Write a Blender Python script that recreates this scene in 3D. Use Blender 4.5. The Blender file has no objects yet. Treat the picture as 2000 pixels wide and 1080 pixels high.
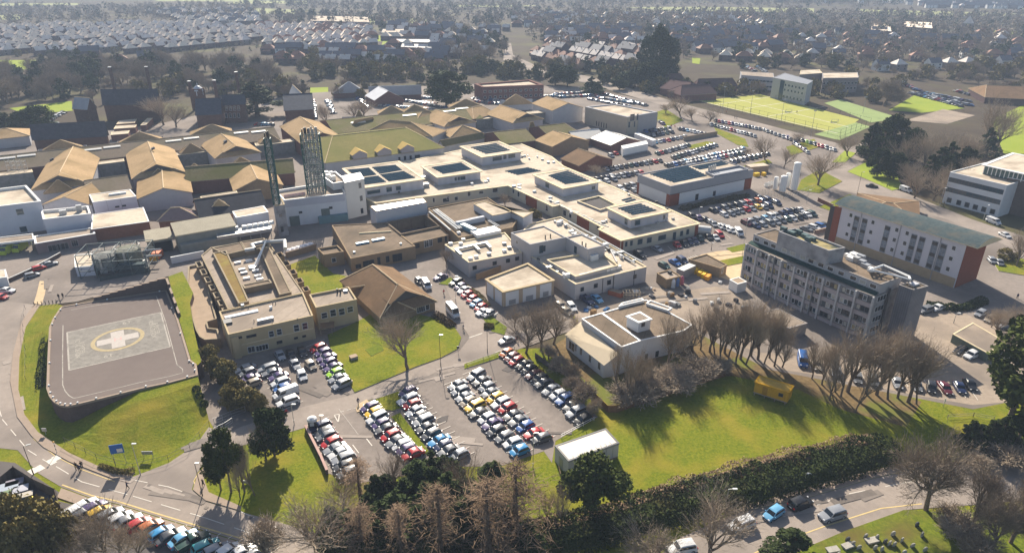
import bpy, math, random
from mathutils import Vector, Matrix
random.seed(7)
SC = bpy.context.scene
COL = SC.collection
FOC, CAMH = 1333.0, 82.0
PITCH = math.atan(615/FOC)
CP, SP = math.cos(PITCH), math.sin(PITCH)
def ray(x, y):
 u, v = (x-1000)/FOC, (540-y)/FOC
 return Vector((u, CP+v*SP, -SP+v*CP))
def P(x, y, z=0.0):
 d = ray(x, y); t = (z-CAMH)/d.z
 return Vector((d.x*t, d.y*t, z))
def PP(pts, z=0.0):
 return [P(x, y, z) for x, y in pts]
def topz(bx, by, ty, z0=0.0):
 b = P(bx, by, z0); v = (540-ty)/FOC
 t = b.y/(CP+v*SP)
 return CAMH+t*(-SP+v*CP)

# ---------------------------------------------------------------- materials
MATS = {}
def mat(name, col, rough=.85, var=.18, scale=.35, col2=None, metal=0., spec=None, big=None, stripe=None, bump=0., objcol=False, rnd=0., seam=None):
 if name in MATS: return MATS[name]
 m = bpy.data.materials.new(name); m.use_nodes = True
 nt = m.node_tree; N = nt.nodes; L = nt.links
 bs = N['Principled BSDF']
 bs.inputs['Roughness'].default_value = rough
 if spec is None: spec = .04 if rough > .64 else .3
 bs.inputs['Metallic'].default_value = metal
 bs.inputs['Specular IOR Level'].default_value = spec
 geo = N.new('ShaderNodeNewGeometry')
 n1 = N.new('ShaderNodeTexNoise'); n1.inputs['Scale'].default_value = scale
 n1.inputs['Detail'].default_value = 7; n1.inputs['Roughness'].default_value = .72
 L.new(geo.outputs['Position'], n1.inputs['Vector'])
 rmp = N.new('ShaderNodeMapRange'); rmp.inputs[1].default_value = .3; rmp.inputs[2].default_value = .7
 L.new(n1.outputs['Fac'], rmp.inputs['Value'])
 mx = N.new('ShaderNodeMix'); mx.data_type = 'RGBA'
 L.new(rmp.outputs['Result'], mx.inputs[0])
 c = Vector(col[:3]); c2 = Vector(col2[:3]) if col2 else c*(1+var)
 c1 = c if col2 else c*(1-var)
 mx.inputs[6].default_value = (*c1, 1); mx.inputs[7].default_value = (*c2, 1)
 out = mx.outputs[2]
 if objcol:
  oi = N.new('ShaderNodeObjectInfo')
  mm = N.new('ShaderNodeMix'); mm.data_type = 'RGBA'; mm.blend_type = 'MULTIPLY'; mm.inputs[0].default_value = 1
  L.new(out, mm.inputs[6]); L.new(oi.outputs['Color'], mm.inputs[7]); out = mm.outputs[2]
 if big:   # second, wide noise towards another colour: (colour, scale, low, high)
  n2 = N.new('ShaderNodeTexNoise'); n2.inputs['Scale'].default_value = big[1]; n2.inputs['Detail'].default_value = 4
  L.new(geo.outputs['Position'], n2.inputs['Vector'])
  r2 = N.new('ShaderNodeMapRange'); r2.inputs[1].default_value = big[2]; r2.inputs[2].default_value = big[3]
  L.new(n2.outputs['Fac'], r2.inputs['Value'])
  m2 = N.new('ShaderNodeMix'); m2.data_type = 'RGBA'
  L.new(r2.outputs['Result'], m2.inputs[0]); L.new(out, m2.inputs[6]); m2.inputs[7].default_value = (*big[0], 1)
  out = m2.outputs[2]
 if stripe:  # (scale, angle, strength)
  mp = N.new('ShaderNodeMapping'); mp.inputs['Rotation'].default_value = (0, 0, stripe[1])
  L.new(geo.outputs['Position'], mp.inputs['Vector'])
  wv = N.new('ShaderNodeTexWave'); wv.inputs['Scale'].default_value = stripe[0]; wv.inputs['Distortion'].default_value = .4
  L.new(mp.outputs['Vector'], wv.inputs['Vector'])
  m3 = N.new('ShaderNodeMix'); m3.data_type = 'RGBA'; m3.blend_type = 'MULTIPLY'; m3.inputs[0].default_value = stripe[2]
  L.new(out, m3.inputs[6]); L.new(wv.outputs['Color'], m3.inputs[7]); out = m3.outputs[2]
 if seam:  # thin darker lines every seam[0] m along angle seam[1]
  mp = N.new('ShaderNodeMapping'); mp.inputs['Rotation'].default_value = (0, 0, seam[1]); mp.inputs['Scale'].default_value = (1/seam[0],)*3
  L.new(geo.outputs['Position'], mp.inputs['Vector'])
  sx = N.new('ShaderNodeSeparateXYZ'); L.new(mp.outputs['Vector'], sx.inputs[0])
  fr = N.new('ShaderNodeMath'); fr.operation = 'FRACT'; L.new(sx.outputs[0], fr.inputs[0])
  gt = N.new('ShaderNodeMath'); gt.operation = 'LESS_THAN'; gt.inputs[1].default_value = seam[2]; L.new(fr.outputs[0], gt.inputs[0])
  ml = N.new('ShaderNodeMath'); ml.operation = 'MULTIPLY'; ml.inputs[1].default_value = seam[3]; L.new(gt.outputs[0], ml.inputs[0])
  m4 = N.new('ShaderNodeMix'); m4.data_type = 'RGBA'; L.new(ml.outputs[0], m4.inputs[0]); L.new(out, m4.inputs[6]); m4.inputs[7].default_value = (*[q*.45 for q in c], 1); out = m4.outputs[2]
 if rnd:
  oi = N.new('ShaderNodeObjectInfo'); rr = N.new('ShaderNodeMapRange'); rr.inputs[3].default_value = 1-rnd; rr.inputs[4].default_value = 1+rnd
  L.new(oi.outputs['Random'], rr.inputs['Value'])
  m5 = N.new('ShaderNodeMix'); m5.data_type = 'RGBA'; m5.blend_type = 'MULTIPLY'; m5.inputs[0].default_value = 1
  L.new(out, m5.inputs[6]); L.new(rr.outputs['Result'], m5.inputs[7]); out = m5.outputs[2]
 L.new(out, bs.inputs['Base Color'])
 if bump:
  bp = N.new('ShaderNodeBump'); bp.inputs['Strength'].default_value = bump; bp.inputs['Distance'].default_value = .3
  L.new(n1.outputs['Fac'], bp.inputs['Height']); L.new(bp.outputs['Normal'], bs.inputs['Normal'])
 MATS[name] = m
 return m

# ---------------------------------------------------------------- objects
def tag(o, label=None, cat=None, group=None, kind=None):
 if label: o['label'] = label
 if cat: o['category'] = cat
 if group: o['group'] = group
 if kind: o['kind'] = kind
 return o
def thing(name, label, cat, loc=(0, 0, 0), group=None, rz=0.0):
 o = bpy.data.objects.new(name, None); COL.objects.link(o)
 o.empty_display_size = .5
 o.location = loc; o.rotation_euler = (0, 0, rz)
 return tag(o, label, cat, group)
class MB:
 def __init__(s): s.v = []; s.f = []; s.m = []
 def poly(s, pts, mi=0):
  i = len(s.v); s.v += [tuple(p) for p in pts]; s.f.append(tuple(range(i, i+len(pts)))); s.m.append(mi)
 def prism(s, pts, z0, z1, mi=0, mtop=None, bottom=False):
  n = len(pts); i = len(s.v)
  ar = sum(pts[k][0]*pts[(k+1) % n][1]-pts[(k+1) % n][0]*pts[k][1] for k in range(n))
  if ar < 0: pts = pts[::-1]
  zz0 = z0 if isinstance(z0, (list, tuple)) else [z0]*n
  zz1 = z1 if isinstance(z1, (list, tuple)) else [z1]*n
  s.v += [(p[0], p[1], zz0[k]) for k, p in enumerate(pts)]+[(p[0], p[1], zz1[k]) for k, p in enumerate(pts)]
  for k in range(n):
   j = (k+1) % n
   s.f.append((i+k, i+j, i+n+j, i+n+k)); s.m.append(mi)
  s.f.append(tuple(range(i+n, i+2*n))); s.m.append(mi if mtop is None else mtop)
  if bottom: s.f.append(tuple(range(i+n-1, i-1, -1))); s.m.append(mi)
 def box(s, c, size, rz=0., mi=0, rx=0., M=None):
  hx, hy, hz = size[0]/2, size[1]/2, size[2]/2
  R = M if M else (Matrix.Rotation(rz, 3, 'Z') @ Matrix.Rotation(rx, 3, 'X'))
  c = Vector(c); i = len(s.v)
  for z in (-hz, hz):
   for x, y in ((-hx, -hy), (hx, -hy), (hx, hy), (-hx, hy)):
    s.v.append(tuple(c+R @ Vector((x, y, z))))
  for q in ((0, 3, 2, 1), (4, 5, 6, 7), (0, 1, 5, 4), (1, 2, 6, 5), (2, 3, 7, 6), (3, 0, 4, 7)):
   s.f.append(tuple(i+k for k in q)); s.m.append(mi)
 def tube(s, a, b, r0, r1=None, n=6, mi=0, cap=True):
  a, b = Vector(a), Vector(b); r1 = r0 if r1 is None else r1
  d = (b-a)
  if d.length < 1e-5: return
  d.normalize()
  u = d.orthogonal().normalized(); w = d.cross(u)
  i = len(s.v)
  for c, r in ((a, r0), (b, r1)):
   for k in range(n):
    t = 2*math.pi*k/n
    s.v.append(tuple(c+(u*math.cos(t)+w*math.sin(t))*r))
  for k in range(n):
   j = (k+1) % n
   s.f.append((i+k, i+j, i+n+j, i+n+k)); s.m.append(mi)
  if cap:
   s.f.append(tuple(range(i+n, i+2*n))); s.m.append(mi)
 def lathe(s, c, prof, n=12, mi=0):
  i = len(s.v); c = Vector(c)
  for r, z in prof:
   for k in range(n):
    t = 2*math.pi*k/n
    s.v.append((c.x+r*math.cos(t), c.y+r*math.sin(t), c.z+z))
  for q in range(len(prof)-1):
   for k in range(n):
    j = (k+1) % n
    s.f.append((i+q*n+k, i+q*n+j, i+(q+1)*n+j, i+(q+1)*n+k)); s.m.append(mi)
  s.f.append(tuple(i+(len(prof)-1)*n+k for k in range(n))); s.m.append(mi)
 def build(s, name, mats, parent=None, origin=None, smooth=False):
  if not isinstance(mats, (list, tuple)): mats = [mats]
  me = bpy.data.meshes.new(name)
  o0 = Vector(origin) if origin is not None else (parent.location.copy() if parent is not None and parent.parent is None else
             (parent.parent.location+parent.location if parent is not None else Vector((0, 0, 0))))
  me.from_pydata([(p[0]-o0.x, p[1]-o0.y, p[2]-o0.z) for p in s.v], [], s.f)
  for m in mats: me.materials.append(m)
  if len(mats) > 1: me.polygons.foreach_set('material_index', s.m)
  if smooth: me.polygons.foreach_set('use_smooth', [True]*len(s.f))
  me.update()
  o = bpy.data.objects.new(name, me); COL.objects.link(o)
  if parent is not None: o.parent = parent
  elif origin is not None: o.location = o0
  return o
def ccw(pts):
 n = len(pts)
 ar = sum(pts[k][0]*pts[(k+1) % n][1]-pts[(k+1) % n][0]*pts[k][1] for k in range(n))
 return list(pts) if ar > 0 else list(pts)[::-1]
def inset(pts, t):
 pts = ccw(pts); n = len(pts); out = []
 for k in range(n):
  a, b, c = Vector(pts[k-1][:2]), Vector(pts[k][:2]), Vector(pts[(k+1) % n][:2])
  d1 = (b-a).normalized(); d2 = (c-b).normalized()
  n1 = Vector((-d1.y, d1.x)); n2 = Vector((-d2.y, d2.x))
  m = n1+n2
  if m.length < 1e-4: m = n1
  m.normalize(); q = max(.3, m.dot(n1))
  out.append(b+m*(t/q))
 return out
def cent(pts):
 n = len(pts)
 return Vector((sum(p[0] for p in pts)/n, sum(p[1] for p in pts)/n, 0))
def rect3(a, b, d):
 """three corners -> square-cornered rectangle a,b,c,d (a-b kept, depth from d)"""
 a, b, d = Vector(a), Vector(b), Vector(d)
 u = (b-a); u.z = 0; L = u.length; u.normalize(); w = Vector((-u.y, u.x, 0))
 h = (d-a).dot(w)
 return [a, b, b+w*h, a+w*h]

class Bld:
 """a flat-roofed block: outline traced at roof level, walls down to base"""
 def __init__(s, name, label, cat, px, h, wall, roof, coping=None, par=.5, base=0., rect=True, root=None, group=None, over=0., t=.3, pts=None, skirt=None):
  if pts is None:
   pts = PP(px, h)
   if rect and len(pts) == 3: pts = rect3(*pts)
  s.pts = [Vector((p[0], p[1], 0)) for p in pts]; s.h = h; s.base = base
  cc = ccw([(p.x, p.y) for p in s.pts])
  s.own = root is None
  s.root = root or thing(name, label, cat, cent(s.pts)+Vector((0, 0, base)), group)
  s.cen = cent(s.pts)
  wl = MB(); n = len(cc)
  for k in range(n):
   a, b = cc[k], cc[(k+1) % n]
   wl.poly([(a[0], a[1], base), (b[0], b[1], base), (b[0], b[1], h), (a[0], a[1], h)])
  s.wall = wl.build('wall', wall, s.root)
  inn = inset(cc, t); rf = MB()
  rf.poly([(p[0], p[1], h-par) for p in inset(cc, t*.5)])
  s.roof = rf.build('roof', roof, s.root)
  cp = MB(); out = inset(cc, -max(over, .06))
  cp_h = .28 if over > .2 else .14
  for k in range(n):
   j = (k+1) % n
   a, b, c, d = out[k], out[j], inn[j], inn[k]
   cp.poly([(*a, h+.02), (*b, h+.02), (*c, h+.02), (*d, h+.02)])
   cp.poly([(*a, h-cp_h), (*b, h-cp_h), (*b, h+.02), (*a, h+.02)])
   cp.poly([(*d, h+.02), (*c, h+.02), (*c, h-par-.02), (*d, h-par-.02)])
   if over > .2: cp.poly([(*a, h-cp_h), (*cc[k], h-cp_h), (*cc[j], h-cp_h), (*b, h-cp_h)])
  s.coping = cp.build('coping', coping or wall, s.root)
  s.rz = h-par
 def edge(s, i):
  a, b = s.pts[i], s.pts[(i+1) % len(s.pts)]
  u = (b-a); L = u.length; u.normalize(); nrm = Vector((u.y, -u.x, 0))
  mid = (a+b)/2
  if (mid+nrm*.01-s.cen).length < (mid-nrm*.01-s.cen).length: nrm = -nrm
  if nrm.dot(Vector((0, 0, 0))-mid) < 0 and len(s.pts) > 4: nrm = -nrm
  return a, u, L, nrm
 def at(s, i, x, y):
  """pixel on wall i -> (u metres along, z)"""
  a, u, L, nrm = s.edge(i); d = ray(x, y); o = Vector((0, 0, CAMH))
  t = (a-o).dot(nrm)/d.dot(nrm); p = o+d*t
  return (p-a).dot(u), p.z
 def win(s, i, u, z, w, h, name='window', frame=None, glass=None, bars=0, rows=1, rec=.05, parent=None, sill=False):
  a, ud, L, nrm = s.edge(i)
  window(s.root, a+ud*u+Vector((0, 0, z)), ud, nrm, w, h, name, frame or WFRAME, glass or GLASS, bars, rows)
 def wpx(s, i, lst, **k):
  for (x, y, w, h) in lst:
   u, z = s.at(i, x, y); s.win(i, u, max(z, s.base+h/2+.05), w, h, **k)
 def wgrid(s, i, us, zs, w, h, **k):
  L = s.edge(i)[2]
  for uu in us:
   for z in zs: s.win(i, uu*L if uu <= 1 else uu, z, w, h, **k)
 def band(s, name, i, u0, u1, z0, z1, dep, m):
  a, ud, L, nrm = s.edge(i)
  u0, u1 = u0*L, u1*L
  b = MB(); p = a+ud*((u0+u1)/2)+nrm*(dep/2-.01)+Vector((0, 0, (z0+z1)/2))
  R = Matrix((ud, nrm, Vector((0, 0, 1)))).transposed()
  b.box(p, (abs(u1-u0), dep, z1-z0), M=R)
  return b.build(name, m, s.root)
 def roofbox(s, name, px, size, m, rzdeg=None, z=None, top=None):
  """a box standing on the roof, pixel = its centre at roof level"""
  p = P(px[0], px[1], s.rz); b = MB()
  a, ud, L, nrm = s.edge(0)
  rz = math.atan2(ud.y, ud.x) if rzdeg is None else math.radians(rzdeg)
  b.box((p.x, p.y, s.rz+size[2]/2+(z or 0)), size, rz)
  if top: b.box((p.x, p.y, s.rz+size[2]+.05+(z or 0)), (size[0]*top, size[1]*top, .1), rz)
  return b.build(name, m, s.root)
 def solar(s, quad, rows, m, gap=.5, z=None, cols=1, skip=()):
  """rows of tilted panels within the quad of pixels (a,b,c,d) at roof level; rows run a->b"""
  z = s.rz+.12 if z is None else z
  A, B, C, D = PP(quad, z)
  rows = max(2, int(rows*.72+.5))
  for r in range(rows):
   if r in skip: continue
   t0, t1 = (r+gap*.5)/rows, (r+1-gap*.5)/rows
   p, q = A.lerp(D, t0), B.lerp(C, t0); p2, q2 = A.lerp(D, t1), B.lerp(C, t1)
   up = Vector((0, 0, .05)); b = MB(); th = Vector((0, 0, .06))
   b.poly([p+th, q+th, q2+up+th, p2+up+th]); b.poly([p, q, q+th, p+th])
   b.poly([p2-Vector((0,0,.1)), p2+up+th, q2+up+th, q2-Vector((0,0,.1))]); b.poly([p-Vector((0,0,.1)), p+th, p2+up+th, p2-Vector((0,0,.1))]); b.poly([q-Vector((0,0,.1)), q+th, q2+up+th, q2-Vector((0,0,.1))])
   b.build('solar_panel', m, s.root)
def window(root, p, ud, nrm, w, h, name, frame, glass, bars=0, rows=1, d=.07):
 b = MB(); R = Matrix((ud, nrm, Vector((0, 0, 1)))).transposed()
 f = min(.09, w*.12)
 Z = Vector((0, 0, 1))
 b.box(p+nrm*.012, (w-2*f+.01, .03, h-2*f+.01), M=R, mi=1)
 for sx in (-1, 1): b.box(p+ud*(sx*(w-f)/2)+nrm*(d/2), (f, d, h), M=R)
 for sz in (-1, 1): b.box(p+Z*(sz*(h-f)/2)+nrm*(d/2), (w-2*f, d, f), M=R)
 for k in range(bars): b.box(p+ud*(-w/2+w*(k+1)/(bars+1))+nrm*.035, (.06, .05, h-2*f), M=R)
 for k in range(rows-1): b.box(p+Z*(-h/2+h*(k+1)/rows)+nrm*.033, (w-2*f, .045, .06), M=R)
 return b.build(name, [frame, glass], root)

WFRAME = mat('white_window_frame', (.62, .62, .62), .5, .05)
GLASS = mat('dark_window_glass', (.018, .024, .032), .08, .4, 3., spec=.6)
BGLASS = mat('blue_window_glass', (.03, .06, .08), .08, .4, 2., spec=.6)
DARKFRAME = mat('dark_window_frame', (.05, .05, .055), .5, .1)
ASPHALT = mat('asphalt', (.235, .20, .175), .95, .16, .9, big=((.15, .128, .112), .05, .42, .68))
ASPHALT2 = mat('dark_asphalt', (.10, .092, .09), .95, .15, .3, big=((.13, .115, .105), .06, .4, .7))
ROADM = mat('road_asphalt', (.29, .245, .21), .95, .12, .9, big=((.19, .162, .142), .07, .42, .7))
PAVE = mat('paving', (.33, .25, .18), .95, .14, .4)
KERB = mat('kerb_stone', (.42, .36, .29), .95, .1)
GRASS = mat('lawn_grass', (.075, .113, .008), .95, .3, 1.9, col2=(.21, .212, .02), big=((.26, .205, .03), .13, .46, .8), bump=.6)
GRASS2 = mat('dark_rough_grass', (.055, .09, .01), .95, .3, 1.8, col2=(.18, .2, .02), big=((.12, .09, .03), .12, .5, .75))  # rough grass, a little darker than the lawn
SOIL = mat('leafy_soil', (.10, .07, .035), .95, .3, 1.2, col2=(.20, .14, .07), big=((.13, .14, .03), .12, .48, .62))
PAINT = mat('road_paint', (.62, .57, .5), .8, .12, 1.5)
YPAINT = mat('yellow_road_paint', (.55, .42, .2), .8, .15, 1.5)
CONC = mat('concrete', (.27, .245, .23), .9, .18, .5, big=((.14, .13, .12), .25, .5, .8))
WHITEW = mat('white_render', (.62, .62, .63), .7, .06, .3, big=((.5, .5, .5), .15, .5, .9))
GREYM = mat('grey_metal', (.3, .31, .33), .5, .1, .6, metal=.4)
WHITEM = mat('white_metal', (.7, .69, .67), .45, .06)
BLACKM = mat('black_metal', (.03, .03, .03), .5, .2)
STEEL = mat('galvanised_steel', (.45, .45, .44), .45, .1, metal=.5)
SOLAR = mat('solar_glass', (.022, .045, .07), .6, .3, 2., spec=0)
LROOF = mat('pale_roof_membrane', (.52, .44, .345), .9, .16, .9, big=((.30, .245, .185), .14, .45, .7), seam=(2.6, .95, .06, .5))
BROOF = mat('brown_roof_felt', (.19, .145, .105), .95, .2, .7, big=((.12, .095, .07), .12, .42, .68), seam=(3., .35, .05, .5))
GROOF = mat('grey_roof_felt', (.34, .28, .225), .95, .15, .7, big=((.22, .18, .145), .1, .42, .7), seam=(3., .3, .05, .5))
TANR = mat('tan_roof_tile', (.40, .275, .15), .95, .2, 1.1, big=((.25, .175, .085), .1, .45, .72), stripe=(1.3, .4, .2), rnd=.12)
MOSSR = mat('mossy_roof_tile', (.175, .15, .075), .95, .25, 1.1, big=((.13, .13, .04), .09, .42, .68), stripe=(1.3, .4, .2), rnd=.1)
GREYR = mat('weathered_grey_tile', (.2, .16, .12), .95, .2, 1.1, stripe=(1.3, .4, .18), big=((.15, .13, .08), .1, .45, .7))
BRICK = mat('red_brick', (.20, .085, .055), .95, .18, 1.2)
TANBRICK = mat('tan_brick', (.26, .19, .12), .95, .15, 1.)
CREAM = mat('cream_render', (.44, .35, .22), .9, .1, .4, big=((.36, .27, .16), .2, .5, .85))
GREYCL = mat('grey_cladding', (.30, .30, .32), .7, .06, .4)
EXPOSURE = .55
HAZE = .00045
HAZE = .00022
EXPOSURE = 1.1
# ---------------------------------------------------------------- ground
SUBURB = mat('winter_ground', (.055, .042, .032), .95, .3, .06, col2=(.085, .068, .045), big=((.10, .095, .04), .02, .52, .7))
FIELD = mat('field_grass', (.20, .26, .03), .95, .15, .08, col2=(.27, .31, .04))
PITCH_M = mat('artificial_pitch', (.33, .33, .085), .95, .08, .1)
COURT_M = mat('sports_court', (.24, .30, .12), .95, .08, .1)
PALEF = mat('pale_winter_field', (.26, .27, .12), .95, .15, .02)
SAND = mat('sandy_tarmac', (.31, .25, .195), .95, .16, .9, big=((.20, .165, .135), .09, .43, .68))
SANDL = mat('pale_sand', (.5, .38, .24), .95, .15, .8)
_z = [0.0]
ZS = [.004]
def sheet(name, px, m, world=None):
 _z[0] += ZS[0]
 b = MB(); pts = world or PP(px, 0)
 b.poly([(p[0], p[1], _z[0]) for p in pts])
 o = b.build(name, m); o['kind'] = 'structure'; return o
def slab(name, px, m, h=.11, side=None):
 _z[0] += .0005
 b = MB(); b.prism([(p.x, p.y) for p in PP(px, h)], -.02, h+_z[0], mi=1, mtop=0)
 o = b.build(name, [m, side or KERB]); o['kind'] = 'structure'; return o
g = MB(); g.poly([(-6000, -150, 0), (6000, -150, 0), (6000, 6000, 0), (-6000, 6000, 0)])
o = g.build('ground', SUBURB); o['kind'] = 'structure'
for px in ([(-500, 8), (160, 7), (150, 11), (-500, 15)], [(470, 1), (600, 3), (600, 8), (440, 8)], [(490, 16), (590, 20), (602, 29), (480, 26)],
           [(700, 37), (835, 37), (830, 47), (715, 47)], [(1220, 15), (1350, 14), (1590, 17), (1590, 25), (1340, 24)], [(1675, 19), (1920, 25), (2100, 32), (1700, 30)],
           [(1900, 8), (2300, 10), (2300, 22), (1940, 18)], [(330, -4), (520, -3), (480, 4), (300, 3)], [(700, -8), (1100, -8), (1000, -2), (740, -3)], [(0, 30), (45, 29), (40, 39), (-60, 40)],
           [(-300, -20), (2300, -20), (2300, -12), (-300, -13)], [(900, 10), (1060, 11), (1000, 15), (880, 14)]):
 sheet('field', px, PALEF)
for px in ([(-300, 118), (80, 118), (70, 133), (0, 143), (-300, 150)], [(18, 212), (140, 198), (142, 217), (50, 224)], [(5, 297), (68, 274), (72, 285), (20, 303)],
           [(606, 172), (641, 171), (641, 193), (606, 190)], [(1935, 235), (2000, 205), (2300, 190), (2300, 310), (1960, 300)], [(1736, 216), (1785, 187), (1884, 212), (1800, 221)],
           [(1220, 112), (1246, 114), (1246, 130), (1226, 128)], [(1352, 113), (1368, 115), (1366, 126), (1352, 124)], [(725, 70), (752, 70), (745, 82), (728, 81)], [(750, 72), (770, 68), (760, 81), (745, 90)],
           [(1940, 60), (2000, 62), (2000, 70), (1940, 68)]):
 sheet('field', px, FIELD)
sheet('sports_pitch', [(1365, 198), (1486, 185), (1678, 234), (1640, 264)], PITCH_M)
sheet('sports_pitch', [(1590, 263), (1672, 240), (1700, 248), (1640, 275)], COURT_M)
sheet('sports_pitch', [(1610, 202), (1640, 195), (1760, 232), (1700, 240)], COURT_M)
sheet('sports_pitch', [(1768, 236), (1842, 214), (1905, 226), (1850, 243)], SAND)
for a, b in (((1425, 191), (1658, 249)), ((1455, 213), (1560, 197)), ((1398, 205), (1512, 189)), ((1500, 228), (1610, 209)), ((1370, 199), (1636, 261))):
 A, B = P(*a), P(*b); d = (B-A).normalized(); n = Vector((-d.y, d.x, 0))*.25
 sheet('pitch_line', None, PAINT, [A-n, B-n, B+n, A+n])
sheet('grass_field', [(-400, 1200), (2500, 1200), (2500, 790), (1900, 770), (1560, 720), (1420, 700), (1100, 680), (600, 690), (380, 690), (100, 590), (-300, 700)], GRASS)
sheet('leafy_ground', [(1320, 610), (1500, 680), (1800, 785), (1770, 835), (1640, 800), (1560, 762), (1430, 735), (1330, 740), (1200, 805), (1120, 720), (1060, 690), (1120, 650)], SOIL)
sheet('campus_tarmac', [(-300, 720), (-300, 262), (150, 262), (300, 245), (560, 185), (900, 165), (1130, 170), (1280, 200), (1480, 245), (1650, 285), (1690, 320), (1750, 375), (1870, 420), (2300, 560), (2300, 720),
       (1900, 800), (1500, 722), (1340, 640), (1105, 650), (990, 692), (905, 716), (700, 790), (580, 830), (440, 872), (395, 800), (380, 700), (330, 540), (150, 590), (60, 600)], ASPHALT)
sheet('main_road', [(985, 85), (998, 85), (1002, 108), (1045, 128), (1150, 150), (1330, 203), (1480, 240), (1645, 283), (1645, 294), (1470, 252), (1320, 214), (1140, 162), (1030, 138), (983, 118)], ROADM)
sheet('side_road', [(1640, 294), (1700, 275), (1715, 285), (1680, 320), (1655, 335), (1690, 352), (1770, 378), (1900, 430), (2200, 530), (2200, 590), (1960, 478), (1850, 430), (1745, 395), (1640, 372), (1590, 350)], ROADM)
sheet('sandy_yard', [(1470, 690), (1560, 690), (1700, 655), (1800, 615), (1830, 590), (2150, 730), (2150, 770), (1900, 792), (1800, 775), (1600, 735), (1500, 718)], SAND)
sheet('works_yard', [(1110, 620), (1180, 590), (1260, 560), (1330, 570), (1400, 560), (1460, 580), (1480, 690), (1350, 640)], SAND)
sheet('works_yard', [(1350, 505), (1462, 488), (1462, 562), (1400, 540)], SANDL)
sheet('car_park', [(596, 838), (705, 800), (722, 783), (905, 718), (978, 694), (1012, 690), (1168, 815), (1085, 862), (1078, 905), (1062, 882), (975, 912), (900, 912), (700, 945), (640, 925)], ASPHALT)
sheet('car_park', [(462, 706), (600, 680), (628, 676), (692, 768), (582, 815), (520, 770)], ASPHALT)
MAINR = [(-250, 640), (-60, 600), (20, 590), (66, 596), (42, 630), (26, 690), (20, 745), (34, 815), (62, 852), (85, 874), (135, 902), (220, 935), (255, 934), (330, 905), (385, 868), (408, 835), (440, 850), (470, 835), (575, 800),
       (692, 771), (812, 721), (862, 702), (897, 687), (918, 660), (905, 640), (870, 560), (840, 545), (835, 530), (870, 530), (960, 640), (1000, 655), (1110, 610), (1120, 630), (1000, 690), (975, 694), (907, 717), (845, 739), (775, 763), (717, 783), (698, 803), (590, 838), (470, 872), (425, 872), (412, 895), (385, 925), (375, 957), (400, 980), (470, 1000), (560, 1025), (720, 1075), (800, 1150), (620, 1150), (470, 1058),
       (400, 1037), (300, 1007), (230, 985), (180, 974), (120, 952), (75, 925), (35, 880), (-150, 860)]
sheet('service_road', MAINR, ROADM)
sheet('car_bays', [(108, 978), (300, 1024), (470, 1072), (540, 1110), (150, 1110), (90, 1010)], ASPHALT2)
sheet('compound_floor', [(-100, 890), (30, 905), (120, 965), (90, 1000), (-100, 1000)], ASPHALT2)
sheet('main_road', [(1200, 1160), (1330, 1050), (1440, 1003), (1582, 972), (1700, 937), (1830, 908), (2300, 850), (2300, 950), (1900, 987), (1765, 997), (1650, 1038), (1577, 1069), (1390, 1160)], ROADM)
KERBL = mat('worn_paving', (.30, .235, .185), .95, .1, .6)
slab('pavement', [(66, 596), (42, 630), (26, 690), (20, 745), (34, 815), (62, 852), (85, 874), (135, 902), (220, 935), (248, 936), (264, 925), (190, 910), (135, 885), (75, 845), (48, 810), (36, 760), (38, 700), (50, 640), (78, 597)], KERBL)
slab('pavement', [(120, 954), (180, 976), (230, 987), (300, 1009), (400, 1039), (470, 1060), (620, 1120), (560, 1120), (440, 1072), (300, 1026), (150, 985), (112, 972)], KERBL)
slab('pavement', [(412, 897), (386, 927), (377, 957), (402, 978), (470, 998), (472, 990), (408, 962), (398, 935), (420, 902)], KERBL)
slab('pavement', [(1440, 1001), (1582, 970), (1700, 935), (1830, 906), (1830, 896), (1722, 915), (1612, 942), (1500, 976), (1420, 1000)], KERBL)
slab('lawn', [(640, 655), (700, 628), (750, 600), (850, 622), (885, 636), (901, 660), (894, 682), (862, 699), (812, 717), (693, 767), (660, 712), (645, 680)], GRASS)
slab('lawn', [(560, 520), (615, 500), (650, 535), (700, 545), (690, 575), (600, 600)], GRASS)
slab('lawn', [(717, 787), (776, 766), (792, 771), (784, 797), (768, 803), (742, 800)], GRASS)
slab('lawn', [(764, 815), (781, 807), (815, 852), (838, 882), (828, 890), (800, 855)], GRASS)
slab('traffic_island', [(695, 798), (700, 790), (716, 781), (721, 786), (718, 800), (697, 806)], SANDL)
slab('traffic_island', [(605, 830), (620, 822), (640, 820), (646, 826), (612, 838)], SANDL)
slab('verge', [(907, 712), (975, 689), (1010, 684), (1000, 692), (935, 712), (907, 721)], GRASS)
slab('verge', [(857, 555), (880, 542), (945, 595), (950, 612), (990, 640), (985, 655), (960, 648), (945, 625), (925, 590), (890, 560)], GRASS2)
slab('verge', [(1655, 336), (1690, 318), (1715, 318), (1752, 345), (1763, 368), (1742, 373), (1690, 350)], FIELD)
slab('verge', [(1556, 372), (1565, 352), (1600, 332), (1645, 355), (1600, 378)], GRASS)
slab('verge', [(1625, 318), (1650, 295), (1672, 300), (1650, 318)], FIELD)
slab('verge', [(1395, 250), (1455, 272), (1462, 288), (1440, 284), (1400, 262)], GRASS)
slab('verge', [(1342, 286), (1380, 277), (1400, 280), (1350, 292)], GRASS)
slab('verge', [(1268, 224), (1300, 214), (1335, 236), (1300, 250)], GRASS)
slab('verge', [(1452, 325), (1500, 312), (1508, 319), (1456, 331)], GRASS)
slab('verge', [(1535, 288), (1590, 272), (1600, 288), (1545, 305)], GRASS)
slab('verge', [(1418, 486), (1455, 477), (1462, 488), (1430, 494)], GRASS)
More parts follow.
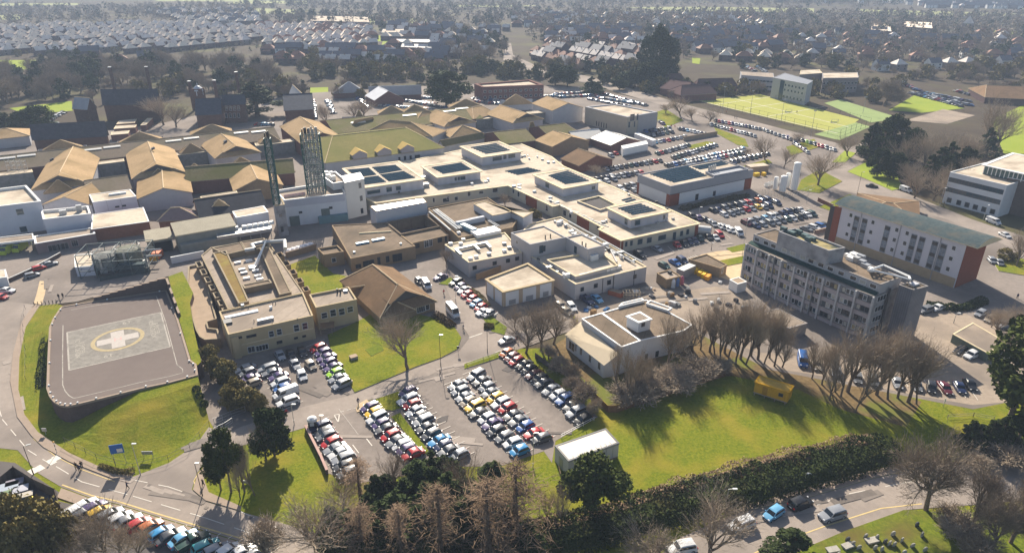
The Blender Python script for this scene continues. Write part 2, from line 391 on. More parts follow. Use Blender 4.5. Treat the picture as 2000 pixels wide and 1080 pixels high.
slab('verge', [(1395, 512), (1462, 499), (1462, 512), (1410, 522)], GRASS)
slab('verge', [(1938, 510), (1960, 498), (2100, 530), (2100, 556), (1950, 530)], GRASS)
slab('verge', [(1712, 408), (1735, 400), (1745, 410), (1715, 424)], GRASS)
slab('verge', [(1600, 405), (1660, 380), (1672, 386), (1620, 412)], GRASS)
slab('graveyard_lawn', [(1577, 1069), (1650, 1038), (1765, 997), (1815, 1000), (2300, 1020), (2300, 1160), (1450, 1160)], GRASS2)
slab('footpath', [(66, 594), (72, 575), (78, 550), (92, 550), (88, 575), (82, 596)], SANDL, .03)
slab('footpath', [(1460, 487), (1400, 492), (1370, 498), (1360, 505), (1410, 500), (1462, 495)], SANDL, .05)
ZS[0] = .0006
def line(pts, w=.12, m=PAINT, name='road_marking', dash=None):
 pts = PP(pts); segs = []
 for a, b in zip(pts, pts[1:]):
  d = (b-a); L = d.length; d.normalize(); n = Vector((-d.y, d.x, 0))*w/2
  if dash:
   t = 0
   while t < L:
    e = min(L, t+dash[0]); segs.append((a+d*t, a+d*e, n)); t += dash[0]+dash[1]
  else: segs.append((a, b, n))
 _z[0] += .0006; q = MB()
 for a, b, n in segs: q.poly([(*(a-n)[:2], _z[0]), (*(b-n)[:2], _z[0]), (*(b+n)[:2], _z[0]), (*(a+n)[:2], _z[0])])
 o = q.build(name, m); o['kind'] = 'structure'; return o
line([(122, 948), (180, 969), (230, 980), (300, 1002), (400, 1032), (470, 1052)], .25, YPAINT)
line([(40, 820), (68, 860), (110, 893), (160, 918), (225, 942)], .15, YPAINT)
line([(260, 938), (330, 952), (470, 1000), (560, 1040)], .14, PAINT, dash=(3, 2.2))
line([(110, 912), (160, 942), (260, 970), (400, 1012), (500, 1046)], .14, PAINT, dash=(4, 2))
line([(-20, 740), (5, 820), (55, 880), (95, 905)], .14, PAINT, dash=(3, 2))
line([(383, 955), (379, 940), (388, 925), (410, 905)], .14, YPAINT)
line([(1390, 1120), (1500, 1069), (1607, 1030), (1720, 994), (1800, 985)], .22, YPAINT)
line([(1530, 1010), (1660, 965), (1760, 945), (1900, 925)], .14, PAINT, dash=(3, 4))
for a, b in (((60, 918), (70, 925)), ((73, 912), (83, 919)), ((96, 899), (106, 907)), ((107, 892), (115, 899))):
 line([a, b], 1.1, PAINT, 'zebra_crossing')
for k in range(7):
 line([(1330+k*4.5, 508-k*1.3), (1345+k*4.5, 513-k*1.3)], .3, PAINT, 'zebra_crossing')
line([(653, 812), (663, 810), (661, 826), (653, 812)], .18); line([(916, 661), (942, 652)], .3)
line([(689, 870), (701, 886)], .18); line([(716, 858), (727, 872)], .18); line([(662, 800), (700, 850)], .06)
line([(664, 806), (695, 798)], .12, dash=(.8, .6))
for a, b in (((1440, 395), (1460, 402)), ((1545, 415), (1625, 395)), ((1480, 470), (1640, 430)), ((1400, 430), (1470, 440)), ((1090, 1000), (1100, 1001))):
 line([a, b], .12, dash=(2, 2))
slab('tarmac_patch', [(856, 817), (876, 812), (873, 824), (853, 826)], ASPHALT2, .006)
slab('tarmac_patch', [(980, 724), (990, 716), (1003, 724), (992, 728)], ASPHALT2, .006)
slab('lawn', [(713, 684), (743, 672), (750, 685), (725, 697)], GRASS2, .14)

RP = random.Random(8); PATCHM = [mat('repair_dark', (.15, .13, .115), .95, .15, 1.), mat('repair_pale', (.31, .265, .23), .95, .12, 1.), mat('repair_mid', (.2, .172, .15), .95, .15, 1.)]
for (x0, y0, x1, y1, n) in ((230, 935, 560, 1030, 12), (10, 700, 60, 850, 5), (640, 800, 960, 700, 10), (600, 850, 1120, 850, 12), (500, 720, 660, 780, 5), (1450, 1020, 1850, 940, 10), (1240, 520, 1600, 420, 9), (900, 560, 960, 660, 4), (1150, 600, 1420, 580, 8), (1620, 700, 1850, 720, 8), (100, 540, 60, 590, 4), (300, 890, 420, 860, 5)):
 for k in range(n):
  t = RP.random(); p = P(x0+(x1-x0)*t+RP.gauss(0, 6), y0+(y1-y0)*t+RP.gauss(0, 5)); d = P(x1, y1)-P(x0, y0); a = math.atan2(d.y, d.x)+RP.gauss(0, .1); L, W = RP.uniform(1, 9), RP.uniform(.5, 1.6)
  if RP.random() < .3: L, W = .6, .6
  u = Vector((math.cos(a), math.sin(a), 0)); v = Vector((-u.y, u.x, 0))
  sheet('tarmac_patch', None, RP.choice(PATCHM), [p+u*L*.5*i+v*W*.5*j for i, j in ((-1, -1), (1, -1), (1, 1), (-1, 1))])
# ---------------------------------------------------------------- pitched buildings
def gable(name, label, cat, A, B, R0, R1, ze, zr, wall, roof, hip=(0, 0), base=0., over=.5, gablet=(0, 0), root=None, group=None, trim=None, wd=None, ridge=None, snap=True):
 A, B = P(*A, ze), P(*B, ze); R0, R1 = P(*R0, zr), P(*R1, zr)
 for q in (A, B, R0, R1): q.z = 0
 u = (B-A).normalized(); L = (B-A).length; w = Vector((-u.y, u.x, 0))
 d = ((R0-A).dot(w)+(R1-A).dot(w))/2
 if wd: d = math.copysign(wd, d)
 W = w*d
 r0 = (R0-A).dot(u) if hip[0] else 0.; r1 = (R1-A).dot(u) if hip[1] else L
 if hip[0]: r0 = min(max(r0, .15*abs(d)), .5*L)
 if hip[1]: r1 = max(min(r1, L-.15*abs(d)), .5*L)
 A2, B2 = A+W*2, B+W*2
 Z = lambda p, z: Vector((p.x, p.y, z))
 c = (A+B2)/2
 root = root or thing(name, label, cat, (c.x, c.y, base), group)
 b = MB()
 ring = [A, B, B2, A2]
 for k in range(4):
  p, q = ring[k], ring[(k+1) % 4]
  b.poly([Z(p, base), Z(q, base), Z(q, ze), Z(p, ze)])
 Ra, Rb = Z(A+u*r0+W, zr), Z(A+u*r1+W, zr)
 if not hip[0]: b.poly([Z(A2, ze), Z(A, ze), Ra])
 if not hip[1]: b.poly([Z(B, ze), Z(B2, ze), Rb])
 b.build('wall', wall, root)
 sl = (zr-ze)/abs(d); dz = over*sl; wn = W.normalized()
 ea = -u*over if True else Vector()
 a, bb, a2, b2 = A-u*over-wn*over, B+u*over-wn*over, A2-u*over+wn*over, B2+u*over+wn*over
 ra = Ra+(Vector() if hip[0] else -u*over); rb = Rb+(Vector() if hip[1] else u*over)
 up = Vector((0, 0, .06)); ra += up; rb += up; zl = ze-dz+.06
 r = MB()
 r.poly([Z(a, zl), Z(bb, zl), rb, ra]); r.poly([Z(b2, zl), Z(a2, zl), ra, rb])
 if hip[0]: r.poly([Z(a2, zl), Z(a, zl), ra])
 if hip[1]: r.poly([Z(bb, zl), Z(b2, zl), rb])
 th = Vector((0, 0, -.2))
 for p, q in ((Z(a, zl), Z(bb, zl)), (Z(b2, zl), Z(a2, zl)))+(((Z(a2, zl), Z(a, zl)),) if hip[0] else ((Z(a2, zl), ra), (ra, Z(a, zl))))+(((Z(bb, zl), Z(b2, zl)),) if hip[1] else ((Z(bb, zl), rb), (rb, Z(b2, zl)))):
  r.poly([p+th, q+th, q, p], 1)
 r.tube(ra+up*.5, rb+up*.5, .2, n=5, mi=2)
 for e, (h, R_, p, q) in enumerate(((hip[0], ra, Z(a, zl), Z(a2, zl)), (hip[1], rb, Z(bb, zl), Z(b2, zl)))):
  if h:
   r.tube(R_, p, .16, n=4, mi=2); r.tube(R_, q, .16, n=4, mi=2)
 for e in (0, 1):
  if gablet[e] and hip[e]:
   Rr = ra if e == 0 else rb; out = -u if e == 0 else u
   run = r0 if e == 0 else L-r1
   g = run*.85; half = abs(d)*.6; drop = half*sl
   tip = Rr+out*g+Vector((0, 0, .05))
   for s in (-1, 1):
    lo = Rr-out*.1+wn*(s*half)-Vector((0, 0, drop-.08)); lo2 = lo+out*(g)
    r.poly([Rr+Vector((0, 0, .05)), tip, lo2, lo]); r.poly([tip, tip+th*.8, lo2+th*.8, lo2], 1)
   bk = tip-out*.45
   r.poly([bk+wn*half*.92-Vector((0, 0, drop)), bk-wn*half*.92-Vector((0, 0, drop)), bk-Vector((0, 0, .1))], 3)
 tr = trim or TRIMM
 ro = r.build('roof', [roof, tr, ridge or RIDGE, GABLETM], root)
 root['_'] = 0; del root['_']
 class G: pass
 G = G(); G.root = root; G.A, G.B, G.A2, G.B2 = A, B, A2, B2; G.u, G.w = u, wn; G.ze, G.zr = ze, zr; G.Ra, G.Rb = ra, rb; G.L = L; G.base = base; G.wd = abs(d)
 def win(px, w_, h_, **k):
  for (x, y) in px:
   dd = ray(x, y); o = Vector((0, 0, CAMH)); nrm = -wn
   t = (A-o).dot(nrm)/dd.dot(nrm); p = o+dd*t
   window(root, p, u, nrm, w_, h_, 'window', k.get('frame', WFRAME), k.get('glass', GLASS), k.get('bars', 0), k.get('rows', 1))
 G.win = win
 def hit(x, y, near=True):
  s_ = 1 if near else -1; p0 = (A if near else A2); n_ = Vector((-wn.x*s_*(zr-ze), -wn.y*s_*(zr-ze), abs(d))).normalized()
  dd = ray(x, y); o = Vector((0, 0, CAMH)); t = (Z(p0, ze)-o).dot(n_)/dd.dot(n_); return o+dd*t, Matrix((u, n_.cross(u), n_)).transposed()
 G.hit = hit
 return G
RIDGE = mat('pale_ridge_tile', (.55, .42, .27), .9, .1)
TRIMM = mat('fascia_board', (.30, .25, .19), .8, .15)
GABLETM = mat('dark_louvre', (.09, .085, .09), .8, .1)
SLATE = mat('dark_slate', (.034, .036, .045), .85, .2, .6)
BROWNT = mat('brown_roof_tile', (.21, .135, .08), .95, .2, 1., stripe=(1.6, 1.2, .2), big=((.15, .10, .06), .15, .45, .7))
STAND = mat('fluted_roof_sheet', (.36, .32, .24), .7, .12, .4, stripe=(3.2, .2, .35))
PALEGREY = mat('pale_grey_cladding', (.50, .50, .53), .65, .06, .4, stripe=(1.8, .25, .1))
DGREYW = mat('stained_concrete', (.31, .305, .315), .95, .2, .7, big=((.19, .185, .19), .4, .45, .7))
PINKP = mat('pinkish_render_panel', (.38, .335, .34), .9, .18, .6)
YELPANEL = mat('yellow_stained_panel', (.37, .30, .17), .9, .12, 1.)
GREENROOF = mat('mossy_green_standing_roof', (.04, .062, .07), .85, .35, 1.1, col2=(.10, .125, .125), big=((.13, .12, .10), .3, .52, .75), stripe=(1.0, 1.18, .15))
CLCOP = mat('weathered_coping', (.30, .245, .17), .9, .12, .8)
CREAMT = mat('cream_trim', (.62, .52, .34), .7, .08)
ORANGEB = mat('orange_brick', (.23, .072, .042), .9, .12, 1.2)
def pav(label, FL, FR, BL, zr, ze=6., hipd=.32, wall=None, roof=None, back=0, gl=1, name='pavilion', group='tan roofed pavilions of the old hospital', fh=1):
 """front-left, front-right, back-left eave corners; ridge runs front to back over the middle"""
 A = P(*FL, ze); B = P(*FR, ze); D = P(*BL, ze)
 for q in (A, B, D): q.z = 0
 u = (B-A).normalized(); w = Vector((-u.y, u.x, 0)); dep = (D-A).dot(w); wid = (B-A).length
 def px(p, z):
  dz = z-CAMH; de = p.y*CP-dz*SP; up_ = p.y*SP+dz*CP
  return (1000+FOC*p.x/de, 540-FOC*up_/de)
 D = A+w*dep; C = D+u*wid
 m0, m1 = (A+B)/2+w*(wid*hipd), (C+D)/2-w*(wid*.3 if back else 0)
 return gable(name, label, 'building', px(C+Vector((0, 0, 0)), ze), px(B, ze), px(m1, zr), px(m0, zr), ze, zr, wall or WW, roof or TANR, hip=(back, fh), gablet=(0, gl), group=group) 
# ================================================================= front clinic
b = Bld('clinic_building', 'two storey beige clinic with long flat roofs and sunken roof courts beside the helipad', 'building', [(446, 653), (611, 616), (592, 571.5), (428, 608)], 6.4, CREAM, GROOF, CREAM, par=.45)
CL = b
b.wpx(0, [(530, 652, 1.2, 1.6), (545.5, 648, 1.2, 1.6), (579, 640.5, 1.3, 1.8), (595.5, 636.5, 1.3, 1.8)], rows=2)
b.wpx(0, [(491, 656, 2.2, .7), (469, 659, .8, .6), (546, 668, 1.3, .8), (578, 660, .9, .6), (594, 656.5, .9, .6)], frame=DARKFRAME)
b.wpx(0, [(491, 682, 1.6, 1.6)], bars=1)
b.wpx(0, [(512, 678.5, 2.8, 1.5)], bars=3)
b.band('window_band', 0, .12, .98, 3.0, 3.16, .14, CREAMT)
b.band('stair_bay', 0, .02, .1, 0, 5.6, .7, CREAM)
b.roofbox('skylight', (519, 627), (3.6, 1.0, .7), GREYM)
b.roofbox('roof_vent', (529.5, 603), (.6, .6, .7), WHITEM); b.roofbox('roof_vent', (474.5, 600), (.7, .7, .8), WHITEM)
for q in ((496.5, 629), (532, 634), (493, 644), (581, 626), (533, 594), (538.5, 593.5), (485, 603)): b.roofbox('vent_pipe', q, (.15, .15, .7), BLACKM)
b.roofbox('roof_light_strip', (472, 614), (7.5, 1.1, .25), mat('bright_rooflight', (.85, .85, .85), .12, .02, spec=.8))
b.roofbox('stair_hood', (445, 630), (1.8, 2.2, .5), DARKFRAME)
r = CL.root
def sub(px, h, wall, roof, cop, **k): return Bld(None, None, None, px, h, wall, roof, cop, root=r, **k)
base2 = Bld(None, None, None, [(445, 603), (592, 571), (521, 467), (412, 483), (393, 499)], 5.4, TANBRICK, GROOF, CLCOP, rect=False, root=r, par=.2)
MOSSF = mat('mossy_roof_felt', (.17, .11, .045), .95, .2, .8, col2=(.23, .165, .06), big=((.26, .25, .05), .1, .55, .8))
for px in ([(416, 494), (442, 489), (486, 588), (466, 592)], [(506, 482), (527, 484), (569, 570), (546, 575)], [(414, 484), (471, 473), (479, 488), (441, 497)], [(473, 556), (526, 545.5), (531, 552), (478, 563)], [(470, 472), (516, 465), (526, 482), (480, 489)]):
 sub(px, 6.9, TANBRICK, MOSSF if px[0][0] == 416 else BROOF, CLCOP, rect=False, par=.18)
for q in ((464.5, 514.5), (486.5, 511), (473, 528, 1), (477, 534.5, 1), (499.5, 530), (504, 540), (482, 545), (508, 547), (492, 522)):
 base2.roofbox('roof_light', q[:2], (1.7, 1.0, .5), GREYM if len(q) > 2 else WHITEM)
base2.roofbox('roof_dome', (493.5, 566), (1.8, 1.8, .7), WHITEM); base2.roofbox('roof_light', (459, 491), (1.4, 1., .6), WHITEM)
for k in range(7):
 x, y = 386+k*8.6, 511+k*15
 sub([(x-5, y+1), (x+6, y-1.2), (x+11, y+8.5), (x, y+11)], 4.6, TANBRICK, GROOF, CLCOP, rect=False, par=.9, t=.25)
for k in range(5):
 x, y = 544+k*12.8, 493+k*16.6
 sub([(x-6, y+2), (x+6, y-1), (x+11, y+7.5), (x-1, y+10.5)], 4.6, TANBRICK, BROOF, TANBRICK, rect=False, par=.9, t=.25)
q = Bld(None, None, None, [(366, 552), (373, 612), (383, 645), (390, 657), (400, 663), (430, 661), (425, 642), (407, 640), (404, 628), (423, 622), (393, 515), (368, 520)], 2.8, TANBRICK, PAVE, CLCOP, rect=False, root=r, par=.6)
d = MB()
for a, c in (((478, 489), (497, 486)), ((497, 486), (492, 478)), ((492, 478), (516, 473)), ((516, 473), (556, 470)), ((556, 470), (557, 486))):
 d.tube(P(*a, 7.5), P(*c, 7.5), .55, n=8)
d.build('roof_duct', STEEL, r)
b = Bld('annex_building', 'small beige flat roofed annex with four white framed windows beside the brown tiled roof', 'building', [(617, 600.5), (696.5, 584.5), (599.5, 576)], 6.4, CREAM, GROOF, CREAM, par=.5)
b.wpx(0, [(633.5, 616, 1.5, 1.6), (650.5, 611, 1.5, 1.9), (667.5, 608.5, 1.5, 1.9), (684, 604, 1.5, 1.6)], rows=2)
b.band('garage_door', 0, .06, .27, 0, 2.2, .1, CREAMT)
for q in ((659, 572), (665, 573)): b.roofbox('vent_pipe', q, (.3, .3, 1.2), BLACKM)
b.roofbox('roof_dome', (675, 570), (1., 1., .5), GREYM)
g = pav('single storey clinic with one broad brown tiled hipped roof and front gablet', (744, 617), (849, 586.5), (676, 545), 7.4, 3., .36, TANBRICK, BROWNT, 1, 1, 'tiled_clinic_building', None)
rt = g.root
gable(None, None, None, (744, 617), (806, 601), (772, 588), (772, 588), 2.95, 4.9, TANBRICK, BROWNT, hip=(1, 1), root=rt, over=.6)
gable(None, None, None, (734, 566), (690, 572), (729, 556), (690, 561), 2.6, 4.4, TANBRICK, BROWNT, root=rt)
fa, fb = P(744, 617, 3.), P(849, 586.5, 3.); fa.z = fb.z = 0; fu = (fb-fa).normalized(); fn = Vector((fu.y, -fu.x, 0))
for x, y, w_, h_, nb in ((775, 617, 1.5, 1.5, 1), (822, 602, 2.4, 1.9, 3), (835, 598, 1.2, 1.6, 0)):
 dd = ray(x, y); o_ = Vector((0, 0, CAMH)); t = (fa-o_).dot(fn)/dd.dot(fn); p = o_+dd*t; p.z = min(max(p.z, 1.1), 1.7); window(rt, p, fu, fn, w_, h_, 'window', WFRAME, GLASS, nb, 1)
b = Bld('flat_roofed_ward', 'brown brick flat roofed ward with two blue rooflights on brown felt', 'building', [(685, 505), (811, 480.5), (752, 435), (648, 440)], 4.4, TANBRICK, BROOF, TANBRICK, par=.2, rect=False)
WARD = b
sb = Bld(None, None, None, [(632, 497.5), (671, 491), (659, 479), (620, 485)], 4.4, TANBRICK, BROOF, TANBRICK, root=b.root, par=.6, rect=False)
sb.wpx(0, [(652, 508, 1.3, 1.5)]); sb.wpx(3, [(624, 500, 1., 1.8)])
b.wpx(0, [(720, 514, 3.4, 1.8), (740, 509.5, .9, 2.4), (757, 506, 1.1, 2.0), (776, 503, 3.0, 2.4), (700, 520, 1.6, 1.3)], frame=DARKFRAME, bars=1)
BLUEL = mat('blue_rooflight', (.03, .2, .34), .25, .2, 2.)
b.roofbox('rooflight', (708, 476), (4., 1.1, .5), BLUEL); b.roofbox('rooflight', (739, 469.5), (4., 1.1, .5), BLUEL)
for q in ((692, 494), (783, 477.5)): b.roofbox('roof_vent', q, (.6, .6, .5), WHITEM)
b.roofbox('pipe_run', (733, 455), (10, .35, .35), CREAMT, -12+22)
b = Bld('walled_court', 'brown brick walled roofless court between the brown ward and silver roofed store', 'building', [(782, 457.5), (860, 441.5), (832, 419), (753, 434)], 4.7, TANBRICK, ASPHALT2, BROOF, par=3.9, rect=False, t=.5)
b = Bld('ward_entrance_block', 'low brown brick entrance block with white double door below walled court', 'building', [(801, 476), (876, 459), (860, 443), (784, 459)], 4.2, TANBRICK, BROOF, TANBRICK, par=.15, rect=False)
b.wpx(0, [(833, 476, 1.6, 2.4), (841, 474, 1.2, 2.4)], bars=1); b.wpx(0, [(859, 469, 1.6, 1.6), (871, 467, .8, 2.), (815, 480, 1.5, 1.5)], frame=DARKFRAME)
b = Bld('plant_roofed_block', 'wide brown felt roofed block with pipe runs and blue chiller behind pale laboratory', 'building', [(836, 407), (952, 385.5), (1012, 426), (1001, 444), (896, 464)], 5.2, TANBRICK, BROOF, TANBRICK, par=.3, rect=False)
for px in ([(925, 398), (962, 421), (985, 417), (1002, 412), (1040, 414), (1022, 424), (985, 405), (945, 393)],):
 q = Bld(None, None, None, px, 7.2, PALEGREY, LROOF, CREAM, rect=False, root=b.root, par=.15)
d = MB()
for a, c in (((846, 411), (893, 448)), ((850, 410), (898, 447)), ((853, 409), (902, 446)), ((838, 414), (880, 450))): d.tube(P(*a, 5.7), P(*c, 5.7), .28, n=6)
for a, c in (((953, 431), (972, 443)), ((956, 430), (976, 442))): d.tube(P(*a, 5.6), P(*c, 5.6), .2, n=6)
d.build('pipe_run', STEEL, b.root)
b.roofbox('chiller', (915, 450), (1.8, 6.5, 1.4), mat('blue_chiller', (.13, .26, .34), .4, .3, 2.), 40, top=.8)
b.roofbox('duct_box', (905, 440), (5., 1.3, 1.6), PALEGREY); b.roofbox('duct_box', (931, 434), (5.5, 1.3, 1.6), PALEGREY)
b.roofbox('canopy_roof', (949, 456), (8.5, 4.5, 1.0), WHITEM); b.roofbox('roof_vent', (896, 457), (1., .8, .7), WHITEM)
b = Bld('metal_roofed_store', 'silver metal clad plant store beside the white boiler house stair tower', 'building', [(734, 413), (834, 395), (826, 386.5), (722, 403)], 8.0, PALEGREY, mat('silver_roof', (.62, .62, .66), .4, .06, metal=.2), TANBRICK, par=.05, rect=False)
# ================================================================= boiler house
b = Bld('boiler_house', 'white boiler house with flue towers, concrete end tower and tall stair tower', 'building', [(555, 391), (676, 377.5), (660, 353), (538, 372)], 9.6, mat('bluish_white_cladding', (.56, .58, .62), .6, .06, .4, stripe=(1.5, .25, .08)), GROOF, WHITEM, par=.9, rect=False)
BO = b
b.band('cladding_band', 0, .0, .97, 7.0, 9.3, .12, mat('lilac_grey_cladding', (.40, .41, .47), .6, .05))
b.band('service_door', 0, .04, .2, 0.2, 3.6, .1, mat('green_door', (.10, .13, .12), .6, .2)); b.band('service_door', 0, .56, .7, 1.2, 5.0, .1, mat('green_door', (.1, .13, .12)))
b.band('plant_gantry', 0, .5, .98, .1, 2.6, 1.6, mat('teal_steel', (.10, .20, .23), .6, .2))
b.wpx(0, [(587, 415, 1.1, .8), (646, 406, 1.2, .9)], frame=DARKFRAME)
q = Bld(None, None, None, [(650, 358), (678, 354), (655, 335), (626, 341)], 11.6, WHITEW, GROOF, WHITEM, root=b.root, rect=False, par=.8, base=9.)
for k, p in enumerate(((642, 349), (646, 344), (637, 343), (651, 352))): q.roofbox('roof_plant', p, (1.6, 1.2, 1.6), WHITEM)
q = Bld(None, None, None, [(673, 357), (711, 349), (703, 337), (668, 344)], 13.4, mat('cream_cladding', (.58, .56, .52), .6, .05, .4, stripe=(1.4, .25, .08)), WHITEM, WHITEM, root=b.root, rect=False, par=.05)
q.wpx(0, [(703, 362.5, 1., 1.9), (705.5, 387.5, 1., 1.9), (707, 412, 1., 1.9)], frame=DARKFRAME)
tz = topz(540, 462, 401)
q = Bld(None, None, None, [(537.5, 402), (556, 399.5), (550, 388), (532, 391)], tz, DGREYW, CONC, CREAM, root=b.root, rect=False, par=.3)
q.wpx(0, [(548, 421, .9, .9), (551, 448, .9, 1.8)], frame=DARKFRAME)
for k in range(6):
 p = P(558+k*7, 384-k*1, 9.0); bb = MB(); bb.box((p.x, p.y, 9.2), (1.2, .12, .9), .2); bb.build('handrail', mat('pink_rail', (.5, .36, .36)), b.root)
GREENST = mat('green_lattice_steel', (.012, .075, .07), .5, .15)
FLUE = mat('steel_flue', (.27, .28, .28), .5, .25, .8)
def flue_tower(label, base, wpx_, dpm, zb, zt, nf, name='flue_tower'):
 A = P(*base, zb); t = thing(name, label, 'chimney', A)
 hw, hd = wpx_/2, dpm/2
 R = Matrix.Rotation(.18, 3, 'Z')
 cs = [A+R @ Vector((sx*hw, sy*hd, 0)) for sx, sy in ((-1, -1), (1, -1), (1, 1), (-1, 1))]
 m = MB(); H = zt-zb; n = max(4, int(H/2.6)); r0 = .16
 up = Vector((0, 0, 1))
 for c in cs: m.tube(c, c+up*(H*.96), r0+.03, n=4)
 for k in range(n+1):
  z = up*(H*.96*k/n)
  for i in range(4): m.tube(cs[i]+z, cs[(i+1) % 4]+z, r0, n=4)
  if k < n:
   z2 = up*(H*.96*(k+1)/n)
   for i in range(4):
    if wpx_ > 4 and i in (0, 2):
     mid = (cs[i]+cs[(i+1) % 4])/2
     m.tube(cs[i]+z, mid+z2, .1, n=3); m.tube(mid+z2, cs[(i+1) % 4]+z, .1, n=3)
    else: m.tube(cs[i]+z, cs[(i+1) % 4]+z2, .1, n=3)
 m.build('lattice_frame', GREENST, t)
 for k in range(nf):
  f = MB(); x = (-1+2*(k+.5)/nf)*hw*.86; y = (k % 2-.5)*hd*.7
  c = A+R @ Vector((x, y, 0)); rr = min(.5, hw*.8/nf*.82)
  f.tube(c, c+up*(H*.96), rr, n=10); f.tube(c+up*(H*.96), c+up*(H+.9+.3*(k % 3)), rr*1.06, n=10, mi=1 if k < 4 else 0)
  f.build('flue', [FLUE, BLACKM], t)
 return t
p1 = P(541, 398, tz); flue_tower('narrow green lattice chimney tower holding dark topped flues above concrete end tower', (541, 398), 1.9, 1.9, tz-.2, topz(548, 460, 270)+.5, 3)
flue_tower('wide green lattice chimney tower packed with steel flues on boiler house roof', (617, 374), 7.4, 3.2, 8.6, 8.6+topz(617, 374+50, 254+50)-0, 11) if False else None
zz = 9.0
A_ = P(620, 375, zz); v = (540-258)/FOC; tt = A_.y/(CP+v*SP); zt2 = CAMH+tt*(-SP+v*CP)
flue_tower('wide green lattice chimney tower packed with steel flues on boiler house roof', (619, 375), 6.2, 3., 8.7, zt2, 9)
# ================================================================= solar roofed hospital wing
LW = Bld('hospital_wing', 'long L shaped two storey hospital wing with pale flat roofs and solar panels', 'building',
         [(734, 396), (993, 362), (1080, 402.5), (1094, 399.5), (1178, 444), (1171, 447.5), (1213, 469), (1365, 436), (1312, 411), (1245, 386), (1190, 362), (1100, 325), (1076, 306), (1017, 281), (905, 292), (820, 310), (700, 335), (690, 375)], 4.4, mat('cream_panel_wall', (.50, .47, .38), .7, .06), LROOF, CREAMT, par=.12, rect=False, over=.5)
BRK = ORANGEB
LW.wpx(0, [(768, 405, 1., 1.8), (871, 391, 2.6, 1.6), (891, 388, 1.4, 1.5), (916, 379, 1.2, 1.7), (847, 391, .9, 1.7), (940, 376, 1.8, 1.2), (967, 371.5, 2.2, 1.8), (875, 387, 1.2, 1.2), (800, 399, 1., 1.6), (820, 396, 1.2, 1.6)])
LW.wpx(1, [(1013, 380, 1.4, 2.), (1030, 388, 2.6, 2.), (1068, 407, 1.6, 2.), (1003, 374, 1.3, 1.6)])
LW.band('brick_panel', 1, .42, .66, 0, 4.1, .1, BRK)
LW.wpx(3, [(1103, 416, 2., 2.2), (1114, 422, 1.6, 1.6), (1168, 446, 1.4, 1.6)])
LW.band('brick_panel', 3, .42, .7, 0, 4.1, .1, BRK)
LW.band('brick_panel', 5, .0, .98, 0, 4.1, .1, BRK)
LW.band('brick_panel', 6, .005, .03, 0, 4.1, .1, BRK); LW.band('brick_panel', 6, .955, .998, 0, 4.1, .1, BRK)
LW.wpx(6, [(1223, 477, 1., 1.8), (1233, 475, 1.1, 1.8), (1250, 472, 2., 1.9), (1268, 469, 2., 1.9), (1293, 464, 3.2, 1.8), (1317, 461, 1.4, 2.8), (1331, 456, 1.3, 1.9), (1343, 453, 1.3, 1.9)], frame=GREYM, glass=BGLASS)
LILAC = mat('pale_lilac_cladding', (.46, .46, .50), .6, .06, .4, stripe=(1.3, 1.0, .1))
def pod(px, h, solq, rows, wins, cols=1):
 q = Bld(None, None, None, px, h, LILAC, LROOF, CREAMT, rect=True, root=LW.root, par=.12, over=.7, base=4.2)
 q.solar(solq, rows, SOLAR)
 return q
q = pod([(712.5, 366), (826.5, 349.5), (660, 331)], 8.2, [(716, 361), (760, 354.5), (742, 341), (682, 332)], 1, [])
for o in [c for c in LW.root.children if c.name.startswith('solar_panel')]: bpy.data.objects.remove(o)
q.solar([(714, 361), (755, 355.5), (738, 343), (700, 348)], 7, SOLAR); q.solar([(760, 354.5), (812, 347.5), (788, 334), (742, 341)], 8, SOLAR)
q.solar([(732, 341.5), (737, 340), (724, 328), (678, 331.5)], 5, SOLAR) if False else None
q.solar([(697, 346.5), (736, 341.5), (720, 327.5), (678, 331.5)], 8, SOLAR); q.solar([(742, 340), (786, 332.5), (772, 322), (726, 326.5)], 7, SOLAR)
q.wpx(0, [(730, 375, 5., 1.5), (760, 370, 2.2, 1.9), (778, 367.5, 2., 1.7)], frame=GREYM, glass=BGLASS)
q = pod([(855.5, 346), (938, 334.5), (823, 325.5)], 7.6, [(866, 340), (922, 331), (900, 317.5), (842, 326.5)], 9, [])
q.wpx(0, [(890, 350, 1., 1.4), (896, 349, 1., 1.4), (904, 348, 2.2, 1.5)], frame=GREYM, glass=BGLASS)
q = pod([(942, 306.5), (1017, 295.7), (901, 286.3)], 8.2, [(950, 301), (997, 294), (968, 280), (918, 287.5)], 9, [])
q.wpx(0, [(971, 310, 4.5, 1.8), (986, 307, 1.6, 1.8), (999.5, 305, 3.4, 1.8)], frame=GREYM, glass=BGLASS)
q = pod([(1100, 367.5), (1169, 355), (1045, 341.3)], 7.6, [(1105, 360), (1152, 353.5), (1108, 333), (1070, 342.5)], 11, [])
q.wpx(0, [(1159, 367, 1.6, 1.4)], frame=GREYM, glass=BGLASS); q.wpx(3, [(1069, 362, 2.6, 1.9)], frame=GREYM, glass=BGLASS)
q = pod([(1232.5, 427.5), (1306, 412.5), (1186, 406)], 7.6, [(1237, 420), (1284, 411.5), (1250, 397), (1205, 406)], 7, [])
q.wpx(0, [(1245, 435, 2.2, 1.8), (1297, 424, 1., 1.6)], frame=GREYM, glass=BGLASS); q.wpx(3, [(1223, 433, 1.6, 2.)], frame=GREYM, glass=BGLASS)
LW.solar([(1225, 396), (1244, 391), (1230, 385), (1212, 390)], 3, SOLAR)
LW.solar([(1012, 342), (1058, 334), (1030, 327), (985, 334)], 7, SOLAR)
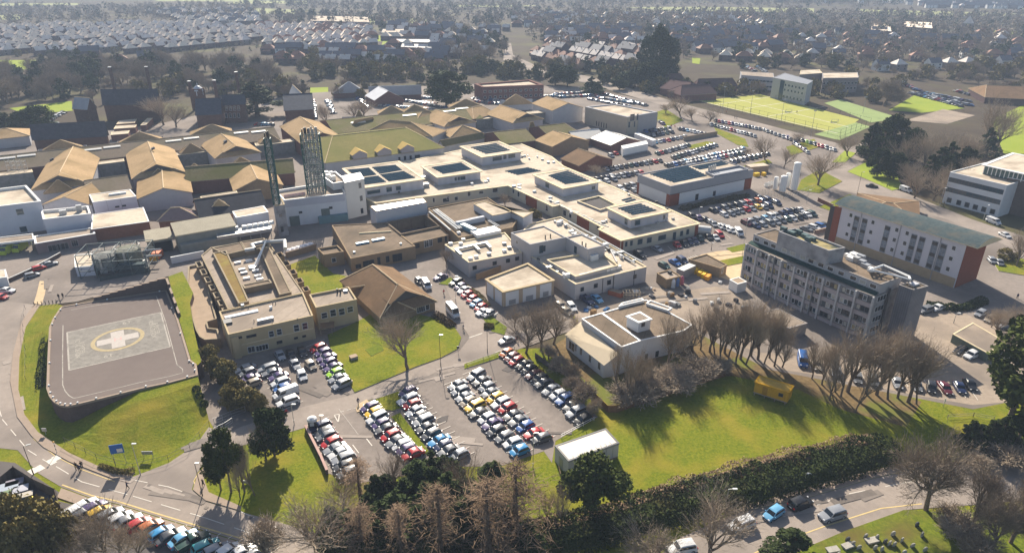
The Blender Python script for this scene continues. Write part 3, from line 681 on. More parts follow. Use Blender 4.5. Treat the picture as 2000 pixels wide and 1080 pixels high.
lwl = Bld(None, None, None, [(1172, 410), (1205, 400), (1170, 382), (1127, 392)], 5.0, GREYCL, ASPHALT2, CREAMT, rect=False, root=LW.root, par=.55, base=4.25, t=.5)  # raised rim with a dark floor, painted stand-in for a shaded sunken lightwell
for x, y in ((803, 334), (812, 338), (818, 343), (826, 341), (832, 355), (822, 358)): LW.roofbox('roof_plant', (x, y+10), (2.2, 1.6, 1.4), GREYM)
for k in range(8):
 x, y = 1078+k*14, 398+k*6.5; LW.roofbox('pipe_run', (x, y-4), (5.2, .2, .25), STEEL, -45)
RW_ = random.Random(21)
for k in range(46):
 t = RW_.random(); seg = RW_.choice((((720, 385), (985, 350)), ((985, 352), (1190, 440)), ((1090, 330), (1300, 410)), ((1000, 300), (1080, 318)), ((1190, 445), (1350, 425))))
 x, y = seg[0][0]+(seg[1][0]-seg[0][0])*t+RW_.gauss(0, 5), seg[0][1]+(seg[1][1]-seg[0][1])*t+RW_.gauss(0, 3)
 LW.roofbox('roof_vent', (x, y), (RW_.uniform(.4, 1.6), RW_.uniform(.4, 1.), RW_.uniform(.3, .9)), RW_.choice((GREYM, WHITEM, STEEL, BLACKM)), 20)
b = Bld('energy_centre', 'grey and white clad energy centre with brick corners and rows of roof solar panels', 'building', [(1310, 364), (1471, 331.5), (1248, 340)], 7.9, WHITEW, LROOF, GREYCL, par=.35)
b.band('upper_cladding', 0, -.003, 1.003, 4.7, 7.8, .16, GREYCL); b.band('upper_cladding', 3, -.003, 1.003, 4.7, 7.8, .16, GREYCL)
b.band('brick_corner', 0, 0, .11, 0, 4.7, .12, BRK); b.band('brick_corner', 0, .91, 1., 0, 4.7, .12, BRK); b.band('brick_corner', 3, .91, .998, 0, 4.7, .12, BRK); b.band('brick_corner', 3, 0., .06, 0, 4.7, .12, BRK)
b.band('louvre', 0, .02, .11, 4.9, 7.4, .24, GREYM); b.band('dark_joint', 0, .0, 1., 4.55, 4.75, .2, DARKFRAME)
b.wpx(0, [(1361, 385, 1.5, 2.4), (1395, 378, 1.4, 2.)], frame=DARKFRAME)
b.solar([(1318, 357), (1382, 343.5), (1342, 324), (1268, 340)], 11, SOLAR, gap=.45)
b.solar([(1368, 331.5), (1424, 321), (1408, 314.5), (1350, 325)], 4, SOLAR, gap=.45)
q = Bld(None, None, None, [(1395, 343), (1462, 330), (1443, 323), (1378, 335)], 8.5, GREYCL, GREYM, GREYCL, rect=False, root=b.root, par=.7, base=7.6)
for k in range(4): b.roofbox('exhaust_pipe', (1384+k*4, 338-k*1.3), (.5, .5, 2.6), STEEL)
# ================================================================= pale laboratory group
PL = mat('pale_lilac_render', (.40, .385, .39), .7, .06, .4)
b = Bld('laboratory_block', 'pale grey laboratory with cluttered white flat roof and two raised plant storeys', 'building', [(1124, 555), (1263, 521), (1095, 423), (1036, 437), (1001, 468), (1032, 497)], 4.8, PL, LROOF, CREAMT, par=.35, rect=False)
LAB = b
b.wpx(0, [(1137, 565, 1.1, 1.2), (1163.5, 558, 1.3, 1.3), (1189.5, 551.5, 1.3, 1.4), (1240, 540, 1.1, 1.2)], frame=DARKFRAME)
b.band('pilaster', 0, .53, .6, 0, 4.9, .3, PL)
for u_ in (.37, .52, .82): b.band('drainpipe', 0, u_, u_+.006, 0, 4.6, .12, DARKFRAME)
q1 = Bld(None, None, None, [(1035.5, 477.5), (1105, 463.5), (1062, 441), (998, 454.5)], 8.6, PL, LROOF, GREYCL, rect=False, root=b.root, par=.3)
q1.wpx(0, [(1057, 487, 1.3, 2.4), (1063, 485.5, .8, 1.8)], frame=DARKFRAME, glass=BGLASS); q1.wpx(3, [(1010, 473, 1., 1.3)])
q2 = Bld(None, None, None, [(1148, 487), (1182, 479), (1136, 457), (1105, 463.5)], 8.6, PL, LROOF, GREYCL, rect=False, root=b.root, par=.3)
q2.wpx(3, [(1124, 488, 1.2, 2.2)], frame=DARKFRAME, glass=BGLASS); q2.band('air_handling_unit', 0, .15, .55, 5.0, 6.6, .8, WHITEM)
for k, (x, y) in enumerate(((1065, 467), (1075, 465), (1137, 480), (1144, 483))): (q1 if k < 2 else q2).roofbox('vent_pipe', (x, y), (.25, .25, 1.3), BLACKM)
q3 = Bld(None, None, None, [(1124, 540), (1208, 518), (1170, 490), (1068, 507)], 5.6, PL, LROOF, CREAMT, rect=False, root=b.root, par=.55, base=4.4)
random.seed(3)
for k in range(7): b.roofbox('roof_vent_box', (1138+k*11.5, 541-k*2.8), (1.8, 1., .8), WHITEM)
for k in range(34):
 t = random.random()
 x, y = (1078+t*165+random.uniform(-10, 10), 432+t*83+random.uniform(-5, 5)) if k < 26 else (1040+t*75, 505+t*42)
 s = random.uniform(.4, 1.9)
 b.roofbox('roof_plant', (x, y), (s, random.uniform(.4, 1.1), random.uniform(.3, 1.2)), random.choice((WHITEM, WHITEM, GREYM, STEEL, BLACKM)))
for a, c in (((1110, 432), (1255, 512)), ((1104, 437), (1240, 514)), ((1192, 486), (1205, 512))):
 d = MB(); d.tube(P(*a, 5.0), P(*c, 5.0), .25, n=6); d.build('pipe_run', STEEL, b.root)
b = Bld('laboratory_annex', 'low pale laboratory annex with ducts on white roof beside the parked cars', 'building', [(915.5, 512.5), (1020, 493), (986, 454), (868.5, 477.5)], 4.8, PL, LROOF, CREAMT, par=.3, rect=False)
b.wpx(0, [(927, 523, 1.3, 1.2), (966, 514, 1.3, 1.2), (992, 509, 1.3, 1.2), (1010, 505, 1.3, 1.2)], frame=DARKFRAME)
d = MB()
for a, c in (((890, 488), (925, 480)), ((925, 480), (952, 474)), ((926, 480), (936, 489)), ((948, 474), (958, 484)), ((890, 488), (901, 498))): d.tube(P(*a, 5.1), P(*c, 5.1), .5, n=4)
d.build('roof_duct', STEEL, b.root)
for x, y in ((905, 470), (880, 478), (948, 460), (973, 455), (985, 478), (995, 486), (930, 503), (955, 498), (985, 492), (919, 507), (900, 478)):
 b.roofbox('roof_plant', (x, y), (1.1, .9, .7), random.choice((WHITEM, GREYM)))
b = Bld('garage_block', 'square cream garage block with parapet roof and white panels behind bare trees', 'building', [(982.5, 570), (1082, 547), (1031, 514), (948.5, 545)], 4.5, mat('buff_pier', (.42, .33, .24), .9, .08), LROOF, CREAM, par=.4, rect=False, over=.25, t=.5)
for u0, u1 in ((.05, .3), (.38, .64), (.72, .95)):
 b.band('white_panel', 0, u0, u1, .1, 4.0, .08, WHITEW); b.band('vent_grille', 0, u0+.06, u1-.06, .3, 1.7, .14, GREYM)
for u0, u1 in ((.08, .45), (.55, .93)): b.band('white_panel', 3, u0, u1, .1, 4.0, .08, WHITEW)
# ================================================================= white chapel
b = Bld('chapel', 'white rendered hall with sloping lean-to roof and brown felt flat roof', 'building', [(1214, 677.5), (1251.5, 665), (1175, 611), (1136, 622)], 7.0, WHITEW, BROOF, WHITEM, par=.12, rect=False)
CH = b
e0, e1, h0, h1 = P(1106, 654, 3.6), P(1180, 711.5, 3.6), P(1136, 630, 5.6), P(1207, 691, 5.6)
m = MB(); Zg = lambda p: Vector((p.x, p.y, 0))
m.poly([Zg(e0), Zg(e1), e1, e0]); m.poly([Zg(e1), Zg(h1), h1, e1]); m.poly([Zg(h0), Zg(e0), e0, h0]); m.build('wall', WHITEW, b.root)
m = MB(); up = Vector((0, 0, .1)); dn = (e1-e0).normalized()*.3; ot = (e0-h0).normalized()*.3
m.poly([e0-dn+ot+up, e1+dn+ot+up, h1+dn+up, h0-dn+up]); m.poly([e0-dn+ot-up, e1+dn+ot-up, e1+dn+ot+up, e0-dn+ot+up], 1); m.poly([e1+dn+ot-up, h1+dn-up, h1+dn+up, e1+dn+ot+up], 1)
m.build('lean_to_roof', [mat('cream_sheet_roof', (.58, .48, .34), .7, .06, .4), WHITEM], b.root)
ud = (e1-e0); ud.z = 0; ud.normalize(); nr = Vector((ud.y, -ud.x, 0)); nr = nr if nr.dot(-e0) > 0 else -nr
for x, y, w_, h_ in ((1117, 676, 2.4, 2.2), (1125, 679, .7, 2.), (1135, 686.5, 1., 1.9), (1152.5, 700, 1., 1.9), (1170.5, 714.5, 1., 1.9)):
 dd = ray(x, y); o_ = Vector((0, 0, CAMH)); t = (Zg(e0)-o_).dot(nr)/dd.dot(nr); window(b.root, o_+dd*t, ud, nr, w_, h_, 'window', WFRAME, GLASS, 1, 1)
q = Bld(None, None, None, [(1251.5, 665), (1335, 646), (1352, 634), (1262, 585), (1175, 611)], 5.6, WHITEW, BROOF, WHITEM, rect=False, root=b.root, par=.15)
q.wpx(0, [(1283, 691, 1.1, 1.8), (1262, 697, 1., 1.8), (1241, 705, 1.1, 1.8)])
q = Bld(None, None, None, [(1247.5, 629), (1271, 622.5), (1250, 609.5), (1225, 617.5)], 8.2, WHITEW, GROOF, WHITEM, rect=False, root=b.root, par=.05, over=.3)
q.wpx(0, [(1256, 634, 1., 1.)], frame=DARKFRAME)
for px in ([(1262, 592), (1305, 606), (1313, 601), (1270, 586)], [(1208, 598), (1258, 586), (1254, 582), (1215, 591)]):
 Bld(None, None, None, px, 6.1, WHITEM, GROOF, WHITEM, rect=False, root=b.root, par=.2, base=5.4)
# ================================================================= concrete tower
DEP = 10.5
A, B_ = P(1459, 476, 11.4), P(1708, 579, 11.4)
A.z = B_.z = 0; u = (B_-A).normalized(); w = Vector((-u.y, u.x, 0)); w = w if w.y > 0 else -w
N_ = 9; pts = []
L_ = (B_-A).length
for k in range(N_+1):
 t = k/N_; pts.append(A+u*(L_*t)-w*(4*t*(1-t)*1.1)+w*.0)
back = [B_+w*DEP, A+w*DEP]
b = Bld('concrete_ward_tower', 'stained concrete ward block with curved window front, rooftop plant and lift shaft', 'building', None, 11.4, DGREYW, GROOF, CONC, pts=pts+back, par=.1)
TW = b
random.seed(11)
PIER = mat('pale_concrete_pier', (.47, .455, .45), .9, .12, .6)
CURT = mat('curtained_window', (.40, .38, .34), .4, .25, 1.5)
for k in range(N_):
 a_, ud_, Ls, nr_ = b.edge(k)
 b.band('pier', k, -.04, .06, 0, 11.3, .5, PIER)
 for f in range(4):
  z = 1.3+f*2.75
  b.band('spandrel_panel', k, .06, .96, z-1.3, z-.2, .16, PINKP)
  b.band('window_sill', k, .06, .96, z-.2, z-.05, .3, CONC)
  for j, uu in enumerate((.28, .53, .78)):
   gl = random.choice((GLASS, GLASS, CURT, YELPANEL, BGLASS))
   b.win(k, uu*Ls, z+.72, Ls*.23, 1.35, glass=gl, frame=random.choice((WFRAME, DARKFRAME)))
b.band('pier', N_-1, .95, 1.04, 0, 11.3, .55, PIER)
b.wgrid(N_, [.3], [2.0, 4.8, 7.5, 10.2], 3.4, 1.5, bars=2)
for i_ in (2, 5): b.band('drainpipe', i_, .46, .5, 0, 11.6, .62, GREYM)
ph = Bld(None, None, None, None, 14.0, mat('dirty_pale_concrete', (.38, .37, .38), .9, .12, .6), BROOF, CONC, root=b.root, pts=[A+w*1.7+u*.4, B_+w*1.7-u*.2, B_+w*(DEP-.4)-u*.2, A+w*(DEP-.4)+u*.4], par=.2, base=11.2)
for k in range(13): ph.win(0, (k+.5)/13*ph.edge(0)[2]+random.uniform(-.4, .4), 12.9, 1.7, 1.1, glass=random.choice((GLASS, GLASS, GLASS, CURT)))
m = MB(); aa, bb_ = A+w*.2, B_+w*.2
m.poly([Vector((aa.x, aa.y, 11.55)), Vector((bb_.x, bb_.y, 11.55)), Vector(((bb_+w*1.5).x, (bb_+w*1.5).y, 12.0)), Vector(((aa+w*1.5).x, (aa+w*1.5).y, 12.0))]); m.build('gutter_roof', mat('dark_green_felt', (.02, .05, .045), .7, .3, 1.), b.root)
pr = Bld(None, None, None, [(1521, 452), (1619, 489.5), (1651, 483.5), (1553, 446)], 17.6, DGREYW, mat('mossy_flat_roof', (.33, .27, .13), .95, .2, .8, big=((.08, .09, .07), .3, .5, .7)), DGREYW, rect=False, root=b.root, par=.5, base=13.8)
for x, y in ((1560, 458), (1572, 464), (1583, 468), (1530, 452), (1545, 457), (1577, 474)): pr.roofbox('roof_plant', (x, y), (random.uniform(1, 2.5), random.uniform(.8, 1.6), random.uniform(.6, 1.6)), mat('dark_teal_plant', (.05, .09, .09), .5, .3, 2.))
for x, y in ((1655, 503), (1662, 508), (1672, 512), (1683, 517), (1668, 502), (1680, 506), (1690, 522), (1700, 530)): ph.roofbox('roof_plant', (x, y), (random.uniform(1.2, 2.2), random.uniform(.9, 1.8), random.uniform(.7, 1.5)), random.choice((WHITEM, STEEL, GREYM)))
d = MB()
loop = [(1697, 528), (1726, 518), (1776, 540), (1778, 546), (1744, 537), (1714, 530)]
for z in (14.6, 15.1):
 for p, q in zip(loop, loop[1:]+loop[:1]): d.tube(P(*p, z), P(*q, z), .26, n=6)
for p in loop: d.tube(P(*p, 13.8), P(*p, 15.1), .2, n=5)
d.build('rooftop_pipework', WHITEM, b.root)
ls = Bld(None, None, None, [(1784, 566), (1813, 558.5), (1786, 547.5), (1756, 556)], 13.4, mat('board_marked_concrete', (.25, .24, .255), .95, .12, .5, stripe=(.8, .3, .18), big=((.18, .175, .19), .2, .4, .7)), BROOF, CONC, rect=False, root=b.root, par=.15)
ls.roofbox('roof_hatch', (1785, 556), (2., 1.4, .4), PALEGREY)
d = MB(); p_ = B_+u*.4+w*5
d.tube((p_.x, p_.y, 0), (p_.x, p_.y, 12.5), .3, n=6); d.build('drainpipe', DARKFRAME, b.root)
# ================================================================= white block with green curved roof
b = Bld('white_ward_block', 'white four storey block with curved green roof and orange brick ends', 'building', [(1643, 402), (1888, 477.5), (1944, 465)], 13.2, WHITEW, GROOF, CREAMT, par=.1, pts=None) if False else None
A, B_, C_ = P(1640, 401, 13.0), P(1888, 478, 13.0), P(1943, 465, 13.0)
for q in (A, B_, C_): q.z = 0
u = (B_-A).normalized(); w = Vector((-u.y, u.x, 0)); w = w if w.dot(C_-B_) > 0 else -w; dep = (C_-B_).dot(w)
LWB = (B_-A).length
b = Bld('white_ward_block', 'white four storey block with curved green roof and orange brick end walls', 'building', None, 13.0, mat('pale_lilac_white_render', (.55, .53, .56), .8, .05), GROOF, CREAMT, pts=[A, B_, B_+w*dep, A+w*dep], par=.1)
b.band('brick_plinth', 0, .0, .995, 0, 2.9, .1, mat('buff_brick', (.36, .27, .17), .9, .12, 1.))
b.band('brick_end', 1, 0.02, .98, 0, 12.6, .12, ORANGEB)
b.band('brick_return', 0, -.035, .025, 0, 12.4, .15, ORANGEB)
b.band('stair_glazing', 0, -.075, -.035, 0, 12.2, .2, mat('dark_bronze_glazing', (.05, .04, .04), .3, .2))
zr = [3.9+k*3.1 for k in range(3)]
for (x, n) in ((1673, 0), (1688.5, 0), (1733, 0), (1785, 0), (1801, 0), (1826, 0), (1843, 0)):
 uu, _ = b.at(0, x, 430+(x-1673)*.31)
 b.win(0, uu, 7.2, 1.75, 8.4, bars=1, rows=9, glass=mat('hazy_window_glass', (.16, .19, .23), .15, .5, 1.1), frame=GREYM)
 for z in (4.0, 7.3, 10.6): b.band('dark_pane', 0, (uu-.7)/LWB, (uu+.7)/LWB, z-.5, z+.5, .13, GLASS)
for x in (1661, 1704, 1750.5, 1771, 1862):
 uu, _ = b.at(0, x, 430+(x-1673)*.31)
 for z in zr: b.win(0, uu, z+.9, 1.1, 1.3)
for x in (1665, 1700, 1720, 1745, 1765, 1790, 1815, 1835, 1855, 1872):
 uu, _ = b.at(0, x, 430+(x-1673)*.31); b.win(0, uu, 1.7, 1.7, 1.3, glass=BGLASS)
for x in (1680.5, 1757, 1835): 
 uu, _ = b.at(0, x, 430+(x-1673)*.31); b.band('drainpipe', 0, uu/LWB-.002, uu/LWB+.002, 0, 12.8, .2, GREYM)
m = MB(); n = 10; a0, b0 = A-u*1.2-w*.9, B_+u*3.2-w*.9
for k in range(n):
 f = lambda t: (w*((dep+1.8)*t), 13.25+2.0*math.sin(math.pi*min(1, t*.94+.06))-.35)
 (o1, z1), (o2, z2) = f(k/n), f((k+1)/n)
 p = [a0+o1, b0+o1, b0+o2, a0+o2]
 m.poly([Vector((p[0].x, p[0].y, z1)), Vector((p[1].x, p[1].y, z1)), Vector((p[2].x, p[2].y, z2)), Vector((p[3].x, p[3].y, z2))])
 for e in (0, 1):
  pa, pb = (p[1], p[2]) if e else (p[3], p[0])
  za, zb = (z1, z2) if e else (z2, z1)
  m.poly([Vector((pa.x, pa.y, 13.1)), Vector((pb.x, pb.y, 13.1)), Vector((pb.x, pb.y, zb)), Vector((pa.x, pa.y, za))], 1)
m.poly([Vector((a0.x, a0.y, 13.1)), Vector((b0.x, b0.y, 13.1)), Vector((b0.x, b0.y, 13.28)), Vector((a0.x, a0.y, 13.28))], 1)
m.poly([Vector((q.x, q.y, 13.08)) for q in (a0, b0, b0+w*(dep+1.8), a0+w*(dep+1.8))], 1)
m.build('curved_roof', [GREENROOF, CREAMT], b.root)
gable('day_centre', 'low brown roofed day centre with parapet blocks behind the green curved roof', 'building', (1668, 418), (1794, 436), (1730, 395), (1745, 398), 3.5, 5.2, TANBRICK, BROWNT, hip=(1, 1))
# ================================================================= right office
A, B_, D_ = P(1856, 336, 11.8), P(1967, 362, 11.8), P(1925, 318, 11.8)
b = Bld('white_office_building', 'white three storey office with dark ribbon windows, timber stair tower and rooftop pavilion', 'building', None, 11.8, mat('office_white', (.60, .60, .61), .7, .05), LROOF, WHITEM, pts=rect3(Zg(A), Zg(B_), Zg(D_)), par=.3)
for z in (5.4, 9.1): b.wgrid(0, [.07+k*.121 for k in range(8)], [z], 2.35, 1.7, frame=DARKFRAME, glass=BGLASS, bars=1)
b.wgrid(0, [.12, .3, .45, .6, .75, .9], [1.6], 1.7, 1.9, frame=GREYM)
b.wgrid(3, [.3, .6], [2, 5.4, 9.1], 1.2, 1.6)
q = Bld(None, None, None, [(1992, 351), (2080, 372), (2120, 360), (1968, 347)], 12.6, mat('timber_cladding', (.13, .10, .085), .9, .15, 1.), LROOF, WHITEM, rect=False, root=b.root, par=.3)
q = Bld(None, None, None, [(1924, 322), (2060, 352), (2120, 330), (1981, 300)], 15., mat('green_glazing', (.05, .10, .10), .1, .4, 1.5), LROOF, WHITEM, rect=False, root=b.root, par=.1, over=1., base=11.6)
for k in range(16): q.band('mullion', 0, k/16, k/16+.012, 11.9, 14.7, .12, WHITEM)
# ================================================================= emergency department, left edge
BW = mat('cool_white_render', (.56, .56, .62), .7, .05)
b = Bld('emergency_building', 'tall white block of emergency department with two square windows above ambulance canopy', 'building', [(-110, 416), (80, 393), (51, 362), (-140, 385)], 10.2, BW, LROOF, WHITEM, par=.9, rect=False, t=.6)
b.wpx(0, [(39, 414, 2., 2.), (46, 448, 2., 2.)], frame=GREYM, glass=BGLASS)
b = Bld('emergency_wing', 'white parapet terrace block right of tall emergency building with rooftop units', 'building', [(84, 428.5), (177, 417), (172, 402), (80, 411)], 7.2, BW, LROOF, WHITEM, par=.9, rect=False, t=.5)
b.roofbox('roof_plant', (124, 419), (2., 1.4, 1.5), GREYM); b.roofbox('roof_plant', (156, 413), (1.6, 1.2, 2.2), GREYM)
b = Bld('link_block', 'white panelled link block with small louvres beside tan roofed pavilion', 'building', [(181, 395), (266, 383.5), (254, 370), (174, 380)], 6.8, BW, LROOF, WHITEM, par=.1, rect=False)
b.wpx(0, [(229, 404, 1.4, .7), (242, 402, 1.4, .7)], frame=GREYM)
for u_ in (.3, .62): b.band('panel_joint', 0, u_, u_+.006, .2, 6.6, .08, GREYM)
b.roofbox('roof_unit', (230, 380), (5.5, 1., .6), WHITEM)
b = Bld('low_link_roof', 'low building with stained pale flat roof behind the storage tanks', 'building', [(178, 448), (291, 432.5), (280, 405), (180, 419)], 4.4, BRICK, LROOF, WHITEM, par=.1, rect=False)
b = Bld('ambulance_canopy', 'white edged ambulance canopy roof on slim columns over two ambulances', 'canopy', [(-120, 489), (66, 467), (64, 456), (-130, 478)], 3.9, WHITEM, GROOF, WHITEM, par=.2, rect=False, base=3.3)
for x in (-40, 5, 28, 62):
 c = MB(); p = P(x, 482-(x*.1), 0) if False else P(x+1, 486-x*.12, 0); c.tube(p, p+Vector((0, 0, 3.4)), .14); c.build('column', WHITEM, b.root)
b = Bld('entrance_block', 'brick emergency entrance under white edged stepped canopy', 'building', [(68, 476), (186, 456), (181, 444), (66, 461)], 3.7, mat('dull_brick', (.20, .15, .15), .9, .15, 1.), GROOF, WHITEM, par=.3, rect=False, t=.5)
b.wpx(0, [(106, 484, 3.2, 2.1), (123, 481, 3., 2.1), (146, 475, 1.8, 2.1)], frame=GREYM, bars=2)
b = Bld('white_kiosk', 'small plain white store with pale flat roof in front of storage tanks', 'building', [(146.5, 522), (182.5, 519.5), (181, 495), (145, 498)], 3.1, BW, LROOF, WHITEM, par=.05, rect=False)
b.wpx(0, [(175, 531, .8, .3)], frame=GREYM)
TANKM = mat('grey_green_tank', (.25, .25, .23), .8, .2, .6, big=((.13, .13, .12), .5, .45, .65))
for (x, y, rr, h, lab) in ((212, 530, 3.3, 5.2, 'wide pale grey storage tank with railed top beside the white kiosk'), (258, 521, 3.4, 5.8, 'dark stained storage tank with ladder hoops left of corrugated shed')):
 c = P(x, y); t = thing('storage_tank', lab, 'tank', c, 'storage tanks')
 m = MB(); m.lathe(c, [(rr, 0), (rr, h), (rr*.5, h+.5), (.05, h+.7)], 20); m.build('tank_shell', TANKM if x < 230 else mat('stained_tank', (.19, .19, .15), .8, .3, .6), t, smooth=False)
 m = MB()
 for k in range(14):
  a = 2*math.pi*k/14; a2 = 2*math.pi*(k+1)/14
  p = c+Vector((rr*.97*math.cos(a), rr*.97*math.sin(a), h)); p2 = c+Vector((rr*.97*math.cos(a2), rr*.97*math.sin(a2), h))
  m.tube(p, p+Vector((0, 0, 1.1)), .05, n=4); m.tube(p+Vector((0, 0, 1.1)), p2+Vector((0, 0, 1.1)), .05, n=4); m.tube(p+Vector((0, 0, .6)), p2+Vector((0, 0, .6)), .04, n=4)
 m.build('railing', STEEL, t)
 m = MB(); m.box((c.x+rr*.2, c.y-rr-.3, h/2), (.6, .1, h)); m.build('ladder', STEEL, t)
b = Bld('plant_plinth', 'dark low plant enclosure full of pipework in front of the storage tanks', 'enclosure', [(193, 540), (292, 522), (288, 505), (190, 522)], 1.6, mat('dark_teal_wall', (.06, .08, .085), .8, .3, 1.), ASPHALT2, BLACKM, par=.5, rect=False)
for k in range(12): b.roofbox('pipe_box', (200+k*7.6, 532-k*1.4+random.uniform(-6, 4)), (.9, .9, random.uniform(.6, 1.6)), random.choice((STEEL, GREYM, WHITEM)))
def lean(name, label, cat, A, B, D, zf, zb, wall, roof, group=None):
 a, b_, d_ = P(*A, zf), P(*B, zf), P(*D, zb); a.z = b_.z = d_.z = 0
 r_ = rect3(a, b_, d_); c = cent(r_); t = thing(name, label, cat, c, group); zs = [zf, zf, zb, zb]
 m = MB()
 for k in range(4):
  p, q, z1, z2 = r_[k], r_[(k+1) % 4], zs[k], zs[(k+1) % 4]
  m.poly([(p.x, p.y, 0), (q.x, q.y, 0), (q.x, q.y, z2), (p.x, p.y, z1)])
 m.build('wall', wall, t)
 o = [r_[k]+(r_[k]-c).normalized()*.45 for k in range(4)]; m = MB()
 m.poly([(o[k].x, o[k].y, zs[k]+.12) for k in range(4)])
 for k in range(4):
  j = (k+1) % 4; m.poly([(o[k].x, o[k].y, zs[k]-.15), (o[j].x, o[j].y, zs[j]-.15), (o[j].x, o[j].y, zs[j]+.12), (o[k].x, o[k].y, zs[k]+.12)], 1)
 m.build('roof', [roof, CREAMT], t); return t, r_
GSHED = mat('grey_green_sheeting', (.26, .26, .23), .8, .12, .5, stripe=(2., .2, .2))
t, r_ = lean('corrugated_shed', 'long corrugated shed with pale fluted roof and stacked grey walls', 'shed', (345, 461), (459, 441), (337, 436), 6.2, 7.4, GSHED, STAND)
m = MB(); a, b_ = r_[0], r_[1]; uu = (b_-a).normalized(); nn = Vector((uu.y, -uu.x, 0)); p = (a+b_)/2+nn*1.2; m.box((p.x, p.y, 1.9), ((b_-a).length*.96, 2.4, 3.8), math.atan2(uu.y, uu.x)); m.build('lower_store', GSHED, t)
t, r_ = lean('open_shed', 'low fluted roof shed open at front with orange vehicle inside', 'shed', (286, 472), (335, 464), (281, 452), 4.3, 4.8, GSHED, STAND)
m = MB(); a, b_ = r_[0], r_[1]; uu = (b_-a).normalized(); nn = Vector((uu.y, -uu.x, 0)); p = a.lerp(b_, .58)+nn*.06; m.box((p.x, p.y, 1.75), ((b_-a).length*.76, .1, 3.5), math.atan2(uu.y, uu.x)); m.build('bay_shade_panel', mat('bay_shade', (.02, .018, .02), .9), t)  # near-black panel on the front wall stands in for the unlit shed interior
b = Bld('white_plant_room', 'white plant room with pale gritty roof beside concrete end tower', 'building', [(461, 425), (524, 414), (515, 402), (454, 413)], 7.0, BW, LROOF, WHITEM, par=.1, rect=False)
b = Bld('cooling_deck', 'raised steel deck carrying a row of white cooling fans beside corrugated shed', 'plant', [(424, 463), (531, 446), (528, 435), (421, 449)], 4.6, GREYM, GREYM, STEEL, par=.1, rect=False, base=3.6)
for k in range(9): b.roofbox('cooling_fan', (440+k*10.6+(6 if k > 2 else 0), 451-k*1.75), (1.4, 1.4, .9), WHITEM)
for k in range(6):
 p = P(428+k*20, 463-k*3.2, 3.6); m = MB(); m.tube((p.x, p.y, 0), (p.x, p.y, 3.7), .12); m.build('leg', STEEL, b.root)
gable('slate_roofed_range', 'long brick range with dark slate roof and small white rooflight', 'building', (392, 425), (520, 405), (340, 401), (508, 377), 4.5, 8.2, BRICK, SLATE, wd=9)
gable('brick_gable_house', 'brick building with purple brown tiled roof and front hip by the storage tanks', 'building', (309, 429), (392, 424), (332, 408), (352, 404), 4.3, 7.2, BRICK, mat('purple_brown_tile', (.21, .15, .15), .9, .12, .8), hip=(1, 1), ridge=RIDGE)
b = Bld('metal_shed', 'long pale metal clad shed with flat cream roof beside car park lawn', 'shed', [(1110, 900), (1209, 864.5), (1183, 836), (1084, 870)], 3.5, mat('ribbed_white_sheet', (.46, .46, .49), .6, .05, .5, stripe=(2.5, .4, .15)), mat('cream_metal_roof', (.60, .54, .46), .6, .05, .3, stripe=(1.2, -.3, .08)), DARKFRAME, par=.03, rect=False)
b.wpx(0, [(1169, 892, .6, .6)], frame=GREYM)
for u_ in (.12, .25, .38, .5, .62, .75, .88): b.band('panel_joint', 0, u_, u_+.004, .1, 3.4, .05, GREYM)
b.band('metal_door', 3, .35, .62, 0, 2.4, .08, GREYM); b.band('gutter', 0, 0, 1, 3.25, 3.45, .15, GREYM); b.band('base_stain', 0, 0, 1, 0, .5, .03, mat('mud_stain', (.22, .18, .13), .9, .3, 1.))
for k in range(9): b.roofbox('roof_clip', (1121+k*9, 892-k*3.3), (.12, .9, .08), GREYM)
c0 = [(1475, 745.5), (1541, 766), (1550, 753), (1484, 733)]
b = Bld('site_cabin', 'bright yellow timber cabin raised on legs at edge of sunlit lawn', 'cabin', c0, 3.4, mat('yellow_cabin_wall', (.55, .30, .02), .7, .1, .8), mat('yellow_timber_roof', (.52, .33, .07), .9, .2, 1., stripe=(2., .4, .4)), mat('yellow_trim', (.5, .27, .02)), par=.02, rect=False, base=.8, over=.15)
b.wpx(0, [(1525, 771, .9, .8)], frame=DARKFRAME)
b.band('cabin_door', 0, .25, .4, .9, 2.9, .06, mat('ochre_door', (.38, .2, .02), .7)); b.band('skirt_beam', 0, 0, 1, .8, 1.0, .1, TRIMM)
for u_ in (.5, .9): b.band('batten', 0, u_, u_+.015, .9, 3.3, .06, mat('yellow_trim', (.5, .27, .02)))
for k in range(4):
 a_, ud_, L0, nr_ = b.edge(0); p = a_+ud_*(L0*(k+.1)/3.3)-nr_*.3; m = MB(); m.box((p.x, p.y, .4), (.2, .2, .8)); m.build('leg', TRIMM, b.root)
b = Bld('beige_clinic_block', 'beige rendered block with three pale inset roofs facing rear car park', 'building', [(1143, 209), (1225, 229), (1284, 219), (1200, 203)], 9.4, mat('beige_render', (.42, .36, .28), .8, .06), LROOF, GREYCL, par=.5, rect=False, t=1.2)
b.wpx(1, [(1235, 230, 3.2, 3.6), (1245, 229, 1.2, 3.4), (1229, 244, 1.5, 3.), (1239, 243, 1., 3.)], frame=GREYM, glass=BGLASS)
b.band('grey_end', 1, .36, 1., 0, 9.2, .3, mat('grey_render', (.36, .34, .34), .8, .05))
b.wgrid(0, [.3, .36, .42, .48, .54], [2.], .6, 2.6, frame=DARKFRAME)
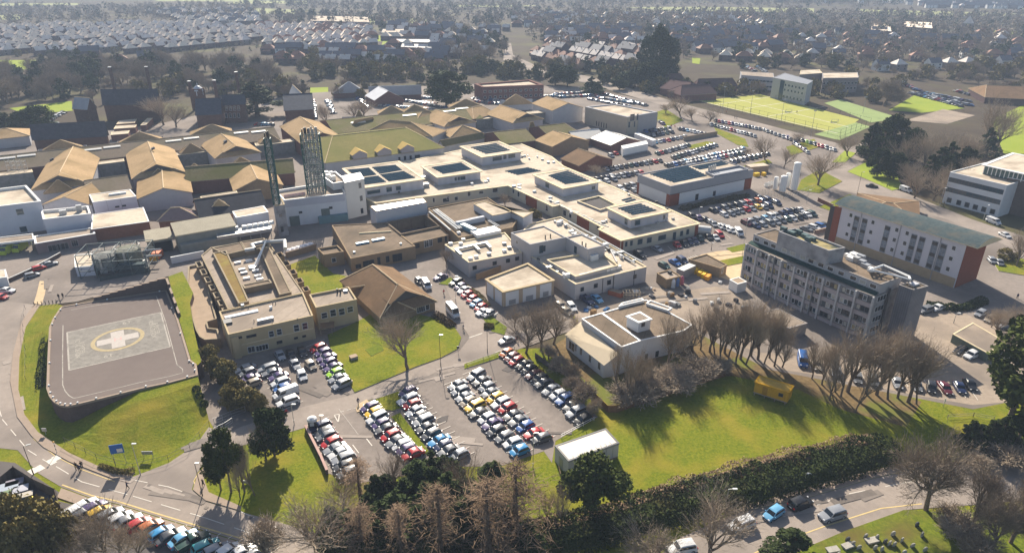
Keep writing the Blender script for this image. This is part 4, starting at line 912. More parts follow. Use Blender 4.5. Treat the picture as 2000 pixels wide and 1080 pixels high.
for px, h, lab in (([(1217, 291), (1266, 281), (1262, 275), (1213, 285)], 4.0, 'white portable unit with windowless ribbed side beside brick restaurant'), ([(1275, 275), (1282, 273), (1245, 259), (1239, 261)], 3.2, 'long white trailer parked lengthwise in the rear car park')):
 b = Bld('portable_unit', lab, 'portable unit', px, h, WHITEM, WHITEM, WHITEM, par=.03, rect=False, base=.3, group='white portable units')
 b.band('skirt', 0, .02, .98, .3, .9, .06, GREYM)
gable('gabled_brick_restaurant', 'brick building with brown gabled roof and two rooflights beside the rear car park', 'building', (1131, 323), (1097, 310), (1165, 302), (1123, 289), 3.4, 6.6, BRICK, BROWNT)
b = Bld('bin_store', 'tan brick substation block with brown flat roof beside yellow skips', 'building', [(1407, 524), (1420, 517), (1380, 496), (1345, 506)], 3.2, TANBRICK, BROOF, TANBRICK, par=.25, rect=False)
b.wpx(0, [(1411, 528, .9, 1.9)])
b = Bld('small_brick_store', 'small square brick store with rooftop fan among works vehicles', 'building', [(1302, 546), (1330, 539), (1309, 526), (1283, 533)], 3.0, TANBRICK, GROOF, TANBRICK, par=.25, rect=False)
b.roofbox('roof_fan', (1308, 534), (.9, .9, .7), BLACKM)
b = Bld('hoarding_store', 'pale box store beside foot of the concrete tower', 'building', [(1441, 555), (1459, 550), (1443, 541), (1425, 546)], 2.9, WHITEM, PAVE, WHITEM, par=.05, rect=False)
b = Bld('flat_roofed_garage', 'low flat roofed garage with sunlit sandy roof below the concrete tower', 'building', [(1541, 641), (1577, 631), (1520, 602), (1486, 611)], 3.2, CONC, SAND, CONC, par=.05, rect=False)
# ---------------------------------------------------------------- the helipad
WORN = mat('worn_white_line', (.36, .33, .29), .9, .2, 1.5, big=((.2, .18, .16), .5, .5, .7))
DZ = 4.0
deck = [(120, 600), (182, 589), (325, 567), (347, 622), (372, 704), (383, 712), (386, 733), (330, 748), (272, 760), (200, 778), (150, 790), (132, 793.5), (117, 791.5), (106, 785), (97, 774), (92, 760), (94, 700), (97, 640), (105, 622)]
dp = PP(deck, DZ); c = cent(dp)
HP = thing('helipad', 'raised tarmac helipad with pale square, yellow ring and white cross on curved retaining wall', 'helipad', (c.x, c.y, 0))
DARKBR = mat('dark_retaining_brick', (.12, .085, .075), .95, .2, 1.)
DECKM = mat('deck_tarmac', (.165, .135, .12), .95, .07, .5, big=((.135, .11, .10), .05, .45, .8))
m = MB(); m.prism([(p.x, p.y) for p in dp], 0, DZ, mi=1, mtop=0); m.build('deck', [DECKM, DARKBR], HP)
m = MB(); cc = ccw([(p.x, p.y) for p in dp]); o1 = inset(cc, -.1); i1 = inset(cc, .35)
n = len(cc)
for k in range(n):
 j = (k+1) % n
 m.poly([(*o1[k], DZ+.15), (*o1[j], DZ+.15), (*i1[j], DZ+.15), (*i1[k], DZ+.15)]); m.poly([(*o1[k], DZ-.3), (*o1[j], DZ-.3), (*o1[j], DZ+.15), (*o1[k], DZ+.15)]); m.poly([(*i1[j], DZ), (*i1[k], DZ), (*i1[k], DZ+.15), (*i1[j], DZ+.15)])
m.build('kerb', KERBL, HP)
i2 = inset(cc, 2.6); i3 = inset(cc, 2.78)
m = MB()
for k in range(n):
 j = (k+1) % n
 if k in (0,): continue
 if 9 <= (n-1-k) <= 17 or 9 <= k <= 17: m.poly([(*i2[k], DZ+.012), (*i2[j], DZ+.012), (*i3[j], DZ+.012), (*i3[k], DZ+.012)])
m.build('edge_line', WORN, HP)
sq = [P(131, 649, DZ), P(314, 610, DZ), P(332.5, 677, DZ), P(135, 723, DZ)]
SQM = mat('worn_pad_paint', (.185, .17, .15), .95, .2, .9, col2=(.31, .285, .25), stripe=(.5, 1.35, .2))
m = MB(); m.poly([(p.x, p.y, DZ+.01) for p in sq]); m.build('landing_square', SQM, HP)
m = MB()
for k in range(4):
 a, b_ = sq[k], sq[(k+1) % 4]; d_ = (b_-a).normalized(); nn = Vector((-d_.y, d_.x, 0))*.16
 m.poly([(*(a-nn)[:2], DZ+.014+.002*k), (*(b_-nn)[:2], DZ+.014+.002*k), (*(b_+nn)[:2], DZ+.014+.002*k), (*(a+nn)[:2], DZ+.014+.002*k)])
m.build('square_outline', WORN, HP)
cx = P(229.5, 662.5, DZ); rad = 5.45
cx = (P(176, 675, DZ)+P(283, 650, DZ))/2
m = MB()
for k in range(48):
 a, a2 = 2*math.pi*k/48, 2*math.pi*(k+1)/48
 m.poly([(cx.x+r*math.cos(t), cx.y+r*math.sin(t), DZ+.03) for r, t in ((rad-.85, a), (rad, a), (rad, a2), (rad-.85, a2))])
m.build('yellow_ring', mat('yellow_pad_paint', (.37, .30, .18), .85, .2, 1.5), HP)
m = MB(); ux = (sq[1]-sq[0]).normalized(); uy = Vector((-ux.y, ux.x, 0))
for a, b_, z in ((4.2, 1.35, .034), (1.35, 4.2, .038)):
 m.poly([tuple(cx+ux*(sx*a)+uy*(sy*b_)+Vector((0, 0, z))) for sx, sy in ((-1, -1), (1, -1), (1, 1), (-1, 1))])
m.build('white_cross', mat('white_pad_paint', (.42, .38, .345), .85, .12, 1.5), HP)
m = MB(); m.box((cx.x, cx.y, DZ+.041), (1.5, .25, .004), math.atan2(ux.y, ux.x)); 
for s in (-1, 1): m.box((cx.x+ux.x*s*.62, cx.y+ux.y*s*.62, DZ+.0415), (.25, 1.7, .004), math.atan2(ux.y, ux.x))
m.build('letter_h', mat('faded_red_paint', (.5, .33, .3), .8), HP)
def text(s, p, ang, size, m, parent, name='lettering', al='CENTER'):
 cu = bpy.data.curves.new(name, 'FONT'); cu.body = s; cu.size = size; cu.align_x = al; cu.align_y = 'CENTER'; cu.extrude = .002
 o = bpy.data.objects.new(name, cu); COL.objects.link(o); bpy.context.view_layer.update()
 me = bpy.data.meshes.new_from_object(o.evaluated_get(bpy.context.evaluated_depsgraph_get())); bpy.data.objects.remove(o)
 me.materials.clear(); me.materials.append(m); o = bpy.data.objects.new(name, me); COL.objects.link(o)
 o.parent = parent; o.location = Vector(p)-parent.location; o.rotation_euler = ang if isinstance(ang, tuple) else (0, 0, ang); return o
TP = mat('letter_paint', (.36, .33, .28), .85)
ang = math.atan2(ux.y, ux.x)
for (px, off, s) in (((151.5, 680), 0, 'ROYAL DEVON'), ((160, 679), 0, '& EXETER'), ((297, 643), 0, 'ROYAL DEVON'), ((305.5, 641), 0, '& EXETER')):
 p = P(*px, DZ); text(s, (p.x, p.y, DZ+.02), ang-math.pi/2, 1.35, TP, HP)
for px, a_ in (((248, 630), 0), ((212, 695), 0)): p = P(*px, DZ); text('6T', (p.x, p.y, DZ+.02), ang+a_, 1.8, TP, HP)
for k in range(26):
 t = k/26*n; i = int(t); p = Vector(i1[i]).lerp(Vector(i1[(i+1) % n]), t-i); m = MB(); m.box((p.x, p.y, DZ+.22), (.3, .3, .3)); m.build('edge_light', WHITEM, HP)
A, B_ = P(184, 588, DZ), P(328, 566, DZ); C_ = P(349, 618, DZ)
RW = thing('retaining_wall', 'stepped dark brick retaining wall behind the helipad', 'wall', (A.x, A.y, 0))
m = MB(); Nn = 9; d_ = (B_-A); nn = Vector((-d_.y, d_.x, 0)).normalized()
for k in range(Nn):
 p, q = A.lerp(B_, k/Nn), A.lerp(B_, (k+1)/Nn); z = DZ+.7+2.6*(k+1)/Nn
 m.prism([(p.x, p.y), (q.x, q.y), ((q+nn*.6).x, (q+nn*.6).y), ((p+nn*.6).x, (p+nn*.6).y)], 0, z, mi=0, mtop=1)
m.build('wall', [DARKBR, KERBL], RW)
m = MB(); e = (C_-B_); n2 = Vector((e.y, -e.x, 0)).normalized(); n2 = n2 if n2.x > 0 else -n2
for k in range(4):
 p, q = B_.lerp(C_, k/4), B_.lerp(C_, (k+1)/4); m.prism([(p.x, p.y), (q.x, q.y), ((q+n2*.5).x, (q+n2*.5).y), ((p+n2*.5).x, (p+n2*.5).y)], 0, DZ+3.3-.8*k, mi=0, mtop=1)
m.build('side_wall', [DARKBR, KERBL], RW)
m = MB()
inner = [(97, 640, 1.6), (94, 700, .9), (92, 760, .25), (97, 774, .15), (106, 785, .12), (117, 791.5, .12), (132, 793.5, .25), (150, 790, .7), (200, 778, 2.1), (272, 760, 3.7), (330, 748, 3.9), (386, 733, 3.95)]
outer = [(52, 640), (38, 700), (36, 760), (44, 800), (58, 826), (75, 845), (100, 864), (135, 885), (190, 910), (264, 925), (372, 880), (411, 832)]
rows = []
for (ix, iy, iz), (ox, oy) in zip(inner, outer):
 a = P(ix, iy, DZ); b_ = P(ox, oy, .11); row = []
 for k in range(7):
  t = k/6; s = t*t*(3-2*t) if iz > 1 else t; p = a.lerp(b_, t); row.append(Vector((p.x, p.y, iz+(.11-iz)*s)))
 rows.append(row)
top = [Vector((*P(120, 600, DZ)[:2], 2.)), Vector((*P(78, 597, .11)[:2], .11))]
rows = [[top[0].lerp(top[1], k/6) for k in range(7)]]+rows
for r0, r1 in zip(rows, rows[1:]):
 for k in range(6): m.poly([r0[k], r0[k+1], r1[k+1], r1[k]])
o = m.build('lawn_bank', GRASS); o['kind'] = 'structure'
m = MB(); m.prism([(p.x, p.y) for p in PP([(329, 540), (356, 530), (377, 572), (371, 592), (378, 640), (393, 706), (386, 713), (374, 704), (349, 622)], 3.9)], 0, 3.9, mi=1, mtop=0)
o = m.build('lawn_terrace', [GRASS, DARKBR]); o['kind'] = 'structure'
# ---------------------------------------------------------------- tan roofed hospital complex
WW = mat('grey_white_boarding', (.42, .42, .44), .8, .08, .5, stripe=(1.5, .2, .1))
DB = mat('dull_red_brick', (.17, .085, .07), .95, .18, 1.)
G_ = 'tan roofed pavilions of the old hospital'
S_ = 'mossy spine roofs of the old hospital'
def tan(label, *a, wall=WW, roof=TANR, group=G_, name='pavilion', **k): return gable(name, label, 'building', *a, wall, roof, group=group, **k)
SP1 = tan('long weathered spine range running behind the left tan pavilions', (-60, 340), (545, 271), (-40, 309), (545, 247), 6, 9.3, wall=DB, roof=GREYR, group=S_, name='spine_range')
tan('weathered grey tiled range left of white panelled link block', (174, 380), (255, 368), (172, 352), (252, 341.5), 6, 8.6, wall=DB, roof=GREYR, group=S_, name='spine_range')
tan('mossy long range crossed by a tan hip behind green chimney', (364, 354), (573, 336.5), (359, 326), (560, 312), 5.5, 9, wall=DB, roof=MOSSR, group=S_, name='spine_range')
SP2 = tan('brown spine range running far behind large mossy roof', (655, 261), (942, 231), (620, 238), (945, 205), 6, 9.3, wall=DB, roof=MOSSR, group=S_, name='spine_range')
tan('mossy range leading to tan hipped entrance above solar wing', (985, 281), (1046, 274), (950, 261.5), (1057, 247), 5, 8, wall=DB, roof=MOSSR, group=S_, name='spine_range')
tan('mossy roof range tucked behind pale cross gabled building', (1075, 268), (1132, 261), (1064, 246), (1112, 239.5), 5, 8, wall=DB, roof=MOSSR, hip=(0, 1), group=S_, name='spine_range')
tan('low mossy range beside grey gutter right of large mossy roof', (866, 284), (945, 268), (870, 272), (942, 259), 4.5, 6.5, wall=WW, roof=MOSSR, group=S_, name='spine_range')
PV = []
PV.append(pav('broad tan pavilion at left with dark gablet and square roof hatch', (62, 371), (174, 359), (74, 312), 10.4, 6.4))
PV.append(pav('tan pavilion above white panelled link block with dark gablet', (259, 349), (360, 336), (246, 300), 10.4, 6.4))
PV.append(pav('tan pavilion with white boarded wall left of narrow flue tower', (421, 309), (508, 297), (396, 282), 10.2, 6.6))
pav('low tan gable behind white emergency terrace', (84, 399), (178, 399.5), (92, 372), 8.0, 5.2, gl=0, fh=0)
pav('low tan gable on brick walls behind the link block', (269, 388), (374, 375), (263, 352), 8.2, 5.4, gl=0, fh=0)
pav('tan hipped gable left of narrow green chimney tower', (458, 372), (551, 360.5), (440, 345), 8.6, 5.2, gl=0, fh=0, wall=TANBRICK)
tan('large tan roofed hall behind wide flue tower', (590, 281), (548, 247), (652, 272), (580, 227), 7, 11, wall=DB, hip=(0, 1))
g = tan('biggest mossy roof with three small tan dormers', (636, 318), (866, 288.5), (649, 266), (793, 250.5), 6.6, 11.6, hip=(1, 1), roof=mat('moss_green_tile', (.20, .175, .06), .95, .2, .7, big=((.15, .15, .04), .06, .4, .7)))
GM = g
for (x, y) in ((703, 305), (751, 299.5), (796, 294)):
 dd = ray(x, y); nrm = -GM.w; o_ = Vector((0, 0, CAMH)); t = (GM.A-o_).dot(nrm)/dd.dot(nrm); p = o_+dd*t; p.z = 6.6
 m = MB(); u, w = GM.u, GM.w; hw = 3.0
 f = [p-u*hw-w*.3, p+u*hw-w*.3]
 up = Vector((0, 0, 1))
 m.poly([f[0]-up*.6, f[1]-up*.6, f[1]+up*1.9, (f[0]+f[1])/2+up*3.4, f[0]+up*1.9]); 
 for q in f: m.poly([q-up*.6, q+up*1.9, q+up*1.9+w*4.5, q-up*.6+w*4.5])
 for s, q in ((-1, f[0]), (1, f[1])):
  pk = (f[0]+f[1])/2+up*3.55-w*.5; lo = q+u*(s*.5)+up*1.65-w*.5
  m.poly([lo, pk, pk+w*7, lo+w*4.3], 1)
 m.build('dormer', [mat('lilac_louvre', (.30, .28, .30), .8, .08), mat('golden_tile', (.42, .30, .10), .95, .12)], g.root)
g.win([(780, 311), (791, 309), (802, 308)], 1.0, 1.8, frame=DARKFRAME); g.win([(815, 306)], 2.4, 1.4, frame=DARKFRAME)
tan('tan hip rising behind the biggest mossy roof', (722, 254), (845, 266), (764, 234), (800, 240), 6.5, 10.5, hip=(1, 1))
pav('tan pavilion with dark gablet behind the upper solar roofs', (868, 247), (929, 238), (845, 228), 10.0, 6.6)
pav('tan pavilion with skylight right of the gablet pavilion', (1002, 240), (1060, 232), (954, 222), 10.2, 6.6)
def pyr(label, A, B, D, apex, ze, zr, wall=WW, roof=TANR): return tan(label, A, B, apex, apex, ze, zr, wall=wall, roof=roof, hip=(1, 1))
pyr('bright tan pyramid roof above left end of low mossy range', (880, 268), (946, 261.5), None, (903, 245), 5, 8.5)
pyr('small bright tan pyramid roof in front of the skylight pavilion', (1025, 251), (1057, 247), None, (1036, 239), 5.2, 8)
pyr('tan pyramid roof nearest the mown strip at far back', (977, 197.5), (1040, 194), None, (1007, 184.5), 6.5, 9.8)
pyr('tan pyramid roof at rear beside the round evergreen', (879, 208.5), (939, 205), None, (912, 194.5), 6.5, 9.5)
pyr('low tan hip roof at rear in front of the car park trees', (788, 219), (838, 215.5), None, (809, 205), 6.5, 9.5)
pyr('tan hip with dark front gable by the rear car park entrance', (740, 222), (790, 219.5), None, (765, 207), 6.2, 9.3)
pyr('yellowish tan hip left end of brown spine range', (668, 229), (737, 226.5), None, (700, 216), 6.2, 9.4)
pyr('tan roof peeping over the left end of long spine range', (75, 292), (169, 283), None, (118, 273.5), 6.5, 10)
pyr('tan roof with small corner chimney behind long spine range', (230, 275), (319, 267), None, (273, 258), 6.5, 10)
pyr('weathered tan hip behind the flue tower side pavilion', (373, 263), (452, 256), None, (416, 243.5), 6.5, 9.6)
pyr('pale grey hipped lodge at far left edge', (-30, 274), (56, 265), None, (5, 251), 5, 8)
for (a, b_, r0, lab) in (((636, 259), (750, 238), (728, 229), 'tan cross hip on the brown spine range'), ((810, 240), (865, 231), (838, 217), 'second tan cross hip on brown spine range'), ((925, 232), (968, 222), (942, 206), 'third tan cross hip at right end of brown spine')):
 pyr(lab, a, b_, None, r0, 6.2, 9.6)
tan('tan hipped entrance range with open brick end above the solar wing', (1079, 286), (1046, 274), (1110, 265), (1058, 248), 5, 8.2, wall=TANBRICK)
g = tan('tall white boarded gable hall at the rear', (1079, 216), (1040, 202), (1105, 199.5), (1070, 189), 8, 11.2)
pyr('small tan hip between the white boarded pavilion and mossy range', (447, 323), (495, 316), None, (467, 308), 5, 8)
pyr('small tan peak behind low gable left of link block', (88, 368), (142, 361), None, (115, 352), 5.5, 8.6)
pyr('small tan peak behind low brick gable above link block', (284, 346), (336, 339), None, (309, 330), 5.6, 8.6)
pyr('small tan hip on right end of mossy range by wide flue tower', (541, 338), (574, 333), None, (556, 318), 5, 8, wall=DB)
pyr('small tan hip touching left end of the mossy range', (362, 334), (398, 330), None, (380, 320), 5, 8, wall=DB)
pyr('tiny pale gable standing on the dark slate range', (412, 400), (446, 396), None, (426, 390), 6.4, 8.2, wall=DB)
pyr('tan hip on the spine right of flue tower pavilion', (508, 280), (548, 275), None, (528, 262), 6, 9)
pyr('tan hip roof behind the cream roofed kitchen block', (352, 300), (398, 293), None, (374, 281), 6, 9)
for px in ([(170, 324), (243, 315), (241, 310), (167, 319)], [(340, 304), (407, 296), (404, 291), (337, 299)], [(500, 285), (575, 276), (572, 271), (497, 280)], [(800, 249), (856, 243), (850, 239), (794, 245)], [(930, 234), (968, 230), (962, 226), (925, 230)], [(1032, 223), (1072, 219), (1068, 215), (1028, 219)], [(-40, 348), (64, 336), (62, 331), (-42, 342)]):
 Bld('link_corridor', 'flat roofed link corridor near x%d' % px[0][0], 'building', px, 5.6, mat('streaked_grey_board', (.20, .20, .19), .9, .25, .8), LROOF, CREAMT, par=.1, rect=False, group='flat link corridors between the pavilions')
LCL = ['flat roofed link corridor right of broad tan pavilion', 'flat roofed link corridor between the two gablet pavilions above mossy range', 'flat roofed link corridor behind narrow flue tower', 'short flat roofed link behind biggest mossy roof', 'short flat roofed link left of skylight pavilion', 'short flat roofed link beside tall white gable hall', 'flat roofed link corridor at left edge behind emergency building']
for o, l in zip([o for o in bpy.data.objects if o.name.startswith('link_corridor')], LCL): o['label'] = l
Bld('kitchen_block', 'flat cream roofed block left of dark slate range', 'building', [(396, 392), (466, 381), (462, 373), (391, 384)], 5.2, DB, LROOF, CREAMT, par=.1, rect=False)
t = thing('scaffold', 'small scaffold of grey poles beside broad tan pavilion', 'scaffold', P(40, 362)); m = MB()
c = P(40, 362)
for i in range(4):
 for j in range(2):
  p = c+Vector((i*2.2-3.3, j*2.2, 0)); m.tube(p, p+Vector((0, 0, 10)), .09, n=4)
for z in (2, 4, 6, 8, 9.5):
 for j in range(2): m.tube(c+Vector((-3.3, j*2.2, z)), c+Vector((3.3, j*2.2, z)), .07, n=4)
 for i in range(4): m.tube(c+Vector((i*2.2-3.3, 0, z)), c+Vector((i*2.2-3.3, 2.2, z)), .07, n=4)
m.build('pole_frame', STEEL, t)
PR = mat('pale_sheet_roof', (.50, .48, .44), .6, .06, .4)
g = gable('cross_gabled_clinic', 'low brick clinic with pale grey cross gabled sheet roof', 'building', (1193, 283.5), (1155, 270), (1225, 262), (1140, 248), 3.6, 6.2, DB, PR, ridge=WHITEM)
gable(None, None, None, (1125, 273), (1180, 267), (1128, 258), (1200, 247), 3.6, 6.0, DB, PR, root=g.root, ridge=WHITEM)
# ---------------------------------------------------------------- the dark victorian hospital
VB = mat('soot_dark_brick', (.12, .07, .055), .95, .25, .8)
VS = mat('victorian_slate', (.06, .066, .085), .75, .25, .7)
def vic(label, *a, **k): return gable('victorian_range', label, 'building', *a, VB, VS, group='dark Victorian hospital ranges', ridge=VS, trim=VS, **k)
g = vic('long dark slate Victorian range nearest the tan pavilions', (66, 262), (208, 255), (66, 242), (209, 239), 8, 12.5)
for x in (82, 108, 127, 150, 172, 190): g.win([(x, 268)], 1.2, 2.4)
g = vic('tall dark Victorian range with small dormers behind bare trees', (205, 196), (312, 195), (203, 175), (315, 175), 11, 17)
for x in (222, 240, 258, 276, 294): g.win([(x, 204), (x, 218)], 1.3, 2.4)
g = vic('dark slate hall with pale verge beside cupola', (383, 224.5), (431, 222), (376, 195), (430, 191), 8, 14.5)
g = vic('tall dark windowed wing right of the slate hall', (436, 203), (478, 201), (434, 187), (476, 185), 11, 15)
for x in (442, 450, 458, 466): g.win([(x, 212), (x, 226)], 1.3, 2.6)
g = vic('dark gabled Victorian block beside the small bright lawn', (556, 216), (612, 213), (551, 166), (606, 164), 9, 15, wd=14)
gable(None, None, None, (585, 199), (566, 180), (590, 183), (575, 170), 9, 13, VB, mat('lit_slate', (.30, .30, .32), .5, .1), root=g.root)  # paler copy of the slate, sunlight put into its colour
gable('victorian_gable', 'pale lit slate gable wing with dormers at left of the Victorian hospital', 'building', (187, 208), (160, 206), (201, 190), (178, 196), 9, 14, VB, mat('lit_slate', (.3, .3, .32), .5, .1), hip=(0, 0))  # roof uses the slate copy with the sunlight in its colour
t = thing('cupola', 'white domed cupola standing above the dark Victorian roofs', 'cupola', P(398, 236)); c = P(398, 236)
zt = topz(398, 236, 166); m = MB(); m.box((c.x, c.y, zt*.45), (5, 5, zt*.9)); m.build('turret', VB, t)
m = MB(); m.lathe((c.x, c.y, 0), [(2.6, zt*.72), (2.6, zt*.84)], 8); m.build('drum', mat('cupola_white', (.5, .5, .52), .6), t)
m = MB(); m.lathe((c.x, c.y, 0), [(2.9, zt*.84), (2.4, zt*.91), (1.2, zt*.96), (.3, zt*.98), (.15, zt*1.04)], 10); m.build('dome', mat('lead_dome', (.38, .40, .44), .5), t)
for x, y, h in ((228, 192, 19.5), (298, 191, 19.5), (380, 216, 17), (428, 214, 17), (470, 198, 18)):
 t = thing('chimney_stack', 'slim brick chimney stack of the Victorian hospital', 'chimney', P(x, y), 'Victorian chimney stacks'); c = P(x, y); m = MB(); m.box((c.x, c.y, h/2), (1.6, 1.2, h)); m.build('stack', VB, t); m = MB(); m.box((c.x, c.y, h+.2), (1.9, 1.5, .4)); m.build('cap', WHITEM, t)
for px, h, lab in (([(227, 243), (263, 240), (267, 233), (233, 236)], 3.5, 'flat roofed hut with tan roof between Victorian ranges'), ([(222, 252), (264, 249), (267, 244), (226, 246)], 3.2, 'pale roofed long hut nearest the tan roofs'), ([(216, 264), (250, 261), (253, 255), (218, 258)], 3.2, 'orange roofed hut touching the spine range'), ([(274, 245), (285, 244), (298, 231), (288, 231)], 3.2, 'narrow mossy roofed hut set end on')):
 Bld('hut', lab, 'hut', px, h, DB, LROOF, CREAMT, par=.05, rect=False, group='huts between Victorian ranges')
GR2 = mat('silver_grey_tile', (.33, .32, .33), .7, .1, .5)
g = gable('rear_clinic', 'grey roofed clinic with pale gables behind the rear car park', 'building', (722, 185), (822, 182), (719, 170), (813, 167), 4, 8.5, DB, GR2, ridge=WHITEM)
gable(None, None, None, (651, 180), (711, 177.5), (683, 160.5), (684, 160.5), 4.5, 10, DB, GR2, hip=(1, 1), root=g.root, ridge=WHITEM)
gable(None, None, None, (786, 191), (767, 182), (763, 178), (757, 168), 4.2, 9, DB, mat('lit_gable_roof', (.42, .43, .47), .5), root=g.root, ridge=WHITEM, wd=9)  # lighter than the grey tile, sunlight put into this roof colour
b = Bld('brown_flat_block', 'long brown brick block with pale inset flat roofs behind rear car park', 'building', [(942, 170.5), (1062, 166), (1035, 156), (926, 164)], 9., DB, LROOF, DB, par=.9, rect=False, t=1.8)
b.wgrid(0, [k/12+.04 for k in range(12)], [2.5, 6.], 1.6, 1.5)
b = Bld('college_block', 'modern college block with sloping grey roof beside the sports pitch', 'building', [(1510, 152), (1577, 165), (1588, 158), (1533, 143)], 13., mat('pale_college_wall', (.36, .36, .38), .8, .08), mat('slate_grey_roof', (.16, .17, .2), .6, .1), GREYCL, par=.1, rect=False)
b.wgrid(0, [k/10+.4 for k in range(6)], [3, 7, 10], 1.6, 1.6, glass=BGLASS)
b.band('glass_corner', 0, .24, .36, .5, 12.4, .15, BGLASS)
b = Bld('college_wing', 'flat beige roofed college wing right of sloping grey roof', 'building', [(1608, 153), (1677, 152), (1675, 142), (1606, 143)], 10, mat('college_brick', (.22, .19, .18), .9, .1), LROOF, GREYCL, par=.1, rect=False)
b.wgrid(0, [k/10+.05 for k in range(10)], [3, 6.5], 1.6, 1.6)
b = Bld('college_hall', 'pale hipped hall roof rising behind the college blocks', 'building', [(1562, 146), (1606, 143), (1600, 136), (1564, 138)], 10, mat('college_brick', (.2, .2, .2)), LROOF, CREAMT, par=.1, rect=False)
b = Bld('ribbon_block', 'dark roofed block with pale ribbon floors at left of the college', 'building', [(1448, 147), (1512, 152), (1510, 143), (1446, 140)], 9, mat('pale_college_wall', (.36, .36, .38)), GROOF, GREYCL, par=.1, rect=False)
b.wgrid(0, [k/9+.06 for k in range(9)], [2.5, 6], 3.2, 1.5, glass=BGLASS)
MAR = mat('maroon_tile', (.12, .075, .07), .95, .15, .6)
for a in (((1290, 172), (1350, 180), (1300, 155), (1350, 160)), ((1330, 186), (1400, 182), (1335, 168), (1385, 163)), ((1360, 170), (1440, 168), (1365, 155), (1430, 153)), ((1290, 160), (1340, 156), (1300, 146), (1330, 144))):
 gable('maroon_school', 'maroon tiled school roof at x%d beside the pitch trees' % a[0][0], 'building', *a, 4.5, 9, DB, MAR, hip=(1, 1), group='maroon tiled school roofs', ridge=MAR)
for o, l in zip([o for o in bpy.data.objects if o.name.startswith('maroon_school')], ['maroon tiled school hall leftmost of its cluster beside tall evergreen', 'maroon tiled school block nearest sports pitch', 'maroon tiled school block rightmost of its cluster', 'small maroon tiled school block at the rear of its cluster']): o['label'] = l

RL = mat('white_slotted_rooflight', (.62, .60, .56), .5, .05)
def on_roof(G, px, size, name, m, near=True):
 p, Mx = G.hit(*px, near); b = MB(); b.box(p+Mx @ Vector((0, 0, size[2]/2+.08)), size, M=Mx); b.build(name, m, G.root)
for x, y in ((12, 310), (52, 305), (182, 293), (219, 288), (339, 276), (374, 271), (471, 260), (505, 258)): on_roof(SP1, (x, y), (6.5, 1.2, .3), 'rooflight', RL)
for x, y in ((800, 226), (878, 218), (902, 213), (700, 240)): on_roof(SP2, (x, y), (7.5, 1.3, .3), 'rooflight', RL)
for G, px in ((PV[0], (103, 313)), (PV[1], (300, 292)), (PV[2], (441, 278))): on_roof(G, px, (1.5, 1.5, .7), 'roof_hatch', DARKFRAME, False)
# ---------------------------------------------------------------- trees
BARK = mat('grey_brown_bark', (.17, .13, .095), .95, .2, 2.)
TWIG = mat('winter_twig', (.26, .205, .15), .95, .25, 1.2, col2=(.38, .31, .235), rnd=.2)
TWIG2 = mat('grey_winter_twig', (.19, .15, .115), .95, .25, 1.2, col2=(.29, .235, .175), rnd=.2)
LARCHM = mat('brown_larch_twig', (.15, .10, .065), .95, .3, 1., col2=(.27, .19, .125), rnd=.35)
LEAFD = mat('dark_evergreen_leaf', (.028, .044, .016), .8, .3, 1., col2=(.062, .08, .026), rnd=.3)
LEAFO = mat('olive_evergreen_leaf', (.12, .10, .035), .85, .3, 1.1, col2=(.24, .19, .07))
LEAFP = mat('pine_needle', (.035, .055, .018), .85, .3, .9, col2=(.085, .095, .02))
IVY = mat('ivy_leaf', (.026, .04, .013), .8, .35, .7, col2=(.058, .072, .02), big=((.085, .062, .03), .2, .5, .75))
def quad(b, p, s, R, asp=1.):
 n = Vector((R.gauss(0, 1), R.gauss(0, 1), R.gauss(0, 1)+.5)).normalized()
 u = n.orthogonal().normalized(); v = n.cross(u); t = R.uniform(0, 6.28)
 a = u*math.cos(t)+v*math.sin(t); c = n.cross(a)
 a = a*s; c = c*s*asp
 i = len(b.v); b.v += [tuple(p-a-c*.3), tuple(p+c), tuple(p+a-c*.3), tuple(p-c)]; b.f.append((i, i+1, i+2, i+3)); b.m.append(0)
def strip(b, p, q, w, R):
 d = (q-p); n = d.cross(Vector((R.gauss(0, 1), R.gauss(0, 1), R.gauss(0, 1))))
 if n.length < 1e-6: return
 n.normalize(); n *= w
 i = len(b.v); b.v += [tuple(p-n), tuple(p+n), tuple(q+n*.4), tuple(q-n*.4)]; b.f.append((i, i+1, i+2, i+3)); b.m.append(0)
